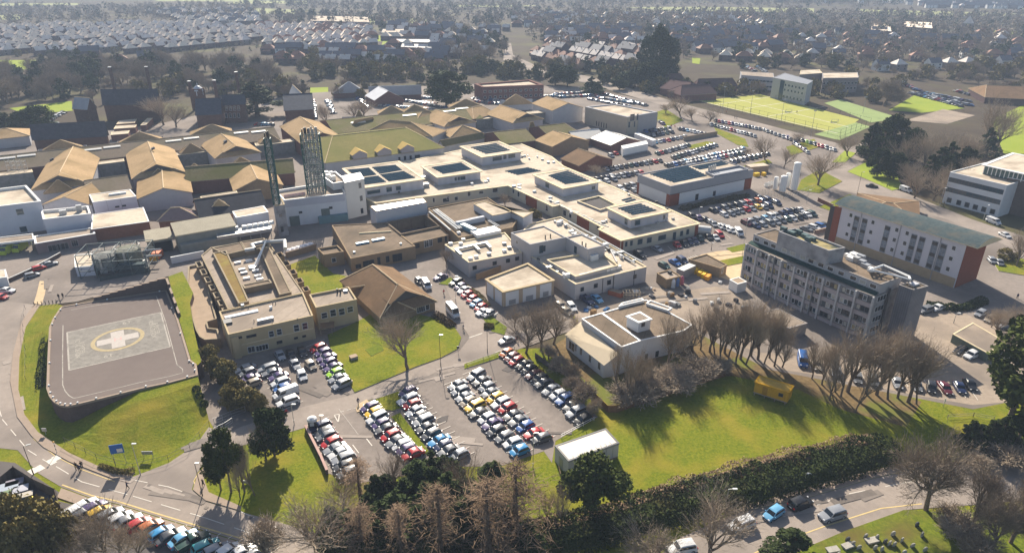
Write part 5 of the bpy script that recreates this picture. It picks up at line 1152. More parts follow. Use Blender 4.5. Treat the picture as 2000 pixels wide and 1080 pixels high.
def grow(R, H, spread, trunkf=.3, levels=4, twig=.035, nb=(4, 4, 5, 5), upw=.35, thick=.028):
 """bare tree of height ~H: trunk MB (trunk + limbs), crown MB (branches and twigs)"""
 tr, cr = MB(), MB()
 def rec(p, d, L, r, lv):
  segs = 3 if lv < 2 else 2
  q = p
  pts = [p]
  for s in range(segs):
   d = (d+Vector((R.gauss(0, .16), R.gauss(0, .16), R.gauss(0, .1)+.05*upw))).normalized()
   q2 = q+d*(L/segs); f0, f1 = 1-.35*s/segs, 1-.35*(s+1)/segs
   if lv <= 1: tr.tube(q, q2, r*f0, r*f1, n=6 if lv == 0 else 5, cap=False)
   elif lv == 2: cr.tube(q, q2, r*f0, r*f1, n=3, cap=False)
   else: strip(cr, q, q2, max(twig*(1 if lv > 3 else 1.4), r*.8), R)
   q = q2; pts.append(q)
  if lv >= levels: return
  n = nb[min(lv, len(nb)-1)]
  for k in range(n):
   t = R.uniform(.45, 1.) if lv == 0 else R.uniform(.25, 1.)
   idx = min(int(t*segs), segs-1); bp = pts[idx].lerp(pts[idx+1], t*segs-idx)
   ang = 6.283*(k+R.uniform(-.3, .3))/n+lv
   side = Vector((math.cos(ang), math.sin(ang), 0)); side = (side-d*side.dot(d))
   if side.length < .05: side = d.orthogonal()
   side.normalize(); a = R.uniform(.45, .95)*spread
   nd = (d*math.cos(a)+side*math.sin(a)+Vector((0, 0, upw*.35))).normalized()
   rec(bp, nd, L*R.uniform(.58, .82)*(1.25 if lv == 0 else 1), r*R.uniform(.45, .6), lv+1)
  if lv < levels: rec(q, (d+Vector((0, 0, upw*.2))).normalized(), L*.72, r*.62, lv+1)
 rec(Vector((0, 0, -.1)), Vector((0, 0, 1)), H*trunkf, H*thick, 0)
 zs = [v[2] for v in cr.v]; k = H/max(zs)
 for b in (tr, cr): b.v = [(x*k, y*k, z*k) for x, y, z in b.v]
 return tr, cr
def leafy(R, H, W, n, size, shape='round', clumps=26, zlow=.18):
 cr = MB(); cs = []
 for k in range(clumps):
  t = R.random()
  if shape == 'cone': z = zlow+(1-zlow)*t; rad = W/2*(1-t)**.8*R.uniform(.35, 1.)+.1; cr_ = W*.16*(1.15-t)
  elif shape == 'column': z = zlow+(1-zlow)*t; rad = W/2*math.sin(math.pi*min(1, .25+t*.75))**.6*R.uniform(.3, .9); cr_ = W*.2
  elif shape == 'flat': z = .55+.42*t; rad = W/2*R.uniform(.1, 1); cr_ = W*.16
  else: z = zlow+(1-zlow)*t*.93; rad = W/2*math.sin(math.pi*(.16+.78*t))*R.uniform(.35, .95); cr_ = W*R.uniform(.1, .19)
  a = R.uniform(0, 6.28); cs.append((Vector((rad*math.cos(a), rad*math.sin(a), z*H)), cr_))
 for k in range(n):
  c, r = R.choice(cs); d = Vector((R.gauss(0, 1), R.gauss(0, 1), R.gauss(0, 1)*.75)).normalized()
  p = c+d*r*R.uniform(.55, 1.08)
  if p.z < .1: p.z = R.uniform(.1, .6)
  quad(cr, p, size*R.uniform(.6, 1.4), R, R.uniform(.5, .9))
 tr = MB(); tr.tube((0, 0, -.1), (R.gauss(0, .2), R.gauss(0, .2), H*.8), H*.024, H*.008, n=6)
 for c, r in cs[:10]:
  b0 = Vector((0, 0, max(.3, c.z-H*.18))); tr.tube(b0, c, H*.008, H*.003, n=4, cap=False)
 return tr, cr
def larch(R, H, W, n, size, droop=.1):
 cr, tr = MB(), MB(); tr.tube((0, 0, -.1), (0, 0, H), H*.02, .03, n=6)
 lob = [R.uniform(.5, 1.25) for _ in range(9)]
 for k in range(n):
  t = R.random()**.8; z = H*(.12+.88*t); L = W/2*(1-t)**.7*R.uniform(.4, 1.15)*lob[int(t*8.99)]+.25; a = R.uniform(0, 6.28)
  d = Vector((math.cos(a), math.sin(a), R.uniform(-.25, .3)-droop))
  p = Vector((0, 0, z)); q = p+d*L
  md = p.lerp(q, .5)+Vector((R.gauss(0, .2), R.gauss(0, .2), .25)); strip(cr, p, md, .022, R); strip(cr, md, q, .016, R)
  for j in range(9):
   s = R.uniform(.15, 1); b0 = (p.lerp(md, s*2) if s < .5 else md.lerp(q, s*2-1)); e = b0+Vector((R.gauss(0, .4), R.gauss(0, .4), R.gauss(.05, .35)))*size*.75
   strip(cr, b0, e, .02, R)
 return tr, cr
def mesh_of(b, name, m):
 o = b.build(name, m); me = o.data; bpy.data.objects.remove(o); return me
VAR = {}
def variant(key, tc, bark, leaf, H, W):
 tr, cr = tc; rs = sorted(math.hypot(v[0], v[1]) for v in cr.v); W = 2*rs[int(len(rs)*.84)]; VAR.setdefault(key, []).append((mesh_of(tr, 'trunk', bark), mesh_of(cr, 'crown', leaf), H, W))
for s in range(4): variant('bare', grow(random.Random(20+s), 12, .75, .34, 5, .012, (5, 5, 4, 3, 3)), BARK, TWIG, 12, 9)
for s in range(3): variant('upright', grow(random.Random(40+s), 14, .45, .36, 5, .012, (5, 4, 4, 3, 2), upw=.55, thick=.023), BARK, TWIG, 14, 6.2)
for s in range(2): variant('wide', grow(random.Random(60+s), 12, .95, .28, 5, .014, (6, 5, 5, 5, 4), upw=.2, thick=.035), BARK, TWIG2, 12, 15)
for s in range(3): variant('brush', grow(random.Random(70+s), 4, 1.0, .15, 4, .010, (7, 6, 6, 5), upw=.3, thick=.02), BARK, TWIG, 4, 5)
for s in range(3): variant('evergreen', leafy(random.Random(80+s), 10, 8, 6500, .24, 'round', 36), BARK, LEAFD, 10, 8)
for s in range(3): variant('olive', leafy(random.Random(90+s), 5, 5.5, 5200, .17, 'round', 30, .1), BARK, LEAFO, 5, 5.5)
for s in range(3): variant('yew', leafy(random.Random(100+s), 9, 4, 4200, .2, 'column', 30, .05), BARK, (LEAFD, LEAFP, LEAFD)[s], 9, 4)
for s in range(2): variant('pine', leafy(random.Random(110+s), 12, 9, 8000, .24, 'round', 34, .38), BARK, LEAFP, 12, 9)
for s in range(2): variant('conifer', leafy(random.Random(115+s), 14, 7, 5500, .28, 'cone', 44, .08), BARK, LEAFD, 14, 7)
for s in range(5): variant('larch', larch(random.Random(120+s), 13, 7.5, 240, .95), BARK, LARCHM, 13, 7.5)
NAMES = dict(bare='bare_tree', upright='bare_tree', wide='bare_tree', brush='bare_shrub', evergreen='evergreen_tree', olive='evergreen_bush', yew='yew_tree', pine='pine_tree', conifer='conifer_tree', larch='larch_tree')
TR = random.Random(5)
NTREE = [0]
def tree(kind, x, y, ty, label, group=None, w=None, z0=0, cat=None):
 """base pixel, pixel height of the top, crown width in metres"""
 h = topz(x, y, ty, z0)-z0
 v = VAR[kind][NTREE[0] % len(VAR[kind])]; NTREE[0] += 1
 t = thing(NAMES[kind], label, cat or ('shrub' if kind in ('brush', 'olive') else 'tree'), P(x, y, z0), group, TR.uniform(0, 6.28))
 sx = (w/v[3]) if w else h/v[2]
 t.scale = (sx, sx, h/v[2])
 for nm, me in (('trunk', v[0]), ('crown', v[1])):
  o = bpy.data.objects.new(nm, me); COL.objects.link(o); o.parent = t
 return t
ORD = ['first', 'second', 'third', 'fourth', 'fifth', 'sixth', 'seventh', 'eighth', 'ninth', 'tenth', 'eleventh', 'twelfth', 'thirteenth', 'fourteenth', 'fifteenth', 'sixteenth', 'seventeenth', 'eighteenth', 'nineteenth', 'twentieth', 'twenty-first', 'twenty-second', 'twenty-third', 'twenty-fourth', 'twenty-fifth', 'twenty-sixth']
def row(kind, lst, phrase, group, w=None, end='left'):
 for k, q in enumerate(sorted(lst)):
  kd = q[4] if len(q) > 4 and q[4] else kind
  tree(kd, q[0], q[1], q[2], f"{phrase}, {ORD[k]} from the {end}", group, q[3] if len(q) > 3 else w)
tree('bare', 797, 722, 600, 'tall lone bare tree casting long shadow on the lawn by the tiled clinic', w=12)
row('bare', [(1027, 690, 588, 8.5), (1057, 684, 578, 9), (1081, 671, 574, 9)], 'bare tree in the trio between car park and garage block', 'bare trees by the garage block')
row('upright', [(1386, 688, 590, 6.5), (1405, 706, 592, 6), (1422, 700, 580, 7), (1437, 711, 585, 6.5), (1456, 713, 578, 7), (1467, 696, 572, 7.5), (1492, 711, 583, 6.5), (1512, 716, 612, 5), (1368, 684, 600, 6), (1396, 694, 578, 6.5), (1446, 702, 574, 7), (1480, 703, 580, 7), (1415, 690, 575, 7), (1503, 700, 590, 6.5)], 'slim bare tree in the row above sunlit lawn', 'bare trees above the sunlit lawn')
row('upright', [(1620, 782, 705, 4), (1631, 766, 655, 7), (1655, 766, 622, 8.5), (1670, 806, 700, 5), (1692, 771, 632, 8), (1734, 781, 632, 8.5), (1773, 786, 642, 8.5), (1712, 772, 640, 7.5), (1753, 778, 640, 8), (1642, 775, 650, 6), (1790, 790, 665, 6), (1605, 752, 655, 6), (1585, 740, 650, 6)], 'tall bare tree in the row below concrete tower', 'bare trees below the concrete tower')
tree('bare', 1527, 718, 640, 'leaning bare tree beside the yellow cabin', w=6)
tree('bare', 1300, 729, 612, 'bare tree with golden twigs beside chapel end wall', w=8)
row('upright', [(1205, 772, 660, 4), (1226, 783, 672, 5), (1248, 772, 676, 4.5), (1275, 762, 690, 4.5), (1330, 700, 640, 5.5), (1352, 690, 620, 6)], 'thin bare sapling among scrub below the chapel', 'saplings below the chapel')
row('brush', [(1215, 790, 755, 6), (1240, 795, 755, 7), (1265, 783, 745, 6.5), (1290, 775, 735, 7), (1318, 765, 730, 7), (1345, 752, 715, 7), (1370, 735, 700, 7), (1395, 725, 698, 6), (1250, 770, 735, 6), (1300, 755, 718, 6), (1330, 735, 705, 6)], 'dense brown scrub bush below the chapel', 'scrub below the chapel')
row('brush', [(1072, 702, 672, 3.5), (1092, 728, 695, 4), (1108, 752, 712, 4.5), (1122, 770, 728, 4), (1140, 790, 745, 4.5), (1158, 808, 770, 3.5)], 'straggly bare shrub beside the timber fence', 'shrubs by the timber fence')
tree('pine', 1962, 850, 632, 'large sunlit green pine at right edge above parked cars', w=14)
tree('wide', 1808, 996, 812, 'big pale barked bare tree standing on the graveyard corner', w=10.5)
row('wide', [(1893, 1040, 900, 5.5), (1935, 1085, 925, 5.5), (1972, 1062, 890, 6), (2010, 1100, 900, 6)], 'tangled bare tree in the bottom right thicket', 'bare trees of the bottom right thicket')
row('brush', [(1840, 1025, 985, 5), (1870, 1055, 1005, 6), (1905, 1085, 1030, 6), (1955, 905, 868, 7), (1915, 918, 885, 5), (1990, 912, 875, 6)], 'bare bush beside the road bend', 'bushes by the road bend')
row('conifer', [(1888, 872, 822, 4), (1905, 880, 826, 4), (1925, 876, 822, 4.5), (1948, 880, 815, 5), (1980, 885, 790, 6)], 'dark green conifer at the lawn corner', 'conifers at the lawn corner')
row('bare', [(1388, 1098, 984, 11), (1278, 1115, 1034, 8), (1240, 1125, 1050, 6)], 'rounded bare tree at bottom edge beside the road', 'roadside bare trees at bottom edge')
tree('conifer', 1545, 1090, 1036, 'small grey green pine at bottom edge by graveyard', w=5)
tree('pine', 1152, 1012, 897, 'dark bushy pine in front of the metal shed', w=8.5)
tree('larch', 1006, 1072, 912, 'tall reddish bare tree left of the metal shed lawn', w=9)
row('upright', [(1070, 1026, 945, 3), (1096, 1036, 930, 3)], 'thin bare sapling on lawn near the metal shed', 'lawn saplings')
row('larch', [(668, 1000, 915, 6, 'bare'), (706, 985, 898, 6), (764, 962, 868, 7, 'bare'), (908, 985, 878, 8, 'bare'), (862, 1094, 953, 8), (952, 1096, 948, 9), (786, 1096, 990, 6.5), (712, 1094, 992, 6)], 'brown leafless tree in the thicket below main car park', 'leafless trees in front of the main car park')
row('conifer', [(737, 998, 930, 4.5), (758, 985, 922, 5), (815, 985, 900, 6.5), (842, 962, 878, 5), (868, 955, 884, 5), (888, 968, 893, 4.5), (955, 930, 903, 3), (965, 925, 899, 2.8), (850, 1005, 915, 5.5), (780, 1045, 960, 6), (748, 1062, 978, 5.5), (828, 1078, 980, 6.5), (905, 1088, 985, 6.5), (960, 1002, 932, 5), (838, 1045, 940, 6), (912, 1062, 950, 6), (722, 1035, 958, 5), (692, 1078, 995, 5), (800, 1014, 930, 6), (880, 1022, 925, 6), (745, 1092, 1010, 5), (655, 1062, 985, 4.5), (935, 1050, 945, 5), (985, 1075, 985, 5), (1030, 1085, 1010, 5)], 'dark green conifer in the thicket in front of main car park', 'conifers in front of the main car park')
tree('bare', 622, 1092, 965, 'spreading bare tree by the lower road bend', w=11)
tree('brush', 515, 1098, 1030, 'low bare shrub by the row of cars at bottom', w=6)
row('pine', [(432, 958, 880, 3.5), (452, 962, 843, 5)], 'slender pine in the pair at the road junction', 'pines at the road junction')
row('upright', [(478, 962, 850, 3.5), (498, 968, 868, 3.5), (470, 975, 890, 3)], 'thin bare tree behind the junction pines', 'thin trees behind the junction pines')
tree('evergreen', 537, 890, 800, 'dark round topped pine casting broad shadow over lawn', w=6.5)
tree('upright', 520, 900, 815, 'thin bare tree left of the round topped pine', w=4)
row('olive', [(410, 712, 676, 4.2), (428, 738, 697, 4), (448, 746, 706, 4.4), (462, 776, 740, 4.2), (488, 802, 764, 4.6), (452, 796, 758, 3.8), (510, 810, 774, 3.2)], 'olive green bush beside the beige clinic car park', 'olive bushes beside the clinic car park')
row('olive', [(15, 1085, 980, 6), (52, 1092, 975, 6), (92, 1090, 988, 6), (130, 1092, 1002, 5.5), (5, 1110, 1010, 6), (75, 1125, 1020, 6)], 'big evergreen bush in the bottom left corner', 'bottom left evergreen bushes')
row('bare', [(212, 1092, 960, 7), (185, 1100, 1010, 6), (245, 1098, 1020, 6), (270, 1095, 1035, 5)], 'bare brown tree in front of the cars at bottom left', 'bare trees at bottom left')
row('bare', [(1985, 522, 445, 8), (1948, 655, 590, 6.5), (1978, 655, 588, 6.5), (1965, 690, 640, 5), (1935, 640, 600, 5)], 'bare ornamental tree beside the right hand car bays', 'bare trees by the right hand car bays')
tree('olive', 1965, 508, 487, 'clipped dark green hedge ball beside the white van road', w=5)
row('bare', [(1459, 304, 288, 7), (1494, 313, 262, 11), (1531, 330, 284, 8), (1597, 363, 290, 13), (1655, 306, 262, 10), (1558, 280, 255, 8), (1385, 240, 208, 11), (1352, 238, 205, 10), (1329, 228, 185, 13), (1300, 222, 200, 9)], 'bare tree along the road by the rear car park', 'bare trees along the rear car park road')
row('conifer', [(1692, 312, 245, 9), (1703, 302, 236, 9), (1735, 305, 224, 12, 'evergreen'), (1716, 318, 235, 9), (1745, 352, 300, 8, 'evergreen'), (1830, 352, 288, 9), (1850, 340, 275, 9), (1925, 308, 248, 9), (1775, 320, 250, 9, 'evergreen'), (1810, 365, 300, 8), (1880, 345, 290, 8, 'evergreen'), (1712, 345, 290, 8, 'evergreen')], 'dark evergreen in the wood behind the white office', 'evergreens in the wood')
row('bare', [(1762, 335, 252, 12), (1800, 345, 248, 12), (1843, 332, 250, 12), (1880, 325, 255, 12), (1785, 388, 325, 10), (1822, 392, 330, 10), (1862, 392, 340, 9), (1770, 365, 310, 10), (1840, 385, 315, 10), (1900, 330, 265, 11), (1725, 335, 285, 9), (1895, 360, 300, 9)], 'bare brown tree in the wood behind the white office', 'bare trees in the wood')
row('bare', [(1912, 302, 178, 15), (1945, 292, 186, 15)], 'very tall bare tree beside the bright right hand field', 'tall field edge trees', end='pitch')
tree('wide', 1727, 208, 152, 'wide bare oak beside the cricket nets', w=18)
tree('evergreen', 872, 207, 138, 'huge rounded dark evergreen behind the rear clinic car park', w=24)
tree('conifer', 503, 228, 160, 'large dark cedar beside the Victorian block', w=22)
row('evergreen', [(1084, 166, 126, 13), (1108, 169, 128, 13)], 'round dark evergreen by the main road', 'round evergreens by the main road')
row('conifer', [(1155, 183, 148, 10), (1168, 184, 160, 9), (1209, 176, 152, 10, 'evergreen')], 'clipped dark conifer by the road to the rear car park', 'clipped conifers by the rear road')
row('bare', [(320, 245, 180, 17), (345, 250, 205, 14), (640, 250, 195, 10), (690, 235, 195, 10), (712, 232, 190, 12)], 'tall bare tree around the Victorian hospital', 'bare trees around the Victorian hospital')
row('evergreen', [(10, 254, 220, 12), (48, 258, 218, 12), (78, 257, 208, 15)], 'dark evergreen by the far left car park', 'evergreens by the far left car park')
row('evergreen', [(1262, 152, 72, 13), (1283, 162, 52, 16), (1305, 158, 75, 13), (1275, 170, 118, 17), (1240, 170, 135, 15), (1225, 168, 140, 14)], 'very tall dark evergreen behind the maroon school roofs', 'tall evergreens behind the maroon school')
tree('bare', 872, 522, 482, 'fuzzy bare tree beside the wall of laboratory annex', w=5)
tree('bare', 987, 404, 372, 'small bare tree in courtyard of the solar roofed wing', w=4)
row('olive', [(1040, 424, 408, 3), (1050, 427, 412, 2.5)], 'olive shrub in the wing courtyard garden', 'courtyard shrubs')
tree('evergreen', 770, 445, 428, 'dark ivy shrub inside the roofless walled court', w=4, z0=.8)
tree('bare', 1165, 345, 318, 'small bare tree beside the gabled restaurant', w=6)
row('bare', [(1005, 640, 600, 5), (1120, 655, 610, 5)], 'thin bare tree by the junction verge', 'junction verge trees')
def hedge(name, label, px, wid, h, m, n, size, cat='hedge', seed=1, trail=None):
 R = random.Random(seed); pts = PP(px); segs = []; tot = 0
 for a, b_ in zip(pts, pts[1:]): segs.append((a, b_, tot)); tot += (b_-a).length
 b = MB()
 for a, b_, _ in segs:
  d = (b_-a).normalized(); nn = Vector((-d.y, d.x, 0))*wid*.36; zt = h*.42
  b.poly([a-nn, b_-nn, b_-nn*.5+Vector((0, 0, zt)), a-nn*.5+Vector((0, 0, zt))]); b.poly([a+nn, b_+nn, b_+nn*.5+Vector((0, 0, zt)), a+nn*.5+Vector((0, 0, zt))])
  b.poly([a-nn*.5+Vector((0, 0, zt)), b_-nn*.5+Vector((0, 0, zt)), b_+nn*.5+Vector((0, 0, zt)), a+nn*.5+Vector((0, 0, zt))])
 for k in range(n):
  s = R.uniform(0, tot); 
  for a, b_, t0 in segs:
   if t0 <= s <= t0+(b_-a).length+1e-6: break
  d = (b_-a).normalized(); p = a+d*(s-t0); nn = Vector((-d.y, d.x, 0))
  lump = .75+.35*math.sin(s*.55+seed)+.2*math.sin(s*1.7+2*seed)
  th = R.uniform(0, math.pi); q = p+nn*(math.cos(th)*wid*.5*R.uniform(.85, 1.1))+Vector((0, 0, math.sin(th)**.7*h*max(.72, min(1.15, lump))*R.uniform(.8, 1.08)))
  if m is TWIG: strip(b, q-Vector((0, 0, .5)), q+Vector((R.gauss(0, .4), R.gauss(0, .4), R.uniform(.3, .9))), .03, R)
  else: quad(b, q, size*R.uniform(.6, 1.4), R, R.uniform(.5, .9))
 o = b.build(name, m, origin=cent(pts)); return tag(o, label, cat)
hedge('ivy_bank', 'long dark ivy covered bank between sunlit lawn and lower road', [(700, 1100), (880, 1075), (1010, 1066), (1120, 1050), (1220, 1022), (1310, 995), (1420, 968), (1530, 937), (1640, 908), (1740, 880)], 8, 3.3, IVY, 32000, .19, seed=2)
hedge('bramble_hedge', 'pale brown bramble hedge along top of the ivy bank', [(985, 1052), (1130, 1027), (1230, 995), (1300, 968), (1390, 944), (1470, 918), (1580, 892), (1700, 868)], 3.4, 2.9, LARCHM, 8000, .14, seed=3)
hedge('low_hedge', 'low clipped green hedge in front of helipad lawn', [(196, 912), (230, 924), (262, 926)], 1.2, 1.1, LEAFO, 2200, .1, seed=4)
hedge('clipped_hedge', 'dark hedge at the foot of the white ward block', [(1808, 596), (1850, 605), (1885, 603), (1920, 590)], 3, 1.5, LEAFD, 3000, .2, seed=5)
hedge('shrub_border', 'brown shrub border along the white wall of energy centre', [(1330, 412), (1370, 402), (1420, 392), (1460, 384)], 3, 1.6, mat('brown_border_shrub', (.09, .075, .04), .9, .3, 1.), 2600, .22, seed=6)
hedge('shrub_border', 'green shrub border beside the cars under garage block', [(890, 548), (915, 565), (940, 585), (952, 600)], 2, 1.2, LEAFO, 2200, .14, seed=7)
hedge('lawn_hedge', 'rounded brown hedge at lawn corner beside the white minibus', [(850, 618), (868, 628), (884, 640)], 2.6, 1.6, mat('brown_hedge', (.10, .07, .04), .9, .3, 1.), 1800, .14, seed=8)
hedge('triangle_hedge', 'golden clipped hedge beside the silver car at junction', [(945, 640), (965, 640)], 2.6, 1.3, LEAFO, 1500, .12, seed=9)
hedge('fence_shrubs', 'dark shrubs growing against the curved helipad wall', [(90, 655), (86, 690), (82, 730), (80, 760)], 1.8, 1.6, LEAFD, 1500, .16, seed=10)
for k, (x, y) in enumerate(((385, 766), (391, 780), (400, 795))):
 b = MB(); R = random.Random(k)
 for _ in range(500):
  d = Vector((R.gauss(0, 1), R.gauss(0, 1), R.gauss(0, 1))).normalized(); quad(b, P(x, y, 2.4-.7*k)+Vector((d.x*.8, d.y*.8, .7+d.z*.8)), .14, R)
 tag(b.build('topiary_ball', LEAFD, origin=P(x, y, 2.4-.7*k)), 'small dark round bush, %s from the deck corner down the lawn edge' % ORD[k], 'shrub', 'round bushes on the lawn edge')
# ---------------------------------------------------------------- vehicles
PAINTM = mat('car_paint', (1, 1, 1), .28, .03, 1., objcol=True, spec=.5)
CGLASS = mat('car_glass', (.012, .016, .02), .06, .2, 2., spec=.7)
TYRE = mat('tyre_rubber', (.02, .02, .02), .85, .2)
CC = dict(k=('black', (.012, .012, .014)), g=('dark grey', (.06, .062, .07)), s=('silver', (.22, .23, .25)), w=('white', (.55, .55, .55)), b=('blue', (.02, .09, .28)), n=('navy blue', (.012, .022, .07)), c=('light blue', (.12, .32, .5)),
          r=('red', (.38, .012, .015)), m=('maroon', (.10, .012, .018)), o=('orange', (.42, .11, .02)), y=('yellow', (.62, .38, .02)), l=('lime green', (.3, .55, .02)), p=('purple', (.07, .045, .13)), t=('beige', (.30, .25, .19)), e=('dark green', (.015, .05, .04)),
          a=('bright azure', (.02, .2, .42)), q=('turquoise', (.04, .28, .3)), z=('mid grey', (.15, .155, .165)))
TYPES = dict(h='hatchback', e='estate car', u='SUV', v='van', d='saloon', B='minibus', p='pickup truck')
def car_mesh(kind):
 L, W, H, belt, cb, rf, rw = dict(h=(4.0, 1.76, 1.48, .93, (-1.85, 1.05), (-1.45, .35), .60), d=(4.5, 1.8, 1.45, .93, (-1.65, 1.0), (-.95, .3), .59), e=(4.6, 1.8, 1.5, .94, (-2.12, 1.05), (-1.75, .35), .6),
  u=(4.6, 1.88, 1.72, 1.05, (-2.12, 1.1), (-1.8, .5), .64), v=(5.2, 1.95, 2.05, 1.2, (-2.55, 1.75), (-2.5, 1.05), .8), B=(6.0, 2.05, 2.6, 1.25, (-2.95, 2.35), (-2.9, 1.75), .86), p=(5.2, 1.88, 1.78, 1.05, (-.6, 1.2), (-.35, .6), .64))[kind]
 w = W/2; x0, x1 = -L/2, L/2
 hood = belt-.06 if kind not in 'vB' else belt-.04
 S = [(x0, .38, belt-.25, .80), (x0+.12, .24, belt-.08, .93), (x0+.5, .2, belt, .98), (x0+L*.3, .2, belt+.02, 1.), (0, .2, belt+.02, 1.), (cb[1]-.15, .2, belt+.01, 1.), (cb[1]+.25, .2, hood, .98), (x1-.45, .2, hood-.1, .95), (x1-.12, .24, hood-.22, .87), (x1, .38, hood-.34, .72)]
 b = MB(); n = 10
 for x, zb, zt, f in S:
  hw = w*f; zm = zb+(zt-zb)*.45
  for y, z in ((-hw*.88, zb), (-hw, zb+.12), (-hw*1.01, zm), (-hw*.97, zt-.1), (-hw*.84, zt), (0, zt+.05), (hw*.84, zt), (hw*.97, zt-.1), (hw*1.01, zm), (hw, zb+.12)): b.v.append((x, y, z))
 for k in range(len(S)-1):
  for j in range(n):
   j2 = (j+1) % n
   b.f.append((k*n+j, (k+1)*n+j, (k+1)*n+j2, k*n+j2)); b.m.append(0)
 b.f.append(tuple(range(n-1, -1, -1))); b.m.append(0); b.f.append(tuple((len(S)-1)*n+j for j in range(n))); b.m.append(0)
 z0, z1 = belt-.02, H; wb, wt = w*.9, w*rw/.66*.96 if kind not in 'vB' else w*.86
 wt = min(wt, wb-.05)
 base = [Vector((cb[0], -wb, z0)), Vector((cb[1], -wb, z0)), Vector((cb[1], wb, z0)), Vector((cb[0], wb, z0))]
 mid = [Vector((rf[0]-.08, -wt, z1-.08)), Vector((rf[1]+.12, -wt, z1-.08)), Vector((rf[1]+.12, wt, z1-.08)), Vector((rf[0]-.08, wt, z1-.08))]
 top = [Vector((rf[0]+.1, -wt+.12, z1)), Vector((rf[1]-.1, -wt+.12, z1)), Vector((rf[1]-.1, wt-.12, z1)), Vector((rf[0]+.1, wt-.12, z1))]
 for lo, hi in ((base, mid), (mid, top)):
  for k in range(4):
   j = (k+1) % 4; b.poly([lo[k], lo[j], hi[j], hi[k]])
 i = len(b.v); cx_, yw = (top[0].x+top[1].x)/2, wt-.12
 xs_ = [top[0].x, top[0].x*.5+cx_*.5, cx_, top[1].x*.5+cx_*.5, top[1].x]
 for a_, x in enumerate(xs_):
  for c_, y in enumerate((-yw, -yw*.5, 0, yw*.5, yw)): b.v.append((x, y, z1+(.075 if kind not in 'v' else .05)*(1-((a_-2)/2)**2)*(1-((c_-2)/2)**2)+(.02 if 0 < a_ < 4 and 0 < c_ < 4 else 0)))
 for a_ in range(4):
  for c_ in range(4): b.f.append((i+a_*5+c_, i+(a_+1)*5+c_, i+(a_+1)*5+c_+1, i+a_*5+c_+1)); b.m.append(0)
 if kind == 'p':
  for y in (-w*.88, w*.88): b.box(((x0+cb[0])/2, y, belt+.1), (cb[0]-x0-.1, .1, .25))
  b.box((x0+.08, 0, belt+.1), (.1, W*.8, .25))
 for sx in (-1, 1): b.box((x1-.12, sx*w*.62, hood-.22), (.16, .3, .14), mi=1)
 for sx in (-1, 1):
  b.box((cb[1]-.15, sx*(w+.08), belt+.05), (.14, .18, .12)); b.box((x0+.1, sx*w*.72, belt-.2), (.2, .26, .2), mi=3); b.box((0, sx*w*.985, .27), (L*.5, .09, .14), mi=2)
 b.box((x1-.03, 0, .5), (.12, W*.5, .2), mi=2); b.box((x0+.02, 0, .42), (.12, W*.7, .16), mi=2); b.box((x1+.02, 0, .4), (.05, .5, .11), mi=1); b.box((x0-.02, 0, belt-.3), (.05, .5, .11), mi=1)
 parts = {'body': b}
 def face(lo0, lo1, hi1, hi0, mx=.07, mb=.08, mt=.05, off=.018, u0=0., u1=1.):
  q = MB(); a, c = lo0.lerp(lo1, u0), lo0.lerp(lo1, u1); d, e = hi0.lerp(hi1, u0), hi0.lerp(hi1, u1)
  nrm = (c-a).cross(d-a).normalized()
  def pt(s, t): return a.lerp(c, s).lerp(d.lerp(e, s), t)+nrm*off
  q.poly([pt(mx, mb), pt(1-mx, mb), pt(1-mx, 1-mt), pt(mx, 1-mt)]); return q
 parts['windscreen'] = face(base[1], base[2], mid[2], mid[1])
 if kind not in 'v': parts['rear_window'] = face(base[3], base[0], mid[0], mid[3], .1, .2, .1)
 us = {'v': (.66, .97), 'B': (.05, .97)}.get(kind, (.04, .97))
 parts['side_window'] = face(base[0], base[1], mid[1], mid[0], .02, .12, .08, u0=us[0], u1=us[1])
 parts['side_window.'] = face(base[2], base[3], mid[3], mid[2], .02, .12, .08, u0=1-us[1], u1=1-us[0])
 wh = MB(); r = .32 if kind not in 'uvBp' else .36
 wh.tube((0, -.1, 0), (0, .1, 0), r, n=12, cap=True); wh.tube((0, -.11, 0), (0, .115, 0), r*.62, n=10, mi=1)
 return parts, wh, (L, W, H, r)
CARM = {}
TAILL = mat('tail_light', (.3, .01, .01), .2)
HEADL = mat('headlight', (.6, .6, .6), .1, .05)
RIM = mat('alloy_rim', (.35, .35, .36), .35, .1, metal=.6)
for kd in TYPES:
 pr, wh, dim = car_mesh(kd); d = {}
 for nm, b in pr.items(): d[nm] = mesh_of(b, nm.strip('.'), [PAINTM, HEADL, TYRE, TAILL] if nm == 'body' else [CGLASS])
 d['body'].polygons.foreach_set('use_smooth', [True]*len(d['body'].polygons)); 
 try: d['body'].set_sharp_from_angle(angle=math.radians(24))
 except Exception: pass
 wm = mesh_of(wh, 'wheel', [TYRE, RIM])
 L, W, H, r = dim
 one = MB()
 for nm, b in pr.items():
  i = len(one.v); one.v += b.v; one.f += [tuple(i+q for q in f) for f in b.f]; one.m += [(0 if q == 0 else 2) if nm == 'body' else 1 for q in b.m]
 for sx in (-.31, .31):
  for sy in (-1, 1): one.tube((sx*L, sy*(W/2-.16), r), (sx*L, sy*(W/2+.01), r), r, n=8, mi=2)
 CARM[kd] = (d, wm, mesh_of(one, 'car', [PAINTM, CGLASS, TYRE]), dim, one)
CARS = []
CR = random.Random(9)
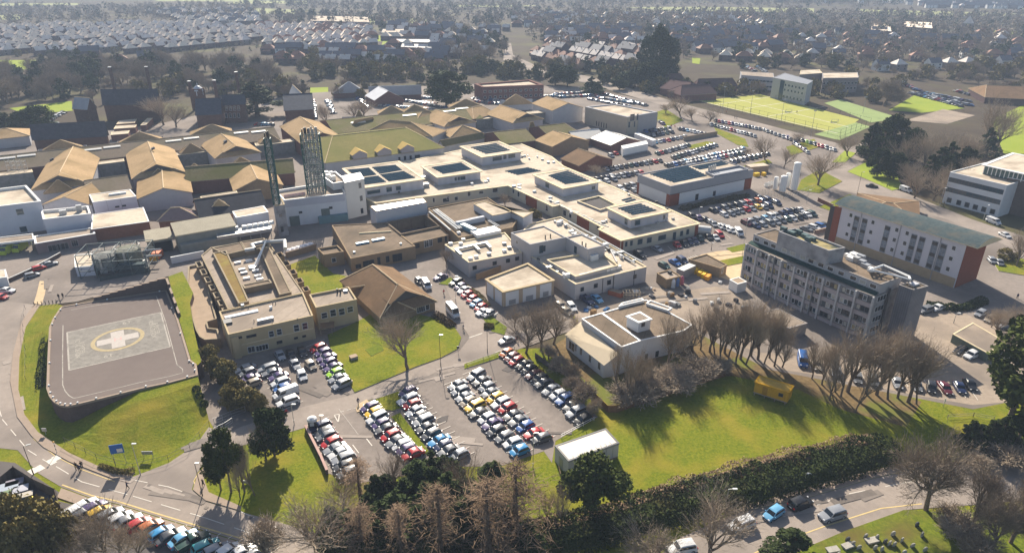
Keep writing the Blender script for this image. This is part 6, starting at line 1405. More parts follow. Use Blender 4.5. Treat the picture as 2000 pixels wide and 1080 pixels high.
def cars(phrase, group, head, lst, end='left', jit=.065):
 for k, q in enumerate(lst):
  x, y, c = q[:3]; kd = q[3] if len(q) > 3 else CR.choice('hhheud')
  hd = q[4] if len(q) > 4 else head
  p = P(x, y, .7); v = P(x+hd[0], y+hd[1], .7)-p
  p = p+Vector((CR.gauss(0, .12), CR.gauss(0, .12), 0)); cn = CC[c][0]
  lab = f"{cn} {TYPES[kd]}, {ORD[k] if k < 20 else str(k+1)+'th'} from the {end} {phrase}" if len(lst) > 1 else f"{cn} {TYPES[kd]} {phrase}"
  if len(lab.split()) > 16: lab = lab.replace('car park', 'car-park').replace('of the ', 'of ')
  CARS.append((p, math.atan2(v.y, v.x)+CR.gauss(0, jit), kd, c, lab, group))
def line_cars(phrase, group, head, a, b, cols, end='left', kds=None):
 n = len(cols); L = []
 for k, c in enumerate(cols):
  t = k/max(1, n-1)
  if c == '.': continue
  L.append((a[0]+(b[0]-a[0])*t, a[1]+(b[1]-a[1])*t, c))
 cars(phrase, group, head, L, end)
cars('of the row against the low wall', 'cars along the low wall', (-31, 12), [(626, 831, 'n'), (632, 842, 'g'), (639, 852, 'z'), (648, 864, 'r', 'h'), (653, 875, 's', 'd'), (662, 885, 'w', 'd'), (671, 896, 's', 'u'), (675, 911, 'g', 'h'), (680, 922, 'z', 'h')], 'gate end')
cars('of the row left of the grass strip', 'cars left of the grass strip', (-31, 13), [(725, 795, 'p'), (731, 804.5, 'y', 'h'), (737, 815, 'w', 'u'), (744, 827, 'p', 'h'), (752, 838, 'g', 'd'), (761, 850, 'r', 'h'), (772, 860, 'z', 'd'), (783, 869, 'w', 'h'), (794, 877, 'p', 'h'), (805, 886, 'r', 'd')], 'road end')
cars('of the row right of the grass strip', 'cars right of the grass strip', (-31, 13), [(798, 765, 'p', 'h'), (797, 779, 'w', 'e'), (803, 790, 'r', 'h'), (811, 801, 'w', 'd'), (818, 812, 'g', 'h'), (826, 823, 's', 'u'), (835, 834, 'g', 'd'), (843, 846, 'g', 'h'), (856, 860, 'a', 'd'), (865, 872, 'n', 'h'), (878, 880, 'z', 'd'), (896, 888, 's', 'h')], 'road end')
cars('of the left line in double row', 'left line of the double row', (-31, 12.5), [(892, 751, 's', 'd'), (900, 763, 's', 'h'), (907, 774, 's', 'd'), (914, 784, 't', 'h'), (927, 794, 'y', 'u'), (939, 805, 'g', 'd'), (951, 816, 'w', 'h'), (961, 827, 'p', 'd'), (970, 841, 'g', 'h'), (985, 853, 'z', 'h'), (1001, 864, 'w', 'h'), (1012, 880, 'a', 'h')], 'road end')
cars('of the right line in double row', 'right line of the double row', (-31, 12.5), [(929, 732, 's', 'u'), (941, 743, 'g', 'd'), (950, 756, 's', 'h'), (958, 766, 'z', 'd'), (969, 776, 'y', 'h'), (979, 786, 'w', 'e'), (991, 797, 'r', 'h'), (1002, 810, 'g', 'd'), (1015, 821, 'z', 'd'), (1027, 832, 'b', 'h'), (1042, 845, 'r', 'd'), (1056, 856, 'g', 'h')], 'road end')
cars('of the row along the timber fence', 'cars along the timber fence', (-30, 14), [(990, 689, 'o', 'h'), (1001, 697, 'm', 'h'), (1011, 704, 'r', 'h'), (1023, 712, 'k', 'd'), (1033, 721, 'k', 'h'), (1041, 730, 'm', 'd'), (1054, 739, 'k', 'h'), (1064, 749, 'g', 'd'), (1077, 760, 's', 'd'), (1090, 770, 'w', 'h'), (1103, 780, 'b', 'u'), (1117, 792, 'g', 'd'), (1125, 804, 's', 'u'), (1138, 818, 'k', 'h')], 'road end')
cars('of the row beside clinic lawn', 'cars beside the clinic lawn', (-30, 12), [(621, 679, 'r', 'h'), (630, 688, 'p', 'h'), (637, 698, 'p', 'd'), (642, 708, 'p', 'h'), (650, 717, 'p', 'd'), (655, 727, 'l', 'h'), (660, 738, 's', 'd'), (667, 750, 's', 'u')], 'clinic end')
cars('of the short row by olive bushes', 'short row by the olive bushes', (-30, 10), [(479, 719, 's', 'd'), (483, 728, 'z', 'h'), (488, 738, 'p', 'd'), (493, 749, 't', 'h')], 'clinic end')
cars('of the row behind olive bushes', 'row behind the olive bushes', (-30, 10), [(523, 718, 's', 'e'), (530, 727, 'z', 'd'), (541, 735, 'p', 'd'), (547, 746, 'w', 'h'), (552, 757, 'b', 'h'), (558, 769, 'w', 'v'), (564, 784, 'w', 'u')], 'clinic end')
cars('of the loose group in clinic yard', 'loose cars in the clinic yard', (11, 22), [(547, 694, 's', 'd'), (569, 691, 'k', 'h'), (590, 687, 'k', 'h'), (576, 711, 's', 'd'), (605, 712, 't', 'h'), (588, 733, 'w', 'h')], 'clinic wall')
cars('of the red-heavy row beside garage verge', 'cars beside the garage verge', (-27, 12), [(890, 551, 'k', 'u'), (898, 559, 'p', 'h'), (907, 566, 'w', 'd'), (911, 575, 'r', 'h'), (923, 584, 'r', 'h'), (930, 592, 'c', 'h'), (938, 600, 'r', 'h'), (943, 609, 'w', 'd'), (954, 612, 's', 'h')], 'far end')
cars('parked under bare tree near the laboratory annex', None, (-25, 10), [(861, 540, 'p', 'd')]); cars('parked alone beside the tiled clinic entrance', None, (20, 20), [(820, 548, 'g', 'h')])
cars('parked beside the tiled clinic', None, (12, 16), [(833, 557, 'w', 'v')])
cars('parked on the road beside tiled clinic lawn', None, (13, 16), [(884, 609, 'w', 'B')])
cars('turning at the junction below bare trees', None, (-36, 9), [(989, 664, 's', 'd')])
cars('of the works vehicles below laboratory wall', 'works vehicles by the laboratory', (16, 12), [(1147, 586, 'n', 'p'), (1167, 583, 'c', 'd'), (1117, 599, 'w', 'e'), (1095, 596, 't', 'h'), (1107, 607, 't', 'h')], 'pale wall')
U = lambda L: [(1320+a/5.87, 360+b/5.87, c, *r) for a, b, c, *r in L]
cars('of the back line below energy centre', 'back line below the energy centre', (18, 9), U([(430, 300, 'k'), (485, 290, 'n'), (560, 265, 'z'), (630, 250, 'k'), (710, 238, 'k'), (775, 225, 's'), (832, 215, 'r', 'u'), (885, 202, 'g'), (940, 185, 'o', 'h'), (1000, 192, 'n'), (1060, 178, 'n'), (950, 150, 'z'), (1165, 215, 'n', 'u')]))
cars('of the front line below energy centre', 'front line below the energy centre', (18, 9), U([(555, 345, 'w', 'h'), (630, 330, 's'), (690, 318, 'z'), (745, 300, 'z'), (815, 288, 'r', 'h'), (880, 277, 's', 'd'), (940, 262, 'y', 'h'), (1015, 265, 'z'), (1070, 245, 'n', 'u')]))
cars('of the back line in middle block of bays', 'back line of the middle bays', (18, 9), U([(810, 442, 'm', 'u'), (880, 420, 's'), (950, 405, 's'), (1030, 390, 'c', 'h'), (1095, 368, 'w', 'u'), (1155, 353, 's'), (1220, 332, 'n'), (1290, 320, 'n'), (1360, 303, 'k'), (1430, 292, 'w')]))
cars('of the front line in middle block of bays', 'front line of the middle bays', (18, 9), U([(925, 475, 'n', 'd'), (1005, 462, 's', 'h'), (1080, 443, 'z'), (1150, 432, 's'), (1220, 417, 'g'), (1285, 402, 'e'), (1335, 388, 'w', 'h'), (1400, 377, 'k'), (1460, 362, 'g', 'h'), (1505, 348, 'w', 'd'), (1555, 340, 'e', 'u')]))
cars('of the four behind the brick stair end', 'cars behind the brick stair end', (18, 6), U([(1500, 508, 'z'), (1590, 492, 'w'), (1650, 480, 'b'), (1712, 470, 'k')]))
cars('of the diagonal row past the solar wing', 'diagonal row past the solar wing', (12, 10), U([(190, 365, 'k'), (270, 385, 'p'), (350, 405, 'k'), (400, 435, 's'), (440, 452, 's'), (510, 475, 'w'), (560, 492, 's'), (605, 512, 'w'), (650, 530, 'w', 'h'), (712, 552, 'w', 'v')]))
cars('of the row under the wing windows', 'row under the wing windows', (14, 13), U([(20, 695, 'r', 'h'), (100, 675, 'k', 'h'), (165, 660, 'n', 'h'), (215, 642, 'n', 'd'), (285, 625, 'e', 'h'), (375, 605, 'k', 'd'), (450, 607, 'w', 'd'), (495, 577, 'r', 'u')]))
cars('parked alone in the shadow of solar wing', None, (20, 11), [(1284, 486, 's', 'd')]); cars('parked in shade at the wing corner', None, (20, 11), [(1251, 497, 'k', 'u')])
cars('of the trio beside the tan substation', 'cars beside the tan substation', (18, 10), [(1298, 518, 'e', 'h'), (1318, 512, 'b', 'd'), (1333, 509, 'n', 'u')])
cars('of the row below concrete tower trees', 'cars below the concrete tower trees', (3, 16), [(1567, 704, 'b', 'v'), (1595, 711, 't', 'd'), (1633, 725, 's', 'h'), (1673, 738, 'z', 'h'), (1708, 743, 'z', 'h'), (1755, 748, 's', 'd'), (1790, 752, 'z', 'd'), (1820, 757, 'k', 'h'), (1848, 757, 'm', 'd', (9, 14)), (1875, 757, 'n', 'd', (9, 14)), (1896, 750, 'k', 'd', (9, 14))])
cars('of the pair beside the garage roof terrace', 'pair beside the roof terrace', (-24, 12), [(1878, 683, 'k', 'd'), (1900, 692, 'w', 'u')])
cars('of the pair beside the lift shaft', 'pair beside the lift shaft', (-22, 5), [(1808, 605, 'z', 'u'), (1830, 600, 'w', 'd')])
cars('of the three among bare ornamental trees', 'cars among the ornamental trees', (-22, 12), [(1916, 612, 's', 'h'), (1935, 622, 't', 'h'), (1960, 634, 's', 'u')])
cars('driving past the white office', None, (22, 8), [(1941, 433, 'w', 'v')]); cars('driving beside the mown verge', None, (22, 9), [(1770, 371, 'w', 'v')])
cars('driving towards the white vans', None, (22, 2), [(1703, 363, 'k', 'd')]); cars('beside the green roof end', None, (20, 10), [(1964, 459, 'w', 'd')])
cars('of the two by the clipped hedge', 'cars by the clipped hedge', (14, 18), [(1936, 508, 's', 'h'), (1952, 513, 'z', 'h')])
cars('of the lower road traffic', 'cars on the lower road', (-30, 14), [(1332, 1069, 'w', 'u', (-30, 8)), (1449, 1023, 'w', 'u'), (1510, 1001, 'c', 'h', (-30, 15)), (1563, 983, 'k', 'u', (30, -10)), (1625, 1005, 's', 'u', (-30, 7))])
cars('of the bottom left bays', 'cars in the bottom left bays', (23, -13), [(144, 1001, 'w', 'u'), (161, 1004, 'g', 'e'), (193, 1001, 'y', 'h'), (216, 1004, 's', 'h'), (235, 1011, 'w', 'h'), (252, 1017, 'z', 'd'), (270, 1024, 'r', 'h'), (295, 1029, 'o', 'h'), (317, 1038, 'a', 'h'), (334, 1046, 'g', 'd'), (356, 1051, 'c', 'd'), (379, 1056, 'e', 'p'), (400, 1066, 'q', 'h'), (422, 1072, 's', 'h'), (447, 1074, 'w', 'h'), (475, 1077, 'w', 'd'), (500, 1083, 's', 'h')])
cars('of the second line behind white SUV', 'second line behind the white SUV', (23, -13), [(163, 987, 'w', 'd'), (182, 992, 'p', 'h')])
cars('of the three by emergency ramp', 'cars by the emergency ramp', (24, -6), [(62, 537, 's', 'h'), (77, 523, 'r', 'h'), (95, 515, 's', 'd')])
cars('of the pair at left edge', 'pair at the left edge', (24, 2), [(14, 567, 'w', 'd'), (2, 579, 'r', 'h')])
H2 = (14, 8)
line_cars('of the row in front of gabled restaurant', 'row before the gabled restaurant', H2, (1184, 331), (1289, 314), 'sksgkenkskrk')
line_cars('of the row behind solar wing corner', 'row behind the solar wing corner', H2, (1168, 350), (1252, 337), 'gknszsnksr')
line_cars('of the short row touching the solar wing', 'short row by the solar wing', H2, (1175, 357), (1198, 350), 'sws')
line_cars('of the shaded row left of energy centre', 'row left of the energy centre', H2, (1212, 367), (1248, 360), 'wgsk'); line_cars('of the last row left of energy centre', 'last row left of the energy centre', H2, (1222, 376), (1238, 372), 'ss')
line_cars('of the red fronted row in rear car park', 'red fronted row of the rear car park', H2, (1285, 300), (1344, 284), 'erkskskwse')
line_cars('of the second row in rear car park', 'second row of the rear car park', H2, (1316, 308), (1398, 284), 'kekgnwskznkss')
line_cars('of the third row in rear car park', 'third row of the rear car park', H2, (1304, 324), (1452, 292), 'kgbnscwkzswnwcbrzseswc')
line_cars('of the fourth row in rear car park', 'fourth row of the rear car park', H2, (1345, 320), (1450, 299), 'wsnkcswbzrsnes')
line_cars('of the row along grass behind energy centre', 'row behind the energy centre', H2, (1432, 316), (1500, 301), 'nksnkekgk')
line_cars('of the first row by beige clinic block', 'first row by the beige block', H2, (1262, 257), (1308, 251), 'bnskes'); line_cars('of the second row by beige clinic block', 'second row by the beige block', H2, (1276, 264), (1312, 258), 'skseg'); line_cars('of the third row by beige clinic block', 'third row by the beige block', H2, (1280, 278), (1338, 268), 'cwprnssz')
line_cars('of the glinting row by the white fence', 'row by the white fence', (12, 9), (1328, 252), (1378, 262), 'kncwwwnk'); line_cars('of the pair beside the beige block corner', 'pair by the beige block', (14, 8), (1289, 238), (1295, 242), 'np')
line_cars('of the upper pitch side row', 'upper pitch side row', (10, 8), (1398, 236), (1483, 252), 'krpsrpwszpkssz'); line_cars('of the lower pitch side row', 'lower pitch side row', (10, 8), (1390, 244), (1474, 266), 'sezwszrmwwskzs')
line_cars('of the far pitch side row', 'far pitch side row', (10, 8), (1492, 254), (1552, 275), 'szgszspgk'); line_cars('of the row with lime green car', 'row with the lime green car', (10, 8), (1560, 273), (1630, 293), 'nklegrrsws'); line_cars('of the short row at the verge', 'short row at the verge', (10, 8), (1553, 281), (1578, 298), 'nsmps')
line_cars('of the pair beside red cones', 'pair by the restaurant', H2, (1194, 304), (1203, 300), 'sr')
FR = random.Random(31)
for (x0, y0, x1, y1, n) in ((1772, 168, 1800, 178, 6), (1776, 181, 1880, 208, 18), (1790, 182, 1898, 206, 20), (1800, 180, 1895, 198, 16), (1866, 177, 1895, 185, 6), (1760, 160, 1790, 176, 8),
       (612, 195, 616, 232, 9), (640, 196, 652, 222, 9), (700, 192, 720, 212, 8), (735, 205, 850, 214, 20), (770, 195, 850, 203, 20), (790, 189, 850, 192, 14), (800, 198, 870, 210, 18), (925, 192, 985, 198, 16), (930, 198, 975, 203, 12), (1030, 190, 1090, 187, 12), (1085, 184, 1160, 180, 14),
       (1090, 190, 1170, 186, 16), (1165, 190, 1240, 202, 18), (1172, 181, 1262, 206, 26), (1150, 193, 1230, 208, 16), (92, 238, 125, 218, 9), (0, 243, 60, 238, 10), (0, 250, 40, 246, 7), (60, 243, 110, 240, 8), (1480, 130, 1500, 145, 8), (1455, 128, 1475, 140, 8), (855, 68, 895, 73, 14), (760, 58, 790, 60, 8), (500, 243, 535, 243, 5)):
 for k in range(n):
  t = (k+.5)/n; x, y = x0+(x1-x0)*t, y0+(y1-y0)*t
  p = P(x, y, .7); CARS.append((p, FR.choice((.5, 2.2))+FR.gauss(0, .08), FR.choice('hheud'), FR.choice('kgsswwwznbrspc'), None, None))
def bays(a, b, n, hd, L=5.0):
 A, B = P(*a), P(*b); v = (P(a[0]+hd[0], a[1]+hd[1])-A).normalized(); _z[0] += .0006; q = MB()
 for k in range(n+1):
  p = A.lerp(B, k/n); nn = Vector((-v.y, v.x, 0))*.06
  q.poly([(*(p+s*v*L/2+t*nn)[:2], _z[0]) for s, t in ((-1, -1), (1, -1), (1, 1), (-1, 1))])
 q.build('bay_marking', PAINT)['kind'] = 'structure'
for a, b, n in (((620, 825), (688, 935), 10), ((722, 790), (815, 893), 11), ((793, 772), (905, 895), 13), ((886, 746), (1022, 888), 13), ((922, 726), (1065, 862), 13), ((983, 684), (1146, 826), 15), ((616, 672), (672, 758), 9), ((520, 712), (570, 795), 8)): bays(a, b, n, (-31, 12.5))
for a, b, n in (((1390, 412), (1515, 388), 16), ((1405, 422), (1520, 400), 16), ((1450, 437), (1575, 408), 16), ((1470, 444), (1595, 418), 16), ((1180, 333), (1295, 313), 14), ((1280, 303), (1350, 283), 12), ((1310, 312), (1405, 283), 15), ((1300, 328), (1456, 293), 24), ((1340, 324), (1456, 300), 16), ((1425, 318), (1505, 300), 12)): bays(a, b, n, (18, 9))
bays((1310, 488), (1420, 462), 11, (14, 13)); bays((128, 996), (520, 1090), 18, (23, -13)); bays((1560, 706), (1900, 770), 16, (5, 16))
CARS.sort(key=lambda c: (c[0].x**2+c[0].y**2))
merged = {}
ncar = 0
for i, (p, rz, kd, c, lab, grp) in enumerate(CARS):
 d, wm, one, (L, W, H, r), mb = CARM[kd]; col = (*CC[c][1], 1)
 if i < 165:
  t = thing('parked_car' if kd not in 'vBp' else {'v': 'van', 'B': 'minibus', 'p': 'pickup_truck'}[kd], lab, {'v': 'van', 'B': 'minibus', 'p': 'pickup'}.get(kd, 'car'), (p.x, p.y, .02), grp, rz); t.scale = (CR.uniform(.96, 1.07), CR.uniform(.97, 1.04), CR.uniform(.96, 1.05))
  for nm, me in d.items():
   o = bpy.data.objects.new(nm.strip('.'), me); COL.objects.link(o); o.parent = t; o.color = col
  for sx in (-.31, .31):
   for sy in (-1, 1):
    o = bpy.data.objects.new('wheel', wm); COL.objects.link(o); o.parent = t; o.location = (sx*L, sy*(W/2-.1), r)
 elif i < 300 and lab:
  o = bpy.data.objects.new('parked_car', one); COL.objects.link(o); o.location = (p.x, p.y, .02); o.rotation_euler = (0, 0, rz); o.color = col
  tag(o, lab, 'van' if kd == 'v' else 'car', grp)
 else:
  b = merged.setdefault('all', MB()); R = Matrix.Rotation(rz, 3, 'Z'); i0 = len(b.v)
  b.v += [tuple(R @ Vector(v)+Vector((p.x, p.y, .02))) for v in mb.v]; b.f += [tuple(i0+q for q in f) for f in mb.f]
  ci = list(CC).index(c); b.m += [ci if m == 0 else len(CC)+m-1 for m in mb.m]
mats = [mat('far_paint_'+CC[c][0].replace(' ', '_'), CC[c][1], .25, .03, 1., spec=.6) for c in CC]+[CGLASS, TYRE]
tag(merged['all'].build('distant_parked_cars', mats), 'distant cars filling the far car parks', 'cars', kind='stuff')
AMB = mat('ambulance_yellow', (.42, .50, .06), .35, .06)
for k, (x, y) in enumerate(((13, 487), (38, 482))):
 p = P(x, y, 1.4); t = thing('ambulance', 'yellow green ambulance under the canopy, %s of two' % ('left hand' if k == 0 else 'right hand'), 'ambulance', (p.x, p.y, .02), 'ambulances under the canopy', math.radians(-88))
 b = MB(); b.box((-.6, 0, 1.55), (4.2, 2.1, 2.3)); b.box((1.9, 0, 1.0), (1.0, 2.0, 1.2)); b.poly([(1.5, -.95, 2.6), (1.5, .95, 2.6), (1.95, .95, 1.6), (1.95, -.95, 1.6)]); b.box((1.3, 0, 2.0), (.5, 1.9, 1.2))
 o = b.build('body', AMB, origin=(0, 0, 0)); o.parent = t
 b = MB(); b.poly([(1.58, -.85, 2.5), (1.58, .85, 2.5), (2.0, .85, 1.62), (2.0, -.85, 1.62)]); o = b.build('windscreen', CGLASS, origin=(0, 0, 0)); o.parent = t
 b = MB(); b.box((1.1, 0, 2.75), (.4, 1.6, .15)); o = b.build('light_bar', mat('blue_light_bar', (.02, .08, .4), .3), origin=(0, 0, 0)); o.parent = t
 for sx in (-1.7, 1.75):
  for sy in (-.95, .95): o = bpy.data.objects.new('wheel', CARM['v'][1]); COL.objects.link(o); o.parent = t; o.location = (sx, sy, .36)
# ---------------------------------------------------------------- street furniture, fences, people
FENCEW = mat('brown_timber_fence', (.22, .12, .06), .9, .2, 1., stripe=(2.5, .3, .3))
DTIMB = mat('grey_timber', (.13, .105, .09), .95, .2, 1., stripe=(2.5, .3, .25))
def post_fence(name, label, px, h, rails, step, mp, r=.05, cat='fence', infill=None, group=None):
 pts = PP(px); c = cent(pts); t = thing(name, label, cat, c, group); rl = MB(); n = 0; fill = MB()
 for a, b_ in zip(pts, pts[1:]):
  L = (b_-a).length; m = max(1, int(L/step))
  for z in rails: rl.tube(a+Vector((0, 0, z)), b_+Vector((0, 0, z)), r*.7, n=4)
  if infill:
   d = (b_-a).normalized(); nn = Vector((-d.y, d.x, 0))*.03
   fill.prism([tuple((a-nn)[:2]), tuple((b_-nn)[:2]), tuple((b_+nn)[:2]), tuple((a+nn)[:2])], .1, h*.98)
  for k in range(m+1):
   if n >= 60: break
   p = a.lerp(b_, k/m); q = MB(); q.tube(p, p+Vector((0, 0, h)), r, n=4); q.build('post', mp, t); n += 1
 if rails: rl.build('rail', mp, t)
 if infill: fill.build('panel', infill, t)
 return t
post_fence('timber_fence', 'brown close boarded timber fence around the chapel scrub', [(1118, 738), (1150, 770), (1186, 806), (1205, 806), (1280, 781), (1350, 756), (1416, 736)], 1.8, (), 2.6, FENCEW, .06, infill=FENCEW)
post_fence('timber_fence', 'dark timber fence above the car park beside chapel lawn', [(1045, 700), (1075, 722), (1118, 738)], 1.6, (), 2.6, DTIMB, .06, infill=DTIMB)
post_fence('compound_fence', 'tall grey timber fence around the bottom left compound', [(-20, 975), (33, 931), (70, 955), (113, 975), (120, 999), (88, 1014)], 2.4, (), 2.6, DTIMB, .08, infill=DTIMB)
post_fence('railing', 'white tubular railing at corner of the fence side row', [(1096, 856), (1160, 822)], 1.0, (.95, .5), 2.2, WHITEM, .05, 'railing')
post_fence('railing', 'dark tubular railing beside the road above main car park', [(912, 716), (975, 694), (1005, 684)], 1.1, (1.05, .55), 3., BLACKM, .06, 'railing')
post_fence('post_and_rail_fence', 'weathered post and rail fence along top of ivy bank', [(1090, 1035), (1140, 1018), (1240, 978), (1300, 955), (1460, 908), (1560, 885)], 1.1, (1., .55), 3., TRIMM, .06)
post_fence('post_and_rail_fence', 'short wooden fence beside the far lawn corner conifers', [(1850, 818), (1900, 815), (1940, 822)], 1.1, (1., .55), 3., TRIMM, .06)
post_fence('wire_fence', 'thin wire mesh fence following foot of the helipad lawn', [(128, 868), (190, 900), (262, 920), (330, 903), (372, 880), (410, 835)], 1.7, (1.65, .9), 3.2, BLACKM, .035)
post_fence('wire_fence', 'thin wire fence beside the left hand pavement', [(50, 605), (46, 640), (52, 700), (52, 745)], 1.5, (1.4,), 4, BLACKM, .035)
post_fence('gate', 'long pale steel gate across the shaded drive', [(419, 829), (452, 815), (480, 805)], 1.5, (1.45, .8, .2), 1.6, STEEL, .05, 'gate')
post_fence('gate', 'second pale steel gate leaf nearest the junction', [(419, 846), (440, 836), (455, 826)], 1.3, (1.25, .7, .2), 1.6, STEEL, .05, 'gate')
post_fence('pitch_fence', 'tall mesh fence along the near side of sports pitch', [(1366, 201), (1450, 222), (1550, 246), (1640, 268), (1690, 250)], 4., (3.9, 2., .3), 6, mat('pitch_green_post', (.05, .08, .05)), .07)
post_fence('pitch_fence', 'dark fence between the sports pitch and the court', [(1486, 187), (1560, 205), (1640, 224), (1700, 240)], 2.5, (2.4, .3), 7, mat('pitch_green_post', (.05, .08, .05)), .07)
post_fence('palisade_fence', 'pale palisade fence around the white gas tanks', [(1488, 380), (1530, 389), (1560, 382), (1590, 370)], 2.2, (2., .4), 1.2, STEEL, .05)
def wall_(name, label, px, h, th, m, cop=None, cat='wall'):
 pts = PP(px); t = thing(name, label, cat, cent(pts)); b = MB(); c = MB()
 for a, b_ in zip(pts, pts[1:]):
  d = (b_-a).normalized(); nn = Vector((-d.y, d.x, 0))*th/2; b.prism([tuple((a-nn)[:2]), tuple((b_-nn)[:2]), tuple((b_+nn)[:2]), tuple((a+nn)[:2])], 0, h)
  nn *= 1.3; c.prism([tuple((a-nn)[:2]), tuple((b_-nn)[:2]), tuple((b_+nn)[:2]), tuple((a+nn)[:2])], h, h+.08)
 b.build('wall', m, t); c.build('coping', cop or KERBL, t)
wall_('low_wall', 'low dark brick wall beside left edge of the main car park', [(598, 840), (612, 868), (628, 900), (640, 928)], 1.2, .35, DARKBR, mat('pink_coping', (.42, .28, .24), .8))
wall_('low_wall', 'brown wall below the brick stair end of white ward block', [(1591, 458), (1622, 450)], 1.4, .4, DARKBR); wall_('low_wall', 'brick garden wall beyond the brick stair end', [(1597, 394), (1626, 408)], 1.6, .3, BRICK)
wall_('low_wall', 'pale boarded wall of pallets at the rear car park', [(1335, 276), (1400, 265)], 2.2, .3, PAVE, PAVE)
wall_('low_wall', 'grey retaining wall strip below the beige clinic ward lawn', [(560, 505), (600, 494), (618, 488)], 2.0, .4, TANBRICK); wall_('low_wall', 'white parapet wall left of clinic roof courts', [(336, 516), (400, 503)], 2.2, .4, WHITEW, WHITEM)
wall_('low_wall', 'dark brick ramp wall below emergency building', [(0, 560), (60, 533), (120, 500)], 1.2, .3, DARKBR, STEEL); wall_('low_wall', 'brown strip wall between laboratory annex and car verge', [(930, 548), (950, 541), (978, 531)], 2., .3, TANBRICK)
def lamp(x, y, ty, label, m=BLACKM, arm=(.9, 0), group='lamp columns'):
 b0 = P(x, y); h = min(topz(x, y, ty), 12); t = thing('street_lamp', label, 'lamp', b0, group)
 b = MB(); b.tube(b0, b0+Vector((0, 0, 1.2)), .1, n=6); b.tube(b0+Vector((0, 0, 1.2)), b0+Vector((0, 0, h)), .065, .05, n=6); top = b0+Vector((0, 0, h)); e = top+Vector((arm[0], arm[1], .1)); b.tube(top, e, .045, n=5); b.build('column', m, t)
 b = MB(); b.box(e+Vector((arm[0]*.3, arm[1]*.3, 0)), (.75, .28, .14), math.atan2(arm[1], arm[0])); b.build('lamp_head', WHITEM if m is not BLACKM else STEEL, t)
for x, y, ty, lab, m, arm in ((66, 927, 872, 'dark leaning lamp column beside the timber compound fence', BLACKM, (.5, .3)), (275, 928, 867, 'slim lamp column in front of the helipad lawn', STEEL, (.3, 0)), (861, 716, 655, 'dark lamp column at edge of the clinic lawn', BLACKM, (.3, 0)), (1417, 990, 955, 'grey lamp column rising from the ivy bank', STEEL, (.8, 0)), (1570, 945, 925, 'small pale lamp post in the ivy bank', STEEL, (.4, 0)),
 (1041, 915, 846, 'lamp column on the lawn left of the metal shed', STEEL, (.4, 0)), (1449, 503, 420, 'slim lamp column on grass island by the solar wing', STEEL, (.4, .4)), (1389, 490, 475, 'short lamp post near the zebra crossing', BLACKM, (.3, 0)), (1835, 402, 368, 'lamp column beside the white office corner', STEEL, (.5, 0)), (1920, 430, 402, 'lamp column in front of the timber stair tower', STEEL, (.5, .2)), (1862, 632, 612, 'lamp post beside the sandy roof terrace', STEEL, (.5, 0)),
 (1670, 398, 330, 'lamp column beside the mown verge', BLACKM, (.5, 0)), (630, 848, 812, 'dark pole at the car park entrance island', BLACKM, (.2, 0)), (396, 970, 905, 'lamp column at the junction kerb', BLACKM, (.3, 0)), (890, 590, 540, 'slim lamp column beside red cars', STEEL, (.4, 0)), (952, 690, 610, 'dark lamp column at the junction hedge', BLACKM, (.3, 0)), (575, 830, 790, 'lamp column by the clinic car park exit', STEEL, (.4, 0)), (1575, 398, 372, 'lamp post below the white gas tanks', STEEL, (.4, 0)), (1268, 330, 310, 'lamp column among the rear bays', STEEL, (.4, 0)), (1364, 430, 405, 'lamp post before the energy centre border', STEEL, (.4, 0))):
 lamp(x, y, ty, lab, m, arm)
for k, (x, y, ty) in enumerate(((1410, 222, 170), (1465, 222, 178), (1525, 240, 195), (1685, 222, 190), (1583, 268, 217))):
 b0 = P(x, y); h = topz(x, y, ty); t = thing('floodlight_mast', 'slim floodlight mast at sports pitch, %s from the left' % ORD[k], 'floodlight', b0, 'pitch floodlights'); b = MB(); b.tube(b0, b0+Vector((0, 0, h)), .12, .07, n=5); b.build('mast', GREYM, t); b = MB(); b.box(b0+Vector((0, 0, h)), (1.4, .3, .4)); b.build('floodlight', GREYM, t)
for k, (x, y) in enumerate(((1540, 221), (1630, 241))):
 b0 = P(x, y); t = thing('goal', 'small hockey goal %s on sports pitch' % ('in the middle' if k == 0 else 'at the near end'), 'goal', b0); b = MB()
 for s in (-1.8, 1.8): b.tube(b0+Vector((s, 0, 0)), b0+Vector((s, 0, 2.1)), .08, n=4); b.tube(b0+Vector((s, 0, 2.1)), b0+Vector((s, 1.2, 0)), .05, n=4)
 b.tube(b0+Vector((-1.8, 0, 2.1)), b0+Vector((1.8, 0, 2.1)), .08, n=4); b.build('goal_frame', GREYM, t); b = MB(); b.box(b0+Vector((0, 1.2, .25)), (3.6, .1, .5)); b.build('backboard', mat('teal_board', (.05, .16, .2)), t)
for x, y, ty, lab in ((66.5, 926, 874, None), (112, 886, 862, 'striped zebra crossing beacon post by the pavement'),):
 if not lab: continue
 b0 = P(x, y); t = thing('crossing_beacon', lab, 'beacon', b0); h = topz(x, y, ty)
 for k in range(6): b = MB(); z0 = h*.9*k/6; b.tube(b0+Vector((0, 0, z0)), b0+Vector((0, 0, z0+h*.15)), .06, n=6); b.build('pole_band', WHITEM if k % 2 else BLACKM, t)
 b = MB(); b.lathe(b0, [(.05, h*.9), (.16, h*.93), (.16, h*.98), (.05, h)], 8); b.build('globe', mat('amber_globe', (.6, .3, .04), .4), t)
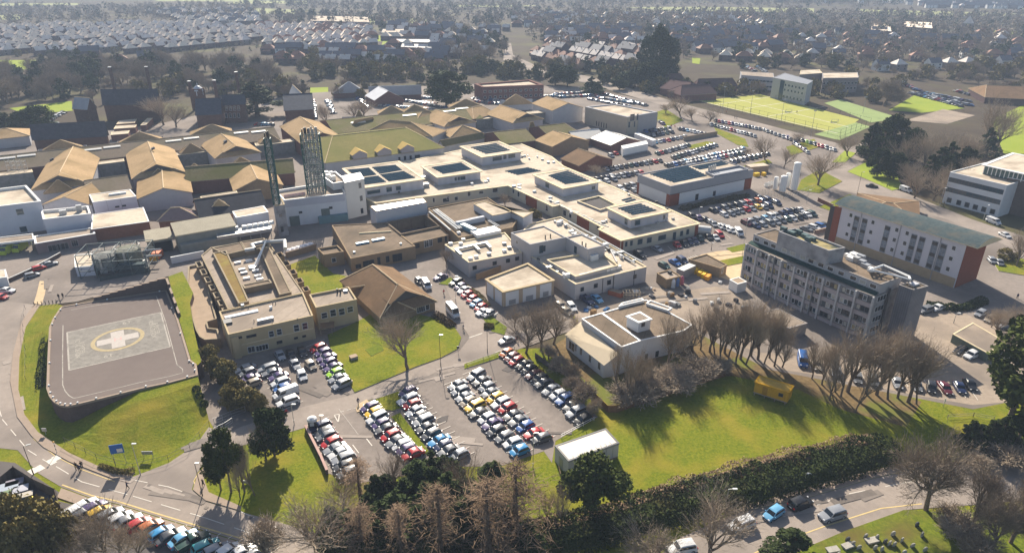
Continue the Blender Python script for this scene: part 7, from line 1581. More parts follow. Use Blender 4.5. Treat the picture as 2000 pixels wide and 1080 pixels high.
def board(name, label, x, y, ty, w, h, m, legs=2, panel=None, rz=0.):
 b0 = P(x, y); top = topz(x, y, ty); t = thing(name, label, 'sign', b0); R = Matrix.Rotation(rz, 3, 'Z')
 for s in ((-.4, .4) if legs == 2 else (0,)): b = MB(); q = b0+R @ Vector((s*w, .06, 0)); b.tube(q, q+Vector((0, 0, top)), .05, n=5); b.build('post', STEEL, t)
 b = MB(); b.box(b0+Vector((0, 0, top-h/2)), (w, .08, h), rz); b.build('board', m, t)
 if panel: b = MB(); q = b0+R @ Vector((panel[0]*w, -.05, 0)); b.box(q+Vector((0, 0, top-h+panel[1]*h)), (w*panel[2], .03, h*panel[3]), rz); b.build('panel', panel[4], t)
BLUES = mat('blue_sign', (.01, .12, .42), .4, .06)
board('hospital_sign', 'large blue hospital sign with pale panel on the helipad lawn', 237, 908, 868, 2.2, 1.9, BLUES, 2, (.2, .32, .42, .38, WHITEM), .25)
board('notice_board', 'wide grey notice board right of the blue sign', 291, 897, 881, 2., .7, GREYM, 2); board('notice_board', 'small grey notice board beside the junction pines', 479, 946, 938, 1., .6, GREYM, 2)
board('traffic_sign', 'low pale sign board in the bend of helipad pavement', 90, 850, 836, .9, .7, STEEL, 1)
board('traffic_sign', 'small round topped sign at the lawn corner by junction', 895, 692, 676, .6, .6, BLACKM, 1); board('traffic_sign', 'small white marker post at far lawn corner', 1842, 795, 778, .25, .9, WHITEM, 1); board('warning_board', 'leaning white board on the triangle verge hedge', 969, 625, 612, 1.6, .5, WHITEM, 1, None, .9)
b0 = P(612, 838); t = thing('ticket_hut', 'small dark ticket hut with white domed top at car park entrance', 'kiosk', b0); b = MB(); b.box(b0+Vector((0, 0, 1.1)), (1.5, 1.3, 2.2), .2); b.build('wall', BLACKM, t); b = MB(); b.lathe(b0, [(1.0, 2.2), (.9, 2.6), (.4, 2.9), (.05, 3.0)], 10); b.build('roof', WHITEM, t)
b = MB(); b.box(b0+Vector((.1, -.7, 1.6)), (.8, .06, .7), .2); b.build('window', WHITEM, t)
for k, (x, y, s, c, lab) in enumerate(((20, 962, (3.0, 2.2, 1.3), (.30, .34, .40), 'pale topped skip at back of the timber compound'), (33, 953, (2.6, 1.6, 1.3), (.22, .20, .24), 'brown topped skip beside compound fence'), (45, 966, (2.2, 1.8, 1.3), (.36, .36, .40), 'white topped bin stack in compound middle'), (53, 977, (2.2, 1.3, 1.2), (.4, .36, .3), 'cream lidded bin nearest the compound opening'), (4, 984, (3.2, 2., 1.6), (.14, .2, .1), 'green lidded skip at left edge of compound'))):
 b0 = P(x, y); t = thing('waste_skip', lab, 'skip', b0, 'skips in the timber compound'); b = MB(); b.prism([(b0.x+q[0]*s[0]/2*.85, b0.y+q[1]*s[1]/2*.85) for q in ((-1, -1), (1, -1), (1, 1), (-1, 1))], 0, .1); b.box(b0+Vector((0, 0, s[2]/2)), s, .5); b.build('bin', mat('dark_blue_skip', (.04, .06, .10), .6, .2), t); b = MB(); b.box(b0+Vector((0, 0, s[2]+.06)), (s[0]*1.02, s[1]*1.02, .12), .5); b.build('lid', mat('skip_lid_%d' % k, c, .6, .1), t)
b0 = P(65, 984); t = thing('yellow_bin', 'bright yellow bin at the compound opening', 'bin', b0); b = MB(); b.lathe(b0, [(.35, 0), (.45, 1.1), (.5, 1.15), (.45, 1.35), (.2, 1.5)], 10); b.build('bin', mat('yellow_plastic', (.65, .5, .01), .5), t)
b0 = P(-6, 925); 
YB = mat('yellow_waste_bin', (.68, .42, .01), .5, .08); YB2 = mat('amber_waste_bin', (.70, .30, .01), .5, .08)
k = 0
for i in range(5):
 for j in range(2):
  x, y = 1351+i*7.5+j*3.0-(0), 531+i*4.2-j*3.2; k += 1
  b0 = P(x, y, 0); t = thing('waste_bin', 'yellow wheeled waste bin in the block beside tan substation', 'bin', b0, 'yellow waste bins by the substation'); b = MB(); b.box(b0+Vector((0, 0, .75)), (1.25, 1.0, 1.1), .7); b.build('bin', YB if i < 4 else YB2, t); b = MB(); b.box(b0+Vector((0, 0, 1.36)), (1.3, 1.05, .12), .7); b.build('lid', YB if i < 4 else YB2, t)
b0 = P(1339, 538); t = thing('shipping_container', 'grey site container between brick store and yellow bins', 'container', b0); b = MB(); b.box(b0+Vector((0, 0, 1.3)), (2.4, 6, 2.6), -.85); b.build('container_body', GREYM, t)
b = MB(); b.box(b0+Vector((0, 0, 2.64)), (2.3, 5.9, .08), -.85); b.build('roof', STEEL, t)
for x, y, lab in ((1314, 562, 'white gas cylinder'), (1322, 559, 'blue gas cylinder'), (1331, 556, 'red gas cylinder')):
 b0 = P(x, y); m_ = mat(lab.split()[0]+'_cylinder', dict(white=(.6, .6, .62), blue=(.12, .2, .4), red=(.45, .12, .16))[lab.split()[0]], .5); t = thing('gas_cylinder', lab+' by the small brick store wall', 'cylinder', b0, 'gas cylinders'); b = MB(); b.lathe(b0, [(.6, 0), (.6, 2.0), (.35, 2.5), (.12, 2.7)], 10); b.build('cylinder_body', m_, t)
for k, (x, y) in enumerate(((1477, 345), (1491, 344))): b0 = P(x, y); t = thing('waste_bin', 'yellow bin beside energy centre corner, %s of two' % ('left' if k == 0 else 'right'), 'bin', b0); b = MB(); b.box(b0+Vector((0, 0, .8)), (2.4-k, 1.5, 1.5), .4); b.build('bin', YB, t)
b0 = P(1480, 338); t = thing('store_box', 'low beige store block behind the yellow bins', 'store', b0); b = MB(); b.box(b0+Vector((0, 2, 1.4)), (9, 4, 2.8), .3); b.build('wall', PAVE, t)
b = MB(); b.box(b0+Vector((0, 2, 2.85)), (9.2, 4.2, .1), .3); b.build('roof', LROOF, t)
for x, y, ty, rr, lab in ((1549, 374, 317, 1.35, 'tallest white cylindrical gas tank'), (1527, 377, 343, 1.3, 'short white cylindrical gas tank'), (1536, 368, 338, 1.0, 'white gas tank standing between its neighbours'), (1513, 372, 345, .9, 'leftmost slim white gas tank')):
 b0 = P(x, y); h = topz(x, y, ty); t = thing('gas_tank', lab, 'tank', b0, 'white gas tanks'); b = MB(); b.lathe(b0, [(rr, .8), (rr, h-.4), (rr*.75, h-.1), (.1, h)], 18); b.build('tank_shell', WHITEM, t)
 for a in range(4): q = b0+Vector((math.cos(a*1.57)*rr*.8, math.sin(a*1.57)*rr*.8, 0)); b = MB(); b.tube(q, q+Vector((0, 0, 1.2)), .12, n=5); b.build('leg', STEEL, t)
for k in range(5):
 b0 = P(1496+k*6, 366-k*1.5); t = thing('gas_bottle_rack', 'rack of white gas bottles, %s left of the tall tank' % ORD[k], 'rack', b0, 'gas bottle racks'); b = MB()
 for i in range(3): b.lathe(b0+Vector((i*.5-.5, 0, 0)), [(.22, 0), (.22, 1.7), (.08, 2.0)], 8)
 b.box(b0+Vector((0, 0, .9)), (1.7, .6, .08)); b.build('bottle_rack', WHITEM, t)
a = P(1362, 449, 1.5); b_ = P(1388, 452, 1.5); t = thing('horizontal_tank', 'shiny horizontal steel cylinder beside brick end of solar wing', 'tank', (a+b_)/2-Vector((0, 0, 1.5))); b = MB(); b.tube(a, b_, 1.6, n=18); b.tube(b_, b_+(b_-a)*.06, 1.6, 1.1, n=18); b.build('tank_shell', STEEL, t)
for s in (.15, .85): b = MB(); q = a.lerp(b_, s); b.box((q.x, q.y, .3), (.5, 2.4, .6)); b.build('saddle', CONC, t)
b0 = P(691, 702); t = thing('utility_box', 'small concrete utility block on the clinic lawn', 'box', b0); b = MB(); b.box(b0+Vector((0, 0, .45)), (1.6, 1.3, .9), .6); b.build('box_body', CONC, t); b = MB(); b.box(b0+Vector((0, 0, .94)), (1.7, 1.4, .08), .6); b.build('lid', PAVE, t)
b0 = P(641, 652); t = thing('smoking_shelter', 'small brown roofed shelter in shade of the beige annex', 'shelter', b0); b = MB()
for sx in (-1, 1):
 for sy in (-1, 1): b.tube(b0+Vector((sx*1.4, sy*1.2, 0)), b0+Vector((sx*1.4, sy*1.2, 2.3)), .07, n=4)
b.build('post', TRIMM, t); b = MB(); b.box(b0+Vector((0, 0, 2.4)), (3.3, 2.9, .15), .2); b.build('roof', BROWNT, t)
b0 = P(1232, 582); t = thing('wire_cage', 'open wire cage of scrap beside the laboratory', 'cage', b0); b = MB()
for k in range(6):
 for z in (0, 1, 2): b.tube(b0+Vector((k*.9-2.2, -1, z)), b0+Vector((k*.9-2.2, 1, z)), .05, n=4)
for y_ in (-1, 1):
 for z in (0, .7, 1.4, 2): b.tube(b0+Vector((-2.2, y_, z)), b0+Vector((2.3, y_, z)), .05, n=4)
 for k in range(6): b.tube(b0+Vector((k*.9-2.2, y_, 0)), b0+Vector((k*.9-2.2, y_, 2)), .05, n=4)
b.build('cage_frame', TRIMM, t)
b0 = P(1203, 577); t = thing('rubble_skip', 'red skip full of rubble against the laboratory wall', 'skip', b0); b = MB(); b.prism([tuple((b0+Matrix.Rotation(-.6, 3, 'Z') @ Vector(q))[:2]) for q in ((-2, -1, 0), (2, -1, 0), (2, 1, 0), (-2, 1, 0))], 0, 1.3); b.build('skip_body', mat('rust_red_skip', (.28, .09, .05), .8, .2), t); b = MB(); b.box(b0+Vector((0, 0, 1.36)), (3.4, 1.6, .1), -.6); b.build('rubble', PAVE, t)
R = random.Random(4)
for k in range(14):
 b0 = P(1255+R.uniform(-18, 22), 572+R.uniform(-8, 10)); s = R.uniform(.5, 1.5); b = MB(); b.box(b0+Vector((0, 0, s*.2)), (s, s*R.uniform(.4, 1), s*.4), R.uniform(0, 3)); b.box(b0+Vector((s*.3, 0, s*.45)), (s*.6, s*.4, s*.2), R.uniform(0, 3)); tag(b.build('rubble_block', R.choice((WHITEM, PAVE, LROOF)), origin=b0), 'pale building block in the works debris by the hall', 'block', 'works debris blocks')
t = thing('plant_gantry', 'boxy steel plant frame crowded with pipes around storage tanks', 'gantry', P(236, 528)); c = P(236, 528); b = MB()
R_ = Matrix.Rotation(.2, 3, 'Z'); gx = [c+R_ @ Vector((x, y, 0)) for y in (-4.6, 4.4) for x in (-9, -4.5, 0, 4.5, 9)]
Zv = Vector((0, 0, 1))
for p in gx: b.tube(p, p+Zv*7.2, .14, n=4)
for z in (2.4, 4.8, 7.2):
 for i in range(4): b.tube(gx[i]+Zv*z, gx[i+1]+Zv*z, .11, n=4); b.tube(gx[5+i]+Zv*z, gx[6+i]+Zv*z, .11, n=4)
 for i in range(5): b.tube(gx[i]+Zv*z, gx[i+5]+Zv*z, .1, n=4)
for i in range(4): b.tube(gx[i], gx[i+1]+Zv*4.8, .07, n=3)
b.build('steel_frame', mat('dark_plant_steel', (.10, .13, .13), .6, .3, 1.), t)
b = MB()
for k in range(12): p = c+R_ @ Vector((R.uniform(-8.5, 8.5), R.uniform(-4.5, 3), R.uniform(.8, 6.8))); d = R_ @ Vector((R.uniform(1, 6), 0, 0)) if k % 2 else Vector((0, 0, R.uniform(-3, -1))); b.tube(p, p+d, R.uniform(.12, .35), n=6)
b.build('pipework', STEEL, t)
b = MB(); b.box(c+R_ @ Vector((4.5, -3.4, 1.6)), (7, 2.0, 3.2), .2); b.build('plant_box', mat('dark_teal_wall', (.06, .08, .085)), t)
Bld('sunken_garage', 'long low garage with sandy earth covered roof and green doors', 'garage', [(1861, 652), (1930, 690), (1965, 668), (1900, 630)], 2.4, mat('green_grey_door', (.12, .15, .12), .8, .2), SAND, CREAMT, par=.05, rect=False)
b0 = P(307, 506); t = thing('orange_truck', 'orange and yellow truck standing inside open shed', 'truck', b0); b = MB(); b.box(b0+Vector((0, .8, 1.3)), (2.2, 3.4, 1.8), .1); b.build('truck_body', mat('orange_truck_paint', (.6, .12, .03), .5), t); b = MB(); b.box(b0+Vector((0, -1.6, 1.0)), (2.1, 1.5, 1.4), .1); b.build('cab', mat('amber_truck_paint', (.62, .32, .02), .5), t)
for sx in (-1, 1):
 for y_ in (-1.6, 1.4): o = bpy.data.objects.new('wheel', CARM['v'][1]); COL.objects.link(o); o.parent = t; o.location = (sx*.95, y_, .36); o.rotation_euler = (0, 0, math.pi/2)
b0 = P(527, 520, 5.4) if False else P(494, 526, 5.0); e = P(520, 469, 9.2); t = thing('roof_crane', 'slender white jib crane leaning over clinic roof court', 'crane', b0); b = MB(); b.tube(b0, e, .3, .22, n=6); b.tube(b0+Vector((.7, 0, 0)), e, .15, n=5); b.build('jib', WHITEM, t); b = MB(); b.box(b0+Vector((0, 0, .3)), (1.6, 1.6, .8)); b.build('base', GREYM, t)
a = P(563, 490, 1.6); b_ = P(606, 478, 1.6); t = thing('wrapped_duct', 'lumpy white wrapped duct along wall behind the lawn', 'duct', (a+b_)/2); b = MB()
for k in range(6): b.lathe(a.lerp(b_, k/5)-Vector((0, 0, .9)), [(1.3, 0), (1.4, .6), (1.0, 1.3), (.3, 1.6)], 8)
b.build('duct_cover', mat('white_wrap', (.6, .58, .6), .6, .1), t)
R = random.Random(12); kk = 0
STONE = mat('grave_stone', (.33, .31, .27), .95, .2, 2.); STONE2 = mat('dark_grave_stone', (.10, .10, .10), .8, .2, 2.)
for x, y, typ in ((1689, 1052, 0), (1712, 1055, 0), (1743, 1048, 0), (1727, 1062, 1), (1736, 1066, 0), (1745, 1068, 0), (1701, 1060, 2), (1655, 1070, 2), (1664, 1066, 0), (1676, 1074, 0), (1654, 1058, 1), (1708, 1075, 0), (1722, 1078, 0), (1625, 1078, 2), (1760, 1060, 0), (1780, 1070, 0), (1800, 1050, 0), (1790, 1030, 1), (1636, 1088, 0), (1805, 1078, 0), (1765, 1085, 0)):
 b0 = P(x, y); kk += 1; rz = R.uniform(-.2, .2)+.4
 t = thing('gravestone' if typ < 2 else 'chest_tomb', ('upright weathered gravestone' if typ == 0 else 'dark upright gravestone' if typ == 1 else 'low pale chest tomb')+', %s counted from the road kerb' % (ORD[kk-1] if kk <= 20 else 'last'), 'grave', b0, 'graves in the churchyard corner'); b = MB(); m_ = STONE if typ != 1 else STONE2
 if typ < 2:
  R3 = Matrix.Rotation(rz, 3, 'Z') @ Matrix.Rotation(R.uniform(-.1, .12), 3, 'X'); pr = [(-.38, 0), (.38, 0), (.38, .85), (.25, 1.08), (0, 1.18), (-.25, 1.08), (-.38, .85)]
  f = [b0+R3 @ Vector((px_, -.08, pz)) for px_, pz in pr]; k2 = [b0+R3 @ Vector((px_, .08, pz)) for px_, pz in pr]; b.poly(f); b.poly(k2[::-1])
  for i in range(7): b.poly([f[i], k2[i], k2[(i+1) % 7], f[(i+1) % 7]])
  b.build('headstone', m_, t); b = MB(); b.box(b0+Vector((0, 0, .06)), (1., .4, .14), rz); b.build('plinth', m_, t)
 else:
  b.box(b0+Vector((0, 0, .3)), (1.8, .9, .6), rz); b.build('chest', m_, t); b = MB(); b.box(b0+Vector((0, 0, .66)), (2.0, 1.05, .12), rz); b.build('slab_lid', STONE, t)
def person_mesh(stride, arm):
 V = [(0, 0, .95), (0, 0, 1.2), (0, 0, 1.42), (0, 0, 1.52), (0, .02, 1.66), (0, .01, 1.74),
         (.09, 0, .9), (.10, stride*.5, .5), (.10, stride-.05, .08), (.10, stride+.12, .04), (-.09, 0, .9), (-.10, -stride*.3, .5), (-.10, -stride, .1), (-.10, -stride+.16, .05),
         (.19, 0, 1.4), (.24, -arm*.5, 1.14), (.25, -arm+.08, .9), (.25, -arm+.1, .82), (-.19, 0, 1.4), (-.24, arm*.5, 1.14), (-.25, arm+.08, .9), (-.25, arm+.1, .82)]
 E_ = [(0, 1), (1, 2), (2, 3), (3, 4), (4, 5), (0, 6), (6, 7), (7, 8), (8, 9), (0, 10), (10, 11), (11, 12), (12, 13), (2, 14), (14, 15), (15, 16), (16, 17), (2, 18), (18, 19), (19, 20), (20, 21)]
 Rd = [(.15, .11), (.14, .11), (.15, .1), (.06, .06), (.095, .11), (.08, .09), (.1, .1), (.07, .07), (.05, .05), (.04, .04), (.1, .1), (.07, .07), (.05, .05), (.04, .04), (.07, .07), (.05, .05), (.04, .04), (.035, .03), (.07, .07), (.05, .05), (.04, .04), (.035, .03)]
 me = bpy.data.meshes.new('sk'); me.from_pydata(V, E_, []); o = bpy.data.objects.new('sk', me); COL.objects.link(o)
 o.modifiers.new('s', 'SKIN'); 
 for v, r in zip(me.skin_vertices[0].data, Rd): v.radius = r
 me.skin_vertices[0].data[0].use_root = True
 o.modifiers.new('u', 'SUBSURF').levels = 1
 dg = bpy.context.evaluated_depsgraph_get(); dg.update(); ne = bpy.data.meshes.new_from_object(o.evaluated_get(dg)); bpy.data.objects.remove(o)
 return ne
PM = [person_mesh(.28, .22), person_mesh(.05, .03), person_mesh(.2, .15)]
SKIN = mat('skin', (.42, .25, .18), .6); HAIR = mat('dark_hair', (.03, .02, .015), .8)
CLO = dict(black=(.015, .015, .018), navy=(.02, .03, .08), red=(.35, .03, .03), hivis=(.55, .62, .02), grey=(.2, .2, .22), white=(.6, .6, .6))
def person(x, y, top, low, rz, label, v=0, group=None):
 me = PM[v].copy(); me.materials.clear()
 for m_ in (mat('cloth_'+low, CLO[low], .9), mat('cloth_'+top, CLO[top], .9), SKIN, HAIR): me.materials.append(m_)
 for p in me.polygons:
  z, ax = p.center.z, abs(p.center.x); p.material_index = 0 if z < .93 and ax < .2 else (3 if z > 1.70 or (z > 1.6 and p.center.y < -.02) else (2 if z > 1.5 or (z < .9 and ax > .2) else 1)); p.use_smooth = True
 o = bpy.data.objects.new('person', me); COL.objects.link(o); o.location = P(x, y, .11 if y > 880 and x < 200 else .02); o.rotation_euler = (0, 0, rz); tag(o, label, 'person', group)
for a in ((150, 917, 'black', 'black', .5, 'person in dark coat walking on the left side of the pavement trio', 0), (157, 922, 'navy', 'black', .4, 'person in navy coat walking in front of the pavement trio', 2), (161, 915, 'black', 'navy', .6, 'person in black coat walking at the kerb side of pavement trio', 0), (398, 950, 'black', 'black', 2.9, 'person in black walking along the junction pavement', 0), (116, 585, 'black', 'navy', .3, 'dark dressed person standing by helipad corner, left of two', 1), (124, 583, 'black', 'black', .2, 'dark dressed person standing by helipad corner, right of two', 1), (867, 576, 'red', 'black', 1., 'person in red top walking beside the minibus road', 0),
          (1121, 628, 'hivis', 'navy', 1., 'person in yellow jacket beyond a colleague by the white hall', 1), (1127, 634, 'hivis', 'navy', 2., 'person in yellow jacket nearest the white hall corner', 1), (1732, 367, 'black', 'black', 1., 'person in black walking on the verge path', 0), (1843, 402, 'black', 'black', 1., 'person in black standing by the office lamp column', 1), (1986, 584, 'navy', 'black', 2., 'person in navy at right edge beside bare trees', 2), (1556, 222, 'black', 'navy', 0., 'player in dark kit on sports pitch', 0), (1435, 232, 'black', 'black', 1., 'person walking along the pitch side road, left of two', 0), (1439, 233, 'navy', 'black', 1., 'person walking along the pitch side road, right of two', 0), (1418, 222, 'red', 'black', 1., 'player in red kit near the pitch fence', 0)):
 person(*a)

for k in range(8):
 b0 = P(68+k*7.2, 598-k*.8); b = MB(); b.tube(b0, b0+Vector((0, 0, 1.1)), .1, n=6); b.tube(b0+Vector((0, 0, 1.1)), b0+Vector((0, 0, 1.16)), .12, n=6); tag(b.build('bollard', DTIMB, origin=b0), 'timber bollard at top of helipad lawn, %s from the left' % ORD[k], 'bollard', 'timber bollards by the helipad')
Bld('gate_kiosk', 'small pale roofed kiosk at the left edge beside ramp wall', 'kiosk', [(-18, 545), (13, 541), (11, 526), (-18, 529)], 2.8, WHITEW, LROOF, WHITEM, par=.05, rect=False)
CONE = mat('red_cone', (.5, .06, .03), .6)
for k, (x, y) in enumerate(((1296, 246), (1304, 249), (1311, 247), (1318, 248))):
 b0 = P(x, y); b = MB(); b.box(b0+Vector((0, 0, .06)), (.8, .8, .12)); b.lathe(b0, [(.35, .1), (.08, 1.1)], 8); tag(b.build('traffic_cone', CONE, origin=b0), 'red traffic cone near beige block corner, %s from the left' % ORD[k], 'cone', 'red cones by the beige block')
for k, (x, y, c) in enumerate(((1243, 246, 'black'), (905, 645, 'grey'), (1010, 668, 'black'), (700, 790, 'navy'), (860, 735, 'black'), (1215, 600, 'hivis'), (1390, 520, 'grey'), (1640, 690, 'black'), (560, 812, 'red'), (250, 955, 'navy'))):
 person(x, y, c, 'black' if c != 'black' else 'navy', k*1.3, ['person in black by the beige block door', 'person in grey on the minibus road', 'person in black under the junction trees', 'person in navy at the car park entrance', 'person in black between the parked car rows', 'person in yellow vest in the works yard', 'person in grey crossing by the tan substation', 'person in black below concrete tower trees', 'person in red leaving the clinic car park', 'person in navy crossing the lower left road'][k], 0)

R = random.Random(55)
for k in range(26):
 x, y = R.choice(((1150, 612), (1290, 590), (1340, 585), (1420, 600), (1375, 560))); x += R.uniform(-35, 35); y += R.uniform(-12, 14); b0 = P(x, y); w_, d_, h_ = R.uniform(.8, 2.2), R.uniform(.6, 1.4), R.uniform(.3, 1.4)
 c = R.choice(('grey', 'blue', 'timber', 'white', 'dark')); m_ = mat('yard_'+c, dict(grey=(.2, .2, .2), blue=(.05, .12, .25), timber=(.25, .16, .08), white=(.5, .5, .5), dark=(.05, .05, .06))[c], .8, .2, 1.)
 b = MB(); b.box(b0+Vector((0, 0, h_/2)), (w_, d_, h_), R.uniform(0, 3)); b.box(b0+Vector((0, 0, h_+.05)), (w_*.7, d_*.7, .1), R.uniform(0, 3)); tag(b.build('stacked_crate', m_, origin=b0), '%s crate stack among the works yard clutter' % c, 'crate', '%s crates in the works yard' % c)
# ---------------------------------------------------------------- the far suburb
FRN = random.Random(77)
def inpoly(x, y, poly):
 r = False; n = len(poly)
 for i in range(n):
  x1, y1 = poly[i]; x2, y2 = poly[i-1]
  if (y1 > y) != (y2 > y) and x < (x2-x1)*(y-y1)/(y2-y1)+x1: r = not r
 return r
def pix(p, z=0):
 dz = z-CAMH; de = p[1]*CP-dz*SP; up_ = p[1]*SP+dz*CP
 return (1000+FOC*p[0]/de, 540-FOC*up_/de)
HW = [mat('suburb_brick', (.085, .055, .055), .95, .2, .3), mat('suburb_render', (.20, .17, .16), .9, .1, .3), mat('suburb_white', (.62, .61, .58), .9, .05, .3)]
HR = [mat('suburb_tan_tile', (.75, .62, .48), .75, .2, .2, spec=.2), mat('suburb_grey_tile', (.60, .53, .47), .75, .2, .2, spec=.2), mat('suburb_slate', (.11, .11, .13), .7, .2, .2, spec=.25), mat('suburb_red_tile', (.27, .13, .085), .75, .2, .2, spec=.2)]
CHB = mat('chimney_brick', (.14, .08, .06), .95)
def house_mb(L, W, he, hr, hip, ext=False):
 w, r, c = MB(), MB(), MB(); x, y = L/2, W/2
 for a, b_ in (((-x, -y), (x, -y)), ((x, -y), (x, y)), ((x, y), (-x, y)), ((-x, y), (-x, -y))): w.poly([(*a, 0), (*b_, 0), (*b_, he), (*a, he)])
 rx = max(.4, x-(y*1.2 if hip else 0)); o = .35
 r.poly([(-x-o, -y-o, he-.15), (x+o, -y-o, he-.15), (rx+(0 if hip else o), 0, hr), (-rx-(0 if hip else o), 0, hr)]); r.poly([(x+o, y+o, he-.15), (-x-o, y+o, he-.15), (-rx-(0 if hip else o), 0, hr), (rx+(0 if hip else o), 0, hr)])
 for s in (-1, 1):
  if hip: r.poly([(s*(x+o), -s*(y+o), he-.15), (s*(x+o), s*(y+o), he-.15), (s*rx, 0, hr)])
  else: w.poly([(s*x, -s*y, he), (s*x, s*y, he), (s*x, 0, hr-.1)])
 c.box((x*.1, .3, hr+.1), (.7, .5, 1.0))
 for k in (-.3, .3):
  for z in (he*.25, he*.72):
   for s in (-1, 1): w.box((k*L, s*(y+.02), z), (1.4, .06, 1.2), mi=1)
 if ext: w.box((0, -y-1.5, he*.3), (L*.5, 3, he*.6)); r.poly([(-L*.27, -y-3.2, he*.58), (L*.27, -y-3.2, he*.58), (L*.27, -y+.1, he*.85), (-L*.27, -y+.1, he*.85)])
 return w, r, c
HVAR = []
for (L, W, he, hr, hip, wi, ri, ex) in ((11, 8, 5, 9.0, 1, 0, 0, 0), (11, 8.5, 5, 9.2, 1, 0, 0, 1), (9, 7.5, 5, 8.6, 0, 0, 1, 0), (14, 8, 5, 8.8, 1, 0, 3, 1), (11, 8, 5.2, 9, 0, 2, 2, 0), (16, 9, 6.5, 10.8, 0, 0, 2, 1), (11, 8.5, 5, 9., 1, 1, 1, 0)):
 w, r, c = house_mb(L, W, he, hr, hip, ex); b = MB()
 for q, off in ((w, 0), (r, 2), (c, 3)):
  i = len(b.v); b.v += q.v; b.f += [tuple(i+k for k in f) for f in q.f]; b.m += [(m if off == 0 else off) for m in q.m]
 ms = [HW[wi], GLASS, HR[ri], CHB]; HVAR.append((mesh_of(b, 'house', ms), b, ms, (mesh_of(w, 'wall', [HW[wi], GLASS]), mesh_of(r, 'roof', HR[ri]), mesh_of(c, 'chimney', CHB))))
HOUSES = []
def street(poly, row, rowgap, gap, kinds, jit=.6, skip=.06, lab=''):
 """rows of houses inside a pixel polygon; row = two pixels giving the direction of the streets"""
 a, b_ = P(*row[0]), P(*row[1]); u = (b_-a); u.z = 0; u.normalize(); w = Vector((-u.y, u.x, 0)); w = w if w.y > 0 else -w
 pts = PP(poly); us = [p.dot(u) for p in pts]; ws = [p.dot(w) for p in pts]
 k = 0; t = min(ws)
 while t < max(ws):
  s = min(us)+FRN.uniform(0, gap)
  while s < max(us):
   p = u*s+w*(t+FRN.gauss(0, jit)); x, y = pix(p)
   if inpoly(x, y, poly) and FRN.random() > skip and -60 < x < 2060:
    HOUSES.append((p, math.atan2(u.y, u.x)+(math.pi if k % 2 else 0)+FRN.gauss(0, .03), FRN.choice(kinds), lab))
   s += gap*FRN.uniform(.92, 1.1)
  t += rowgap*(.78 if k % 2 else 1.22); k += 1
street([(-60, 62), (120, 52), (380, 48), (470, 56), (560, 70), (430, 100), (300, 106), (80, 110), (-60, 112)], ((190, 65), (350, 53)), 27, 13.5, (0, 0, 1, 0, 2, 6), lab='pale roofed house in the tight rows of the left hand suburb')
street([(280, 24), (500, 22), (520, 50), (360, 46)], ((300, 38), (480, 32)), 26, 13, (0, 1, 6, 4), lab='small pale house at the far edge of the left hand suburb')
street([(500, 52), (720, 58), (740, 95), (600, 104), (520, 92)], ((520, 80), (700, 72)), 20, 10.5, (0, 2, 3, 6, 1), lab='brick house in the mixed rows left of the long dark sheds')
street([(520, 100), (690, 100), (860, 112), (870, 138), (700, 136), (540, 132)], ((540, 120), (820, 122)), 26, 13, (3, 5, 2, 4, 3), skip=.2, lab='larger old house among trees behind the rear clinic')
street([(150, 112), (300, 110), (290, 136), (170, 136)], ((160, 125), (290, 118)), 34, 22, (3, 5), skip=.25, lab='broad tan roofed block by the left hand green field')
street([(1030, 100), (1130, 92), (1300, 106), (1300, 132), (1130, 140), (1050, 135)], ((1050, 108), (1150, 128)), 24, 11, (5, 2, 4, 3, 2), skip=.15, lab='dark roofed terrace house right of the bright distant road')
street([(1040, 62), (1250, 62), (1260, 92), (1080, 95)], ((1050, 80), (1240, 78)), 24, 12, (5, 3, 2, 3, 6), skip=.15, lab='red brick house beyond the terraces by the distant road')
street([(1310, 60), (1520, 66), (1530, 104), (1420, 112), (1310, 96)], ((1330, 90), (1510, 84)), 26, 13, (5, 3, 5, 3, 4), skip=.15, lab='tall brick house in the close packed right hand streets')
street([(1390, 104), (1540, 110), (1570, 128), (1400, 128)], ((1400, 116), (1540, 122)), 30, 16, (0, 5, 0, 3), skip=.15, lab='brick house bordering the college car park')
street([(1680, 128), (1840, 124), (1990, 128), (1990, 148), (1780, 150), (1685, 160)], ((1690, 146), (1860, 140)), 40, 17, (4, 6, 4), skip=.25, lab='white rendered house in front of the wooded right hand hillside')
street([(1540, 68), (1990, 70), (1990, 126), (1560, 126)], ((1560, 90), (1960, 100)), 40, 22, (3, 4, 5, 6, 3), skip=.25, lab='scattered house deep in the wooded right hand suburb')
street([(1790, 4), (2000, 6), (2000, 21), (1800, 16)], ((1800, 12), (2000, 14)), 40, 12, (4, 5, 4, 6), lab='new pale gabled house in the estate on the horizon')
street([(1500, -6), (1800, -4), (1780, 10), (1520, 8)], ((1500, 2), (1800, 3)), 60, 16, (4, 3, 5), skip=.3, lab='distant house beyond the last right hand field')
street([(0, -2), (420, -2), (400, 4), (0, 4)], ((0, 1), (420, 1)), 120, 40, (4, 0), skip=.4, lab='very distant pale house near the top edge')
street([(740, 48), (990, 60), (960, 110), (880, 125), (760, 100)], ((760, 80), (960, 84)), 34, 15, (3, 2, 5, 0), skip=.3, lab='brick house among trees left of the bright distant road')
street([(1000, 30), (1500, 34), (1500, 60), (1010, 60)], ((1020, 45), (1480, 45)), 44, 16, (3, 0, 4, 2), skip=.3, lab='far brick house beyond the right hand streets')
HOUSES.sort(key=lambda h: h[0].length)
left = MB(); lm = []; lmi = {}
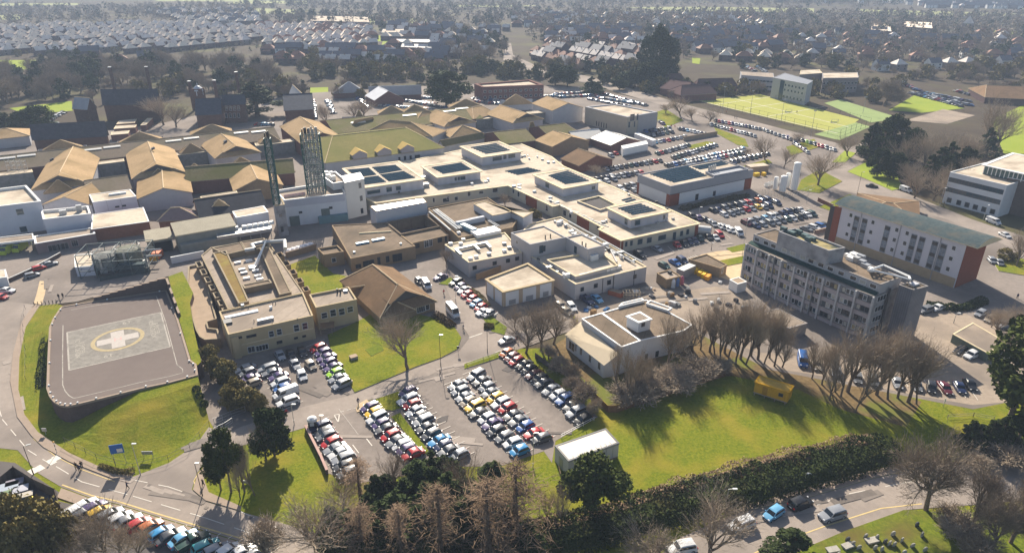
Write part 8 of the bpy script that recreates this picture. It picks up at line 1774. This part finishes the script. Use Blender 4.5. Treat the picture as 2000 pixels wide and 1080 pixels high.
for i, (p, rz, kd, lab) in enumerate(HOUSES):
 me, b, ms, prt = HVAR[kd]
 if i < 70:
  t = thing('house', lab, 'house', p, lab.replace('house in', 'houses in').replace(' house ', ' houses ') if ' house ' in lab else lab+' group', rz)
  for nm, m_ in zip(('wall', 'roof', 'chimney'), prt): o = bpy.data.objects.new(nm, m_); COL.objects.link(o); o.parent = t
 elif i < 300:
  o = bpy.data.objects.new('house', me); COL.objects.link(o); o.location = p; o.rotation_euler = (0, 0, rz); tag(o, lab, 'house', lab.replace(' house ', ' houses '))
 else:
  R = Matrix.Rotation(rz, 3, 'Z'); i0 = len(left.v); left.v += [tuple(R @ Vector(v)+p) for v in b.v]; left.f += [tuple(i0+q for q in f) for f in b.f]
  for m in ms:
   if m.name not in lmi: lmi[m.name] = len(lm); lm.append(m)
  left.m += [lmi[ms[q].name] for q in b.m]
if left.v: tag(left.build('distant_houses', lm), 'remaining roofs of the distant suburbs', 'houses', kind='stuff')
def far_block(label, px, h, wall=HW[0], roof=LROOF, rect=False): return Bld('distant_block', label, 'building', px, h, wall, roof, wall, par=.3, rect=rect)
far_block('long low white roofed warehouse near the horizon fields', [(606, 41), (722, 44), (718, 33), (610, 31)], 7, HW[1])
far_block('long dark school sheds beside the pale track', [(766, 82), (862, 84), (860, 77), (770, 76)], 6, HW[0], HR[2]); far_block('rear dark school shed with tall hipped roof', [(782, 92), (868, 96), (865, 87), (785, 85)], 7, HW[0], HR[2])
far_block('red edged low retail shed beyond the school', [(745, 64), (790, 63), (788, 57), (748, 57)], 5, HW[2])
c = P(1886, 66); h = topz(1886, 66, 46); t = thing('church_tower', 'stone church tower with pyramid cap among the right hand trees', 'church', c); b = MB(); b.box((c.x, c.y, h/2), (9, 9, h), .3); b.build('tower', HW[1], t)
b = MB(); b.lathe((c.x, c.y, 0), [(7, h), (.2, h+9)], 4); b.build('spire_cap', HR[1], t)
far_block('long flat roofed school with pale frame roof in the wood', [(1700, 58), (1742, 62), (1738, 47), (1704, 45)], 8, HW[0], HR[0]); far_block('wide hipped college range left of the church tower', [(1762, 52), (1822, 56), (1820, 44), (1768, 42)], 9, HW[0], HR[0])
gable('long_barn', 'broad pale barn roof at right edge beyond the car park', 'building', (1925, 190), (2060, 196), (1930, 168), (2050, 170), 4, 9, HW[0], BROWNT, hip=(1, 0)); 
def far_leafy(seed, H, W, n, size, shape, m, bare=False):
 R = random.Random(seed)
 if bare:
  tc = grow(R, H, .85, .3, 4, .035, (6, 5, 5, 4)); 
 else: tc = leafy(R, H, W, n, size, shape, 22, .08)
 b = MB()
 for k, q in enumerate(tc):
  i = len(b.v); b.v += q.v; b.f += [tuple(i+j for j in f) for f in q.f]; b.m += [k]*len(q.f)
 return (mesh_of(b, 'tree', [BARK, m]), b, H, W)
FT = dict(bare=[far_leafy(200+s, 12, 11, 0, 0, '', TWIG2, True) for s in range(4)], green=[far_leafy(210+s, 12, 11, 800, .65, 'round', LEAFD) for s in range(3)], cone=[far_leafy(220+s, 15, 7, 700, .6, 'cone', LEAFD) for s in range(2)], bush=[far_leafy(230+s, 5, 7, 420, .5, 'round', LEAFO) for s in range(2)])
def cheap(seed, m, H=12, W=11):
 R = random.Random(seed); tc = leafy(R, H, W, 75, 1.05, 'round', 14, .05); b = MB(); b.v, b.f, b.m = tc[1].v, tc[1].f, [1]*len(tc[1].f); return (None, b, H, W)
FC = dict(bare=[cheap(300+s, 1) for s in range(4)], green=[cheap(310+s, 1) for s in range(3)], cone=[cheap(320, 1)], bush=[cheap(330, 1)])
TREES = []
def wood(poly, n, mix, hr, lab, fam='tree'):
 xs = [p[0] for p in poly]; ys = [p[1] for p in poly]; k = 0; tries = 0
 pts = PP(poly); X = [p.x for p in pts]; Y = [p.y for p in pts]
 while k < n and tries < n*60:
  tries += 1; p = Vector((FRN.uniform(min(X), max(X)), FRN.uniform(min(Y), max(Y)), 0)); x, y = pix(p)
  if not inpoly(x, y, poly) or not -80 < x < 2080: continue
  TREES.append((p, FRN.choice(mix), FRN.uniform(*hr), lab)); k += 1
wood([(-40, 146), (150, 140), (330, 128), (520, 135), (560, 158), (470, 168), (330, 168), (190, 168), (130, 196), (-40, 208)], 165, ('bare', 'bare', 'bare', 'bare', 'green', 'bare'), (10, 18), 'tree in the dense belt behind the Victorian hospital')
wood([(600, 136), (860, 140), (850, 165), (720, 158), (620, 168)], 40, ('green', 'bare', 'bare', 'bush'), (8, 13), 'dark tree in the belt behind the rear clinic')
wood([(560, 112), (880, 118), (900, 140), (860, 148), (560, 135)], 50, ('bare', 'bare', 'green', 'bush'), (6, 12), 'tree among the old houses behind the rear clinic')
wood([(620, 168), (860, 165), (855, 185), (830, 190), (650, 195)], 14, ('bare', 'bush'), (5, 9), 'tree at the edge of rear clinic car park')
wood([(130, 200), (200, 170), (600, 168), (610, 190), (520, 200), (480, 185), (320, 182), (200, 190)], 26, ('bare', 'bare', 'green'), (9, 15), 'tree standing close to the Victorian hospital')
wood([(890, 130), (1010, 138), (1060, 150), (1050, 160), (930, 152), (900, 148)], 30, ('green', 'green', 'bush'), (7, 11), 'evergreen in the thick hedge line above brown brick block')
wood([(870, 60), (990, 84), (1010, 130), (880, 128)], 45, ('bare', 'bare', 'green', 'cone'), (9, 16), 'tree crowding the left side of the bright distant road')
wood([(1040, 128), (1200, 140), (1320, 138), (1330, 150), (1230, 160), (1110, 150)], 30, ('green', 'bare', 'bush'), (7, 13), 'tree between the terraces and the rear car park road')
wood([(1010, 60), (1500, 62), (1520, 110), (1320, 128), (1060, 100)], 75, ('bare', 'bare', 'green', 'cone'), (8, 15), 'tree among the brick houses right of the distant road')
wood([(1500, 62), (2040, 60), (2040, 130), (1700, 132), (1540, 126)], 150, ('bare', 'bare', 'bare', 'bare', 'green', 'bare', 'cone'), (8, 15), 'tree on the wooded right hand hillside')
wood([(1830, 145), (2040, 145), (2040, 170), (1900, 176), (1830, 160)], 24, ('bare', 'bush', 'bare'), (6, 12), 'tree bordering the far right car park')
wood([(1300, 180), (1450, 178), (1500, 182), (1380, 194), (1310, 196)], 22, ('bare', 'bush', 'bare', 'green'), (5, 9), 'tree in the belt along the top of sports pitch')
wood([(1640, 160), (1700, 165), (1690, 190), (1600, 196), (1560, 186)], 16, ('bare', 'bare', 'bush'), (6, 11), 'bare tree in front of the college wing')
wood([(1900, 176), (2040, 180), (2040, 200), (1940, 200)], 12, ('bare', 'bush'), (6, 10), 'tree beside the long barn roof')
wood([(70, 120), (160, 116), (190, 140), (80, 142)], 14, ('bare', 'green'), (8, 13), 'tree at the right end of the left hand green field')
wood([(-40, 50), (480, 44), (720, 60), (720, 100), (520, 104), (300, 104), (-40, 112)], 70, ('bare', 'bush', 'bush', 'bush'), (3, 6.5), 'garden tree between the rows of the left hand suburb')
wood([(500, 28), (980, 36), (980, 60), (860, 80), (720, 60), (520, 56)], 110, ('bare', 'bare', 'green', 'cone'), (8, 15), 'tree in the park belt beyond the suburb')
wood([(1430, 108), (1700, 126), (1690, 140), (1520, 138), (1440, 136)], 34, ('bare', 'bare', 'bush', 'green'), (6, 12), 'tree around the college car park')
wood([(1060, 142), (1300, 160), (1330, 180), (1280, 188), (1140, 158)], 24, ('bare', 'bush', 'bush', 'green'), (4, 9), 'tree along the verge of the main road')
wood([(140, 206), (200, 172), (560, 168), (560, 200), (480, 190), (330, 190), (200, 200)], 26, ('bare', 'bare', 'bush'), (6, 12), 'tree in the Victorian hospital grounds')
wood([(1700, 136), (2040, 130), (2040, 150), (1760, 160)], 30, ('bare', 'bush', 'bare'), (5, 10), 'garden tree between the white rendered houses')
wood([(1690, 165), (1760, 165), (1770, 200), (1700, 200)], 9, ('bare', 'bush'), (5, 9), 'tree behind the cricket nets')
TREES.sort(key=lambda q: q[0].length)
GB = [(-60, 62), (120, 52), (380, 48), (470, 56), (720, 60), (740, 95), (560, 104), (300, 106), (80, 110), (-60, 112)]
for _ in range(1):
 k0 = len(TREES); wood(GB, 900, ('green', 'bare', 'bush', 'green'), (2.5, 5.5), None)
for (poly, n) in (([(-60, 18), (500, 12), (500, 40), (260, 44), (-60, 50)], 420), ([(480, 8), (1000, 6), (1000, 40), (480, 16)], 330), ([(1000, -2), (1500, -2), (1500, 14), (1340, 12), (1000, 30)], 380), ([(1000, 26), (1500, 26), (1500, 62), (1000, 62)], 520), ([(1500, 26), (2060, 33), (2060, 62), (1500, 62)], 480), ([(1500, 62), (2060, 62), (2060, 128), (1560, 128)], 260), ([(1000, 62), (1500, 62), (1500, 100), (1080, 100)], 110), ([(500, 30), (980, 36), (980, 62), (560, 50)], 160), ([(1500, 4), (1800, 6), (1700, 18), (1500, 16)], 90), ([(-80, -25), (2080, -25), (2080, -3), (-80, -3)], 330)):
 wood(poly, n, ('bare', 'bare', 'bare', 'bare', 'bare', 'green'), (8, 14), None)
mass = MB(); ind = 0
for (p, kd, h, lab) in TREES:
 fam = FT if lab else FC
 v = fam[kd][FRN.randrange(len(fam[kd]))]; s = h/v[2]; rz = FRN.uniform(0, 6.28)
 if lab and ind < 300:
  ind += 1; o = bpy.data.objects.new('bare_tree' if kd == 'bare' else 'evergreen_tree' if kd != 'bush' else 'shrub', v[0]); COL.objects.link(o); o.location = p; o.rotation_euler = (0, 0, rz); o.scale = (s*FRN.uniform(.9, 1.15),)*2+(s,)
  kn = {'bare': 'bare brown', 'green': 'rounded dark green', 'cone': 'pointed dark green', 'bush': 'low olive green'}[kd]
  lb = kn+' '+lab.replace('dark tree', 'tree').replace('bare tree', 'tree').replace('evergreen in', 'tree in'); tag(o, lb, 'tree', lb.replace(' tree ', ' trees '))
 else:
  R = Matrix.Rotation(rz, 3, 'Z'); i0 = len(mass.v); b = v[1]
  keep = range(len(b.f))
  mv = {}
  for k in keep:
   f = b.f[k]
   ff = []
   for q in f:
    if q not in mv: mv[q] = len(mass.v); vv = b.v[q]; mass.v.append(tuple(R @ Vector((vv[0]*s, vv[1]*s, vv[2]*s))+p))
    ff.append(mv[q])
   mass.f.append(tuple(ff)); mass.m.append(0 if b.m[k] == 0 else {'bare': 1, 'green': 2, 'cone': 2, 'bush': 3}[kd])
tag(mass.build('far_woods', [BARK, TWIG2, LEAFD, LEAFO]), 'distant woods fading towards the horizon', 'woods', kind='stuff')
# ---------------------------------------------------------------- camera, light, air
cam = bpy.data.cameras.new('camera'); co = bpy.data.objects.new('camera', cam); COL.objects.link(co)
cam.sensor_width = 36; cam.sensor_fit = 'HORIZONTAL'; cam.lens = FOC*36/2000
cam.clip_end = 20000; cam.clip_start = .5
co.location = (0, 0, CAMH); co.rotation_euler = (math.pi/2-PITCH, 0, 0)
SC.camera = co
EL, AZ = math.radians(32), math.radians(-10)
sun = bpy.data.lights.new('sun', 'SUN'); so = bpy.data.objects.new('sun', sun); COL.objects.link(so)
sun.energy = 5.0; sun.angle = math.radians(.5); sun.color = (1., .91, .77)
sd = Vector((math.sin(AZ)*math.cos(EL), math.cos(AZ)*math.cos(EL), math.sin(EL)))
so.rotation_euler = (-sd).to_track_quat('-Z', 'Y').to_euler()
so.location = (0, 0, 300)
w = bpy.data.worlds.new('World'); SC.world = w; w.use_nodes = True
wn = w.node_tree.nodes; bg = wn['Background']
sky = wn.new('ShaderNodeTexSky'); sky.sky_type = 'NISHITA'; sky.sun_disc = False
sky.sun_elevation = EL; sky.sun_rotation = AZ; sky.air_density = 1.0; sky.dust_density = 1.5
w.node_tree.links.new(sky.outputs[0], bg.inputs[0]); bg.inputs[1].default_value = .07
SC.view_settings.view_transform = 'Standard'; SC.view_settings.look = 'None'
SC.view_settings.exposure = EXPOSURE; SC.view_settings.gamma = 1
SC.cycles.use_denoising = True
SC.cycles.max_bounces = 5; SC.cycles.diffuse_bounces = 3; SC.cycles.glossy_bounces = 2; SC.cycles.transmission_bounces = 2; SC.cycles.volume_bounces = 0
SC.cycles.transparent_max_bounces = 4
SC.cycles.sample_clamp_indirect = 4
if HAZE:
 hz = MB(); x0, x1, y0, y1 = -6100, 6100, -200, 6100
 hz.prism([(x0, y0), (x1, y0), (x1, y1), (x0, y1)], -2, CAMH+8, bottom=True)
 hm = bpy.data.materials.new('hazy_air'); hm.use_nodes = True; nt = hm.node_tree
 nt.nodes.remove(nt.nodes['Principled BSDF'])
 pv = nt.nodes.new('ShaderNodeVolumePrincipled'); pv.inputs['Density'].default_value = HAZE
 pv.inputs['Color'].default_value = (.62, .76, 1, 1); pv.inputs['Anisotropy'].default_value = 0.
 nt.links.new(pv.outputs[0], nt.nodes['Material Output'].inputs['Volume'])
 tag(hz.build('haze', hm), kind='stuff')
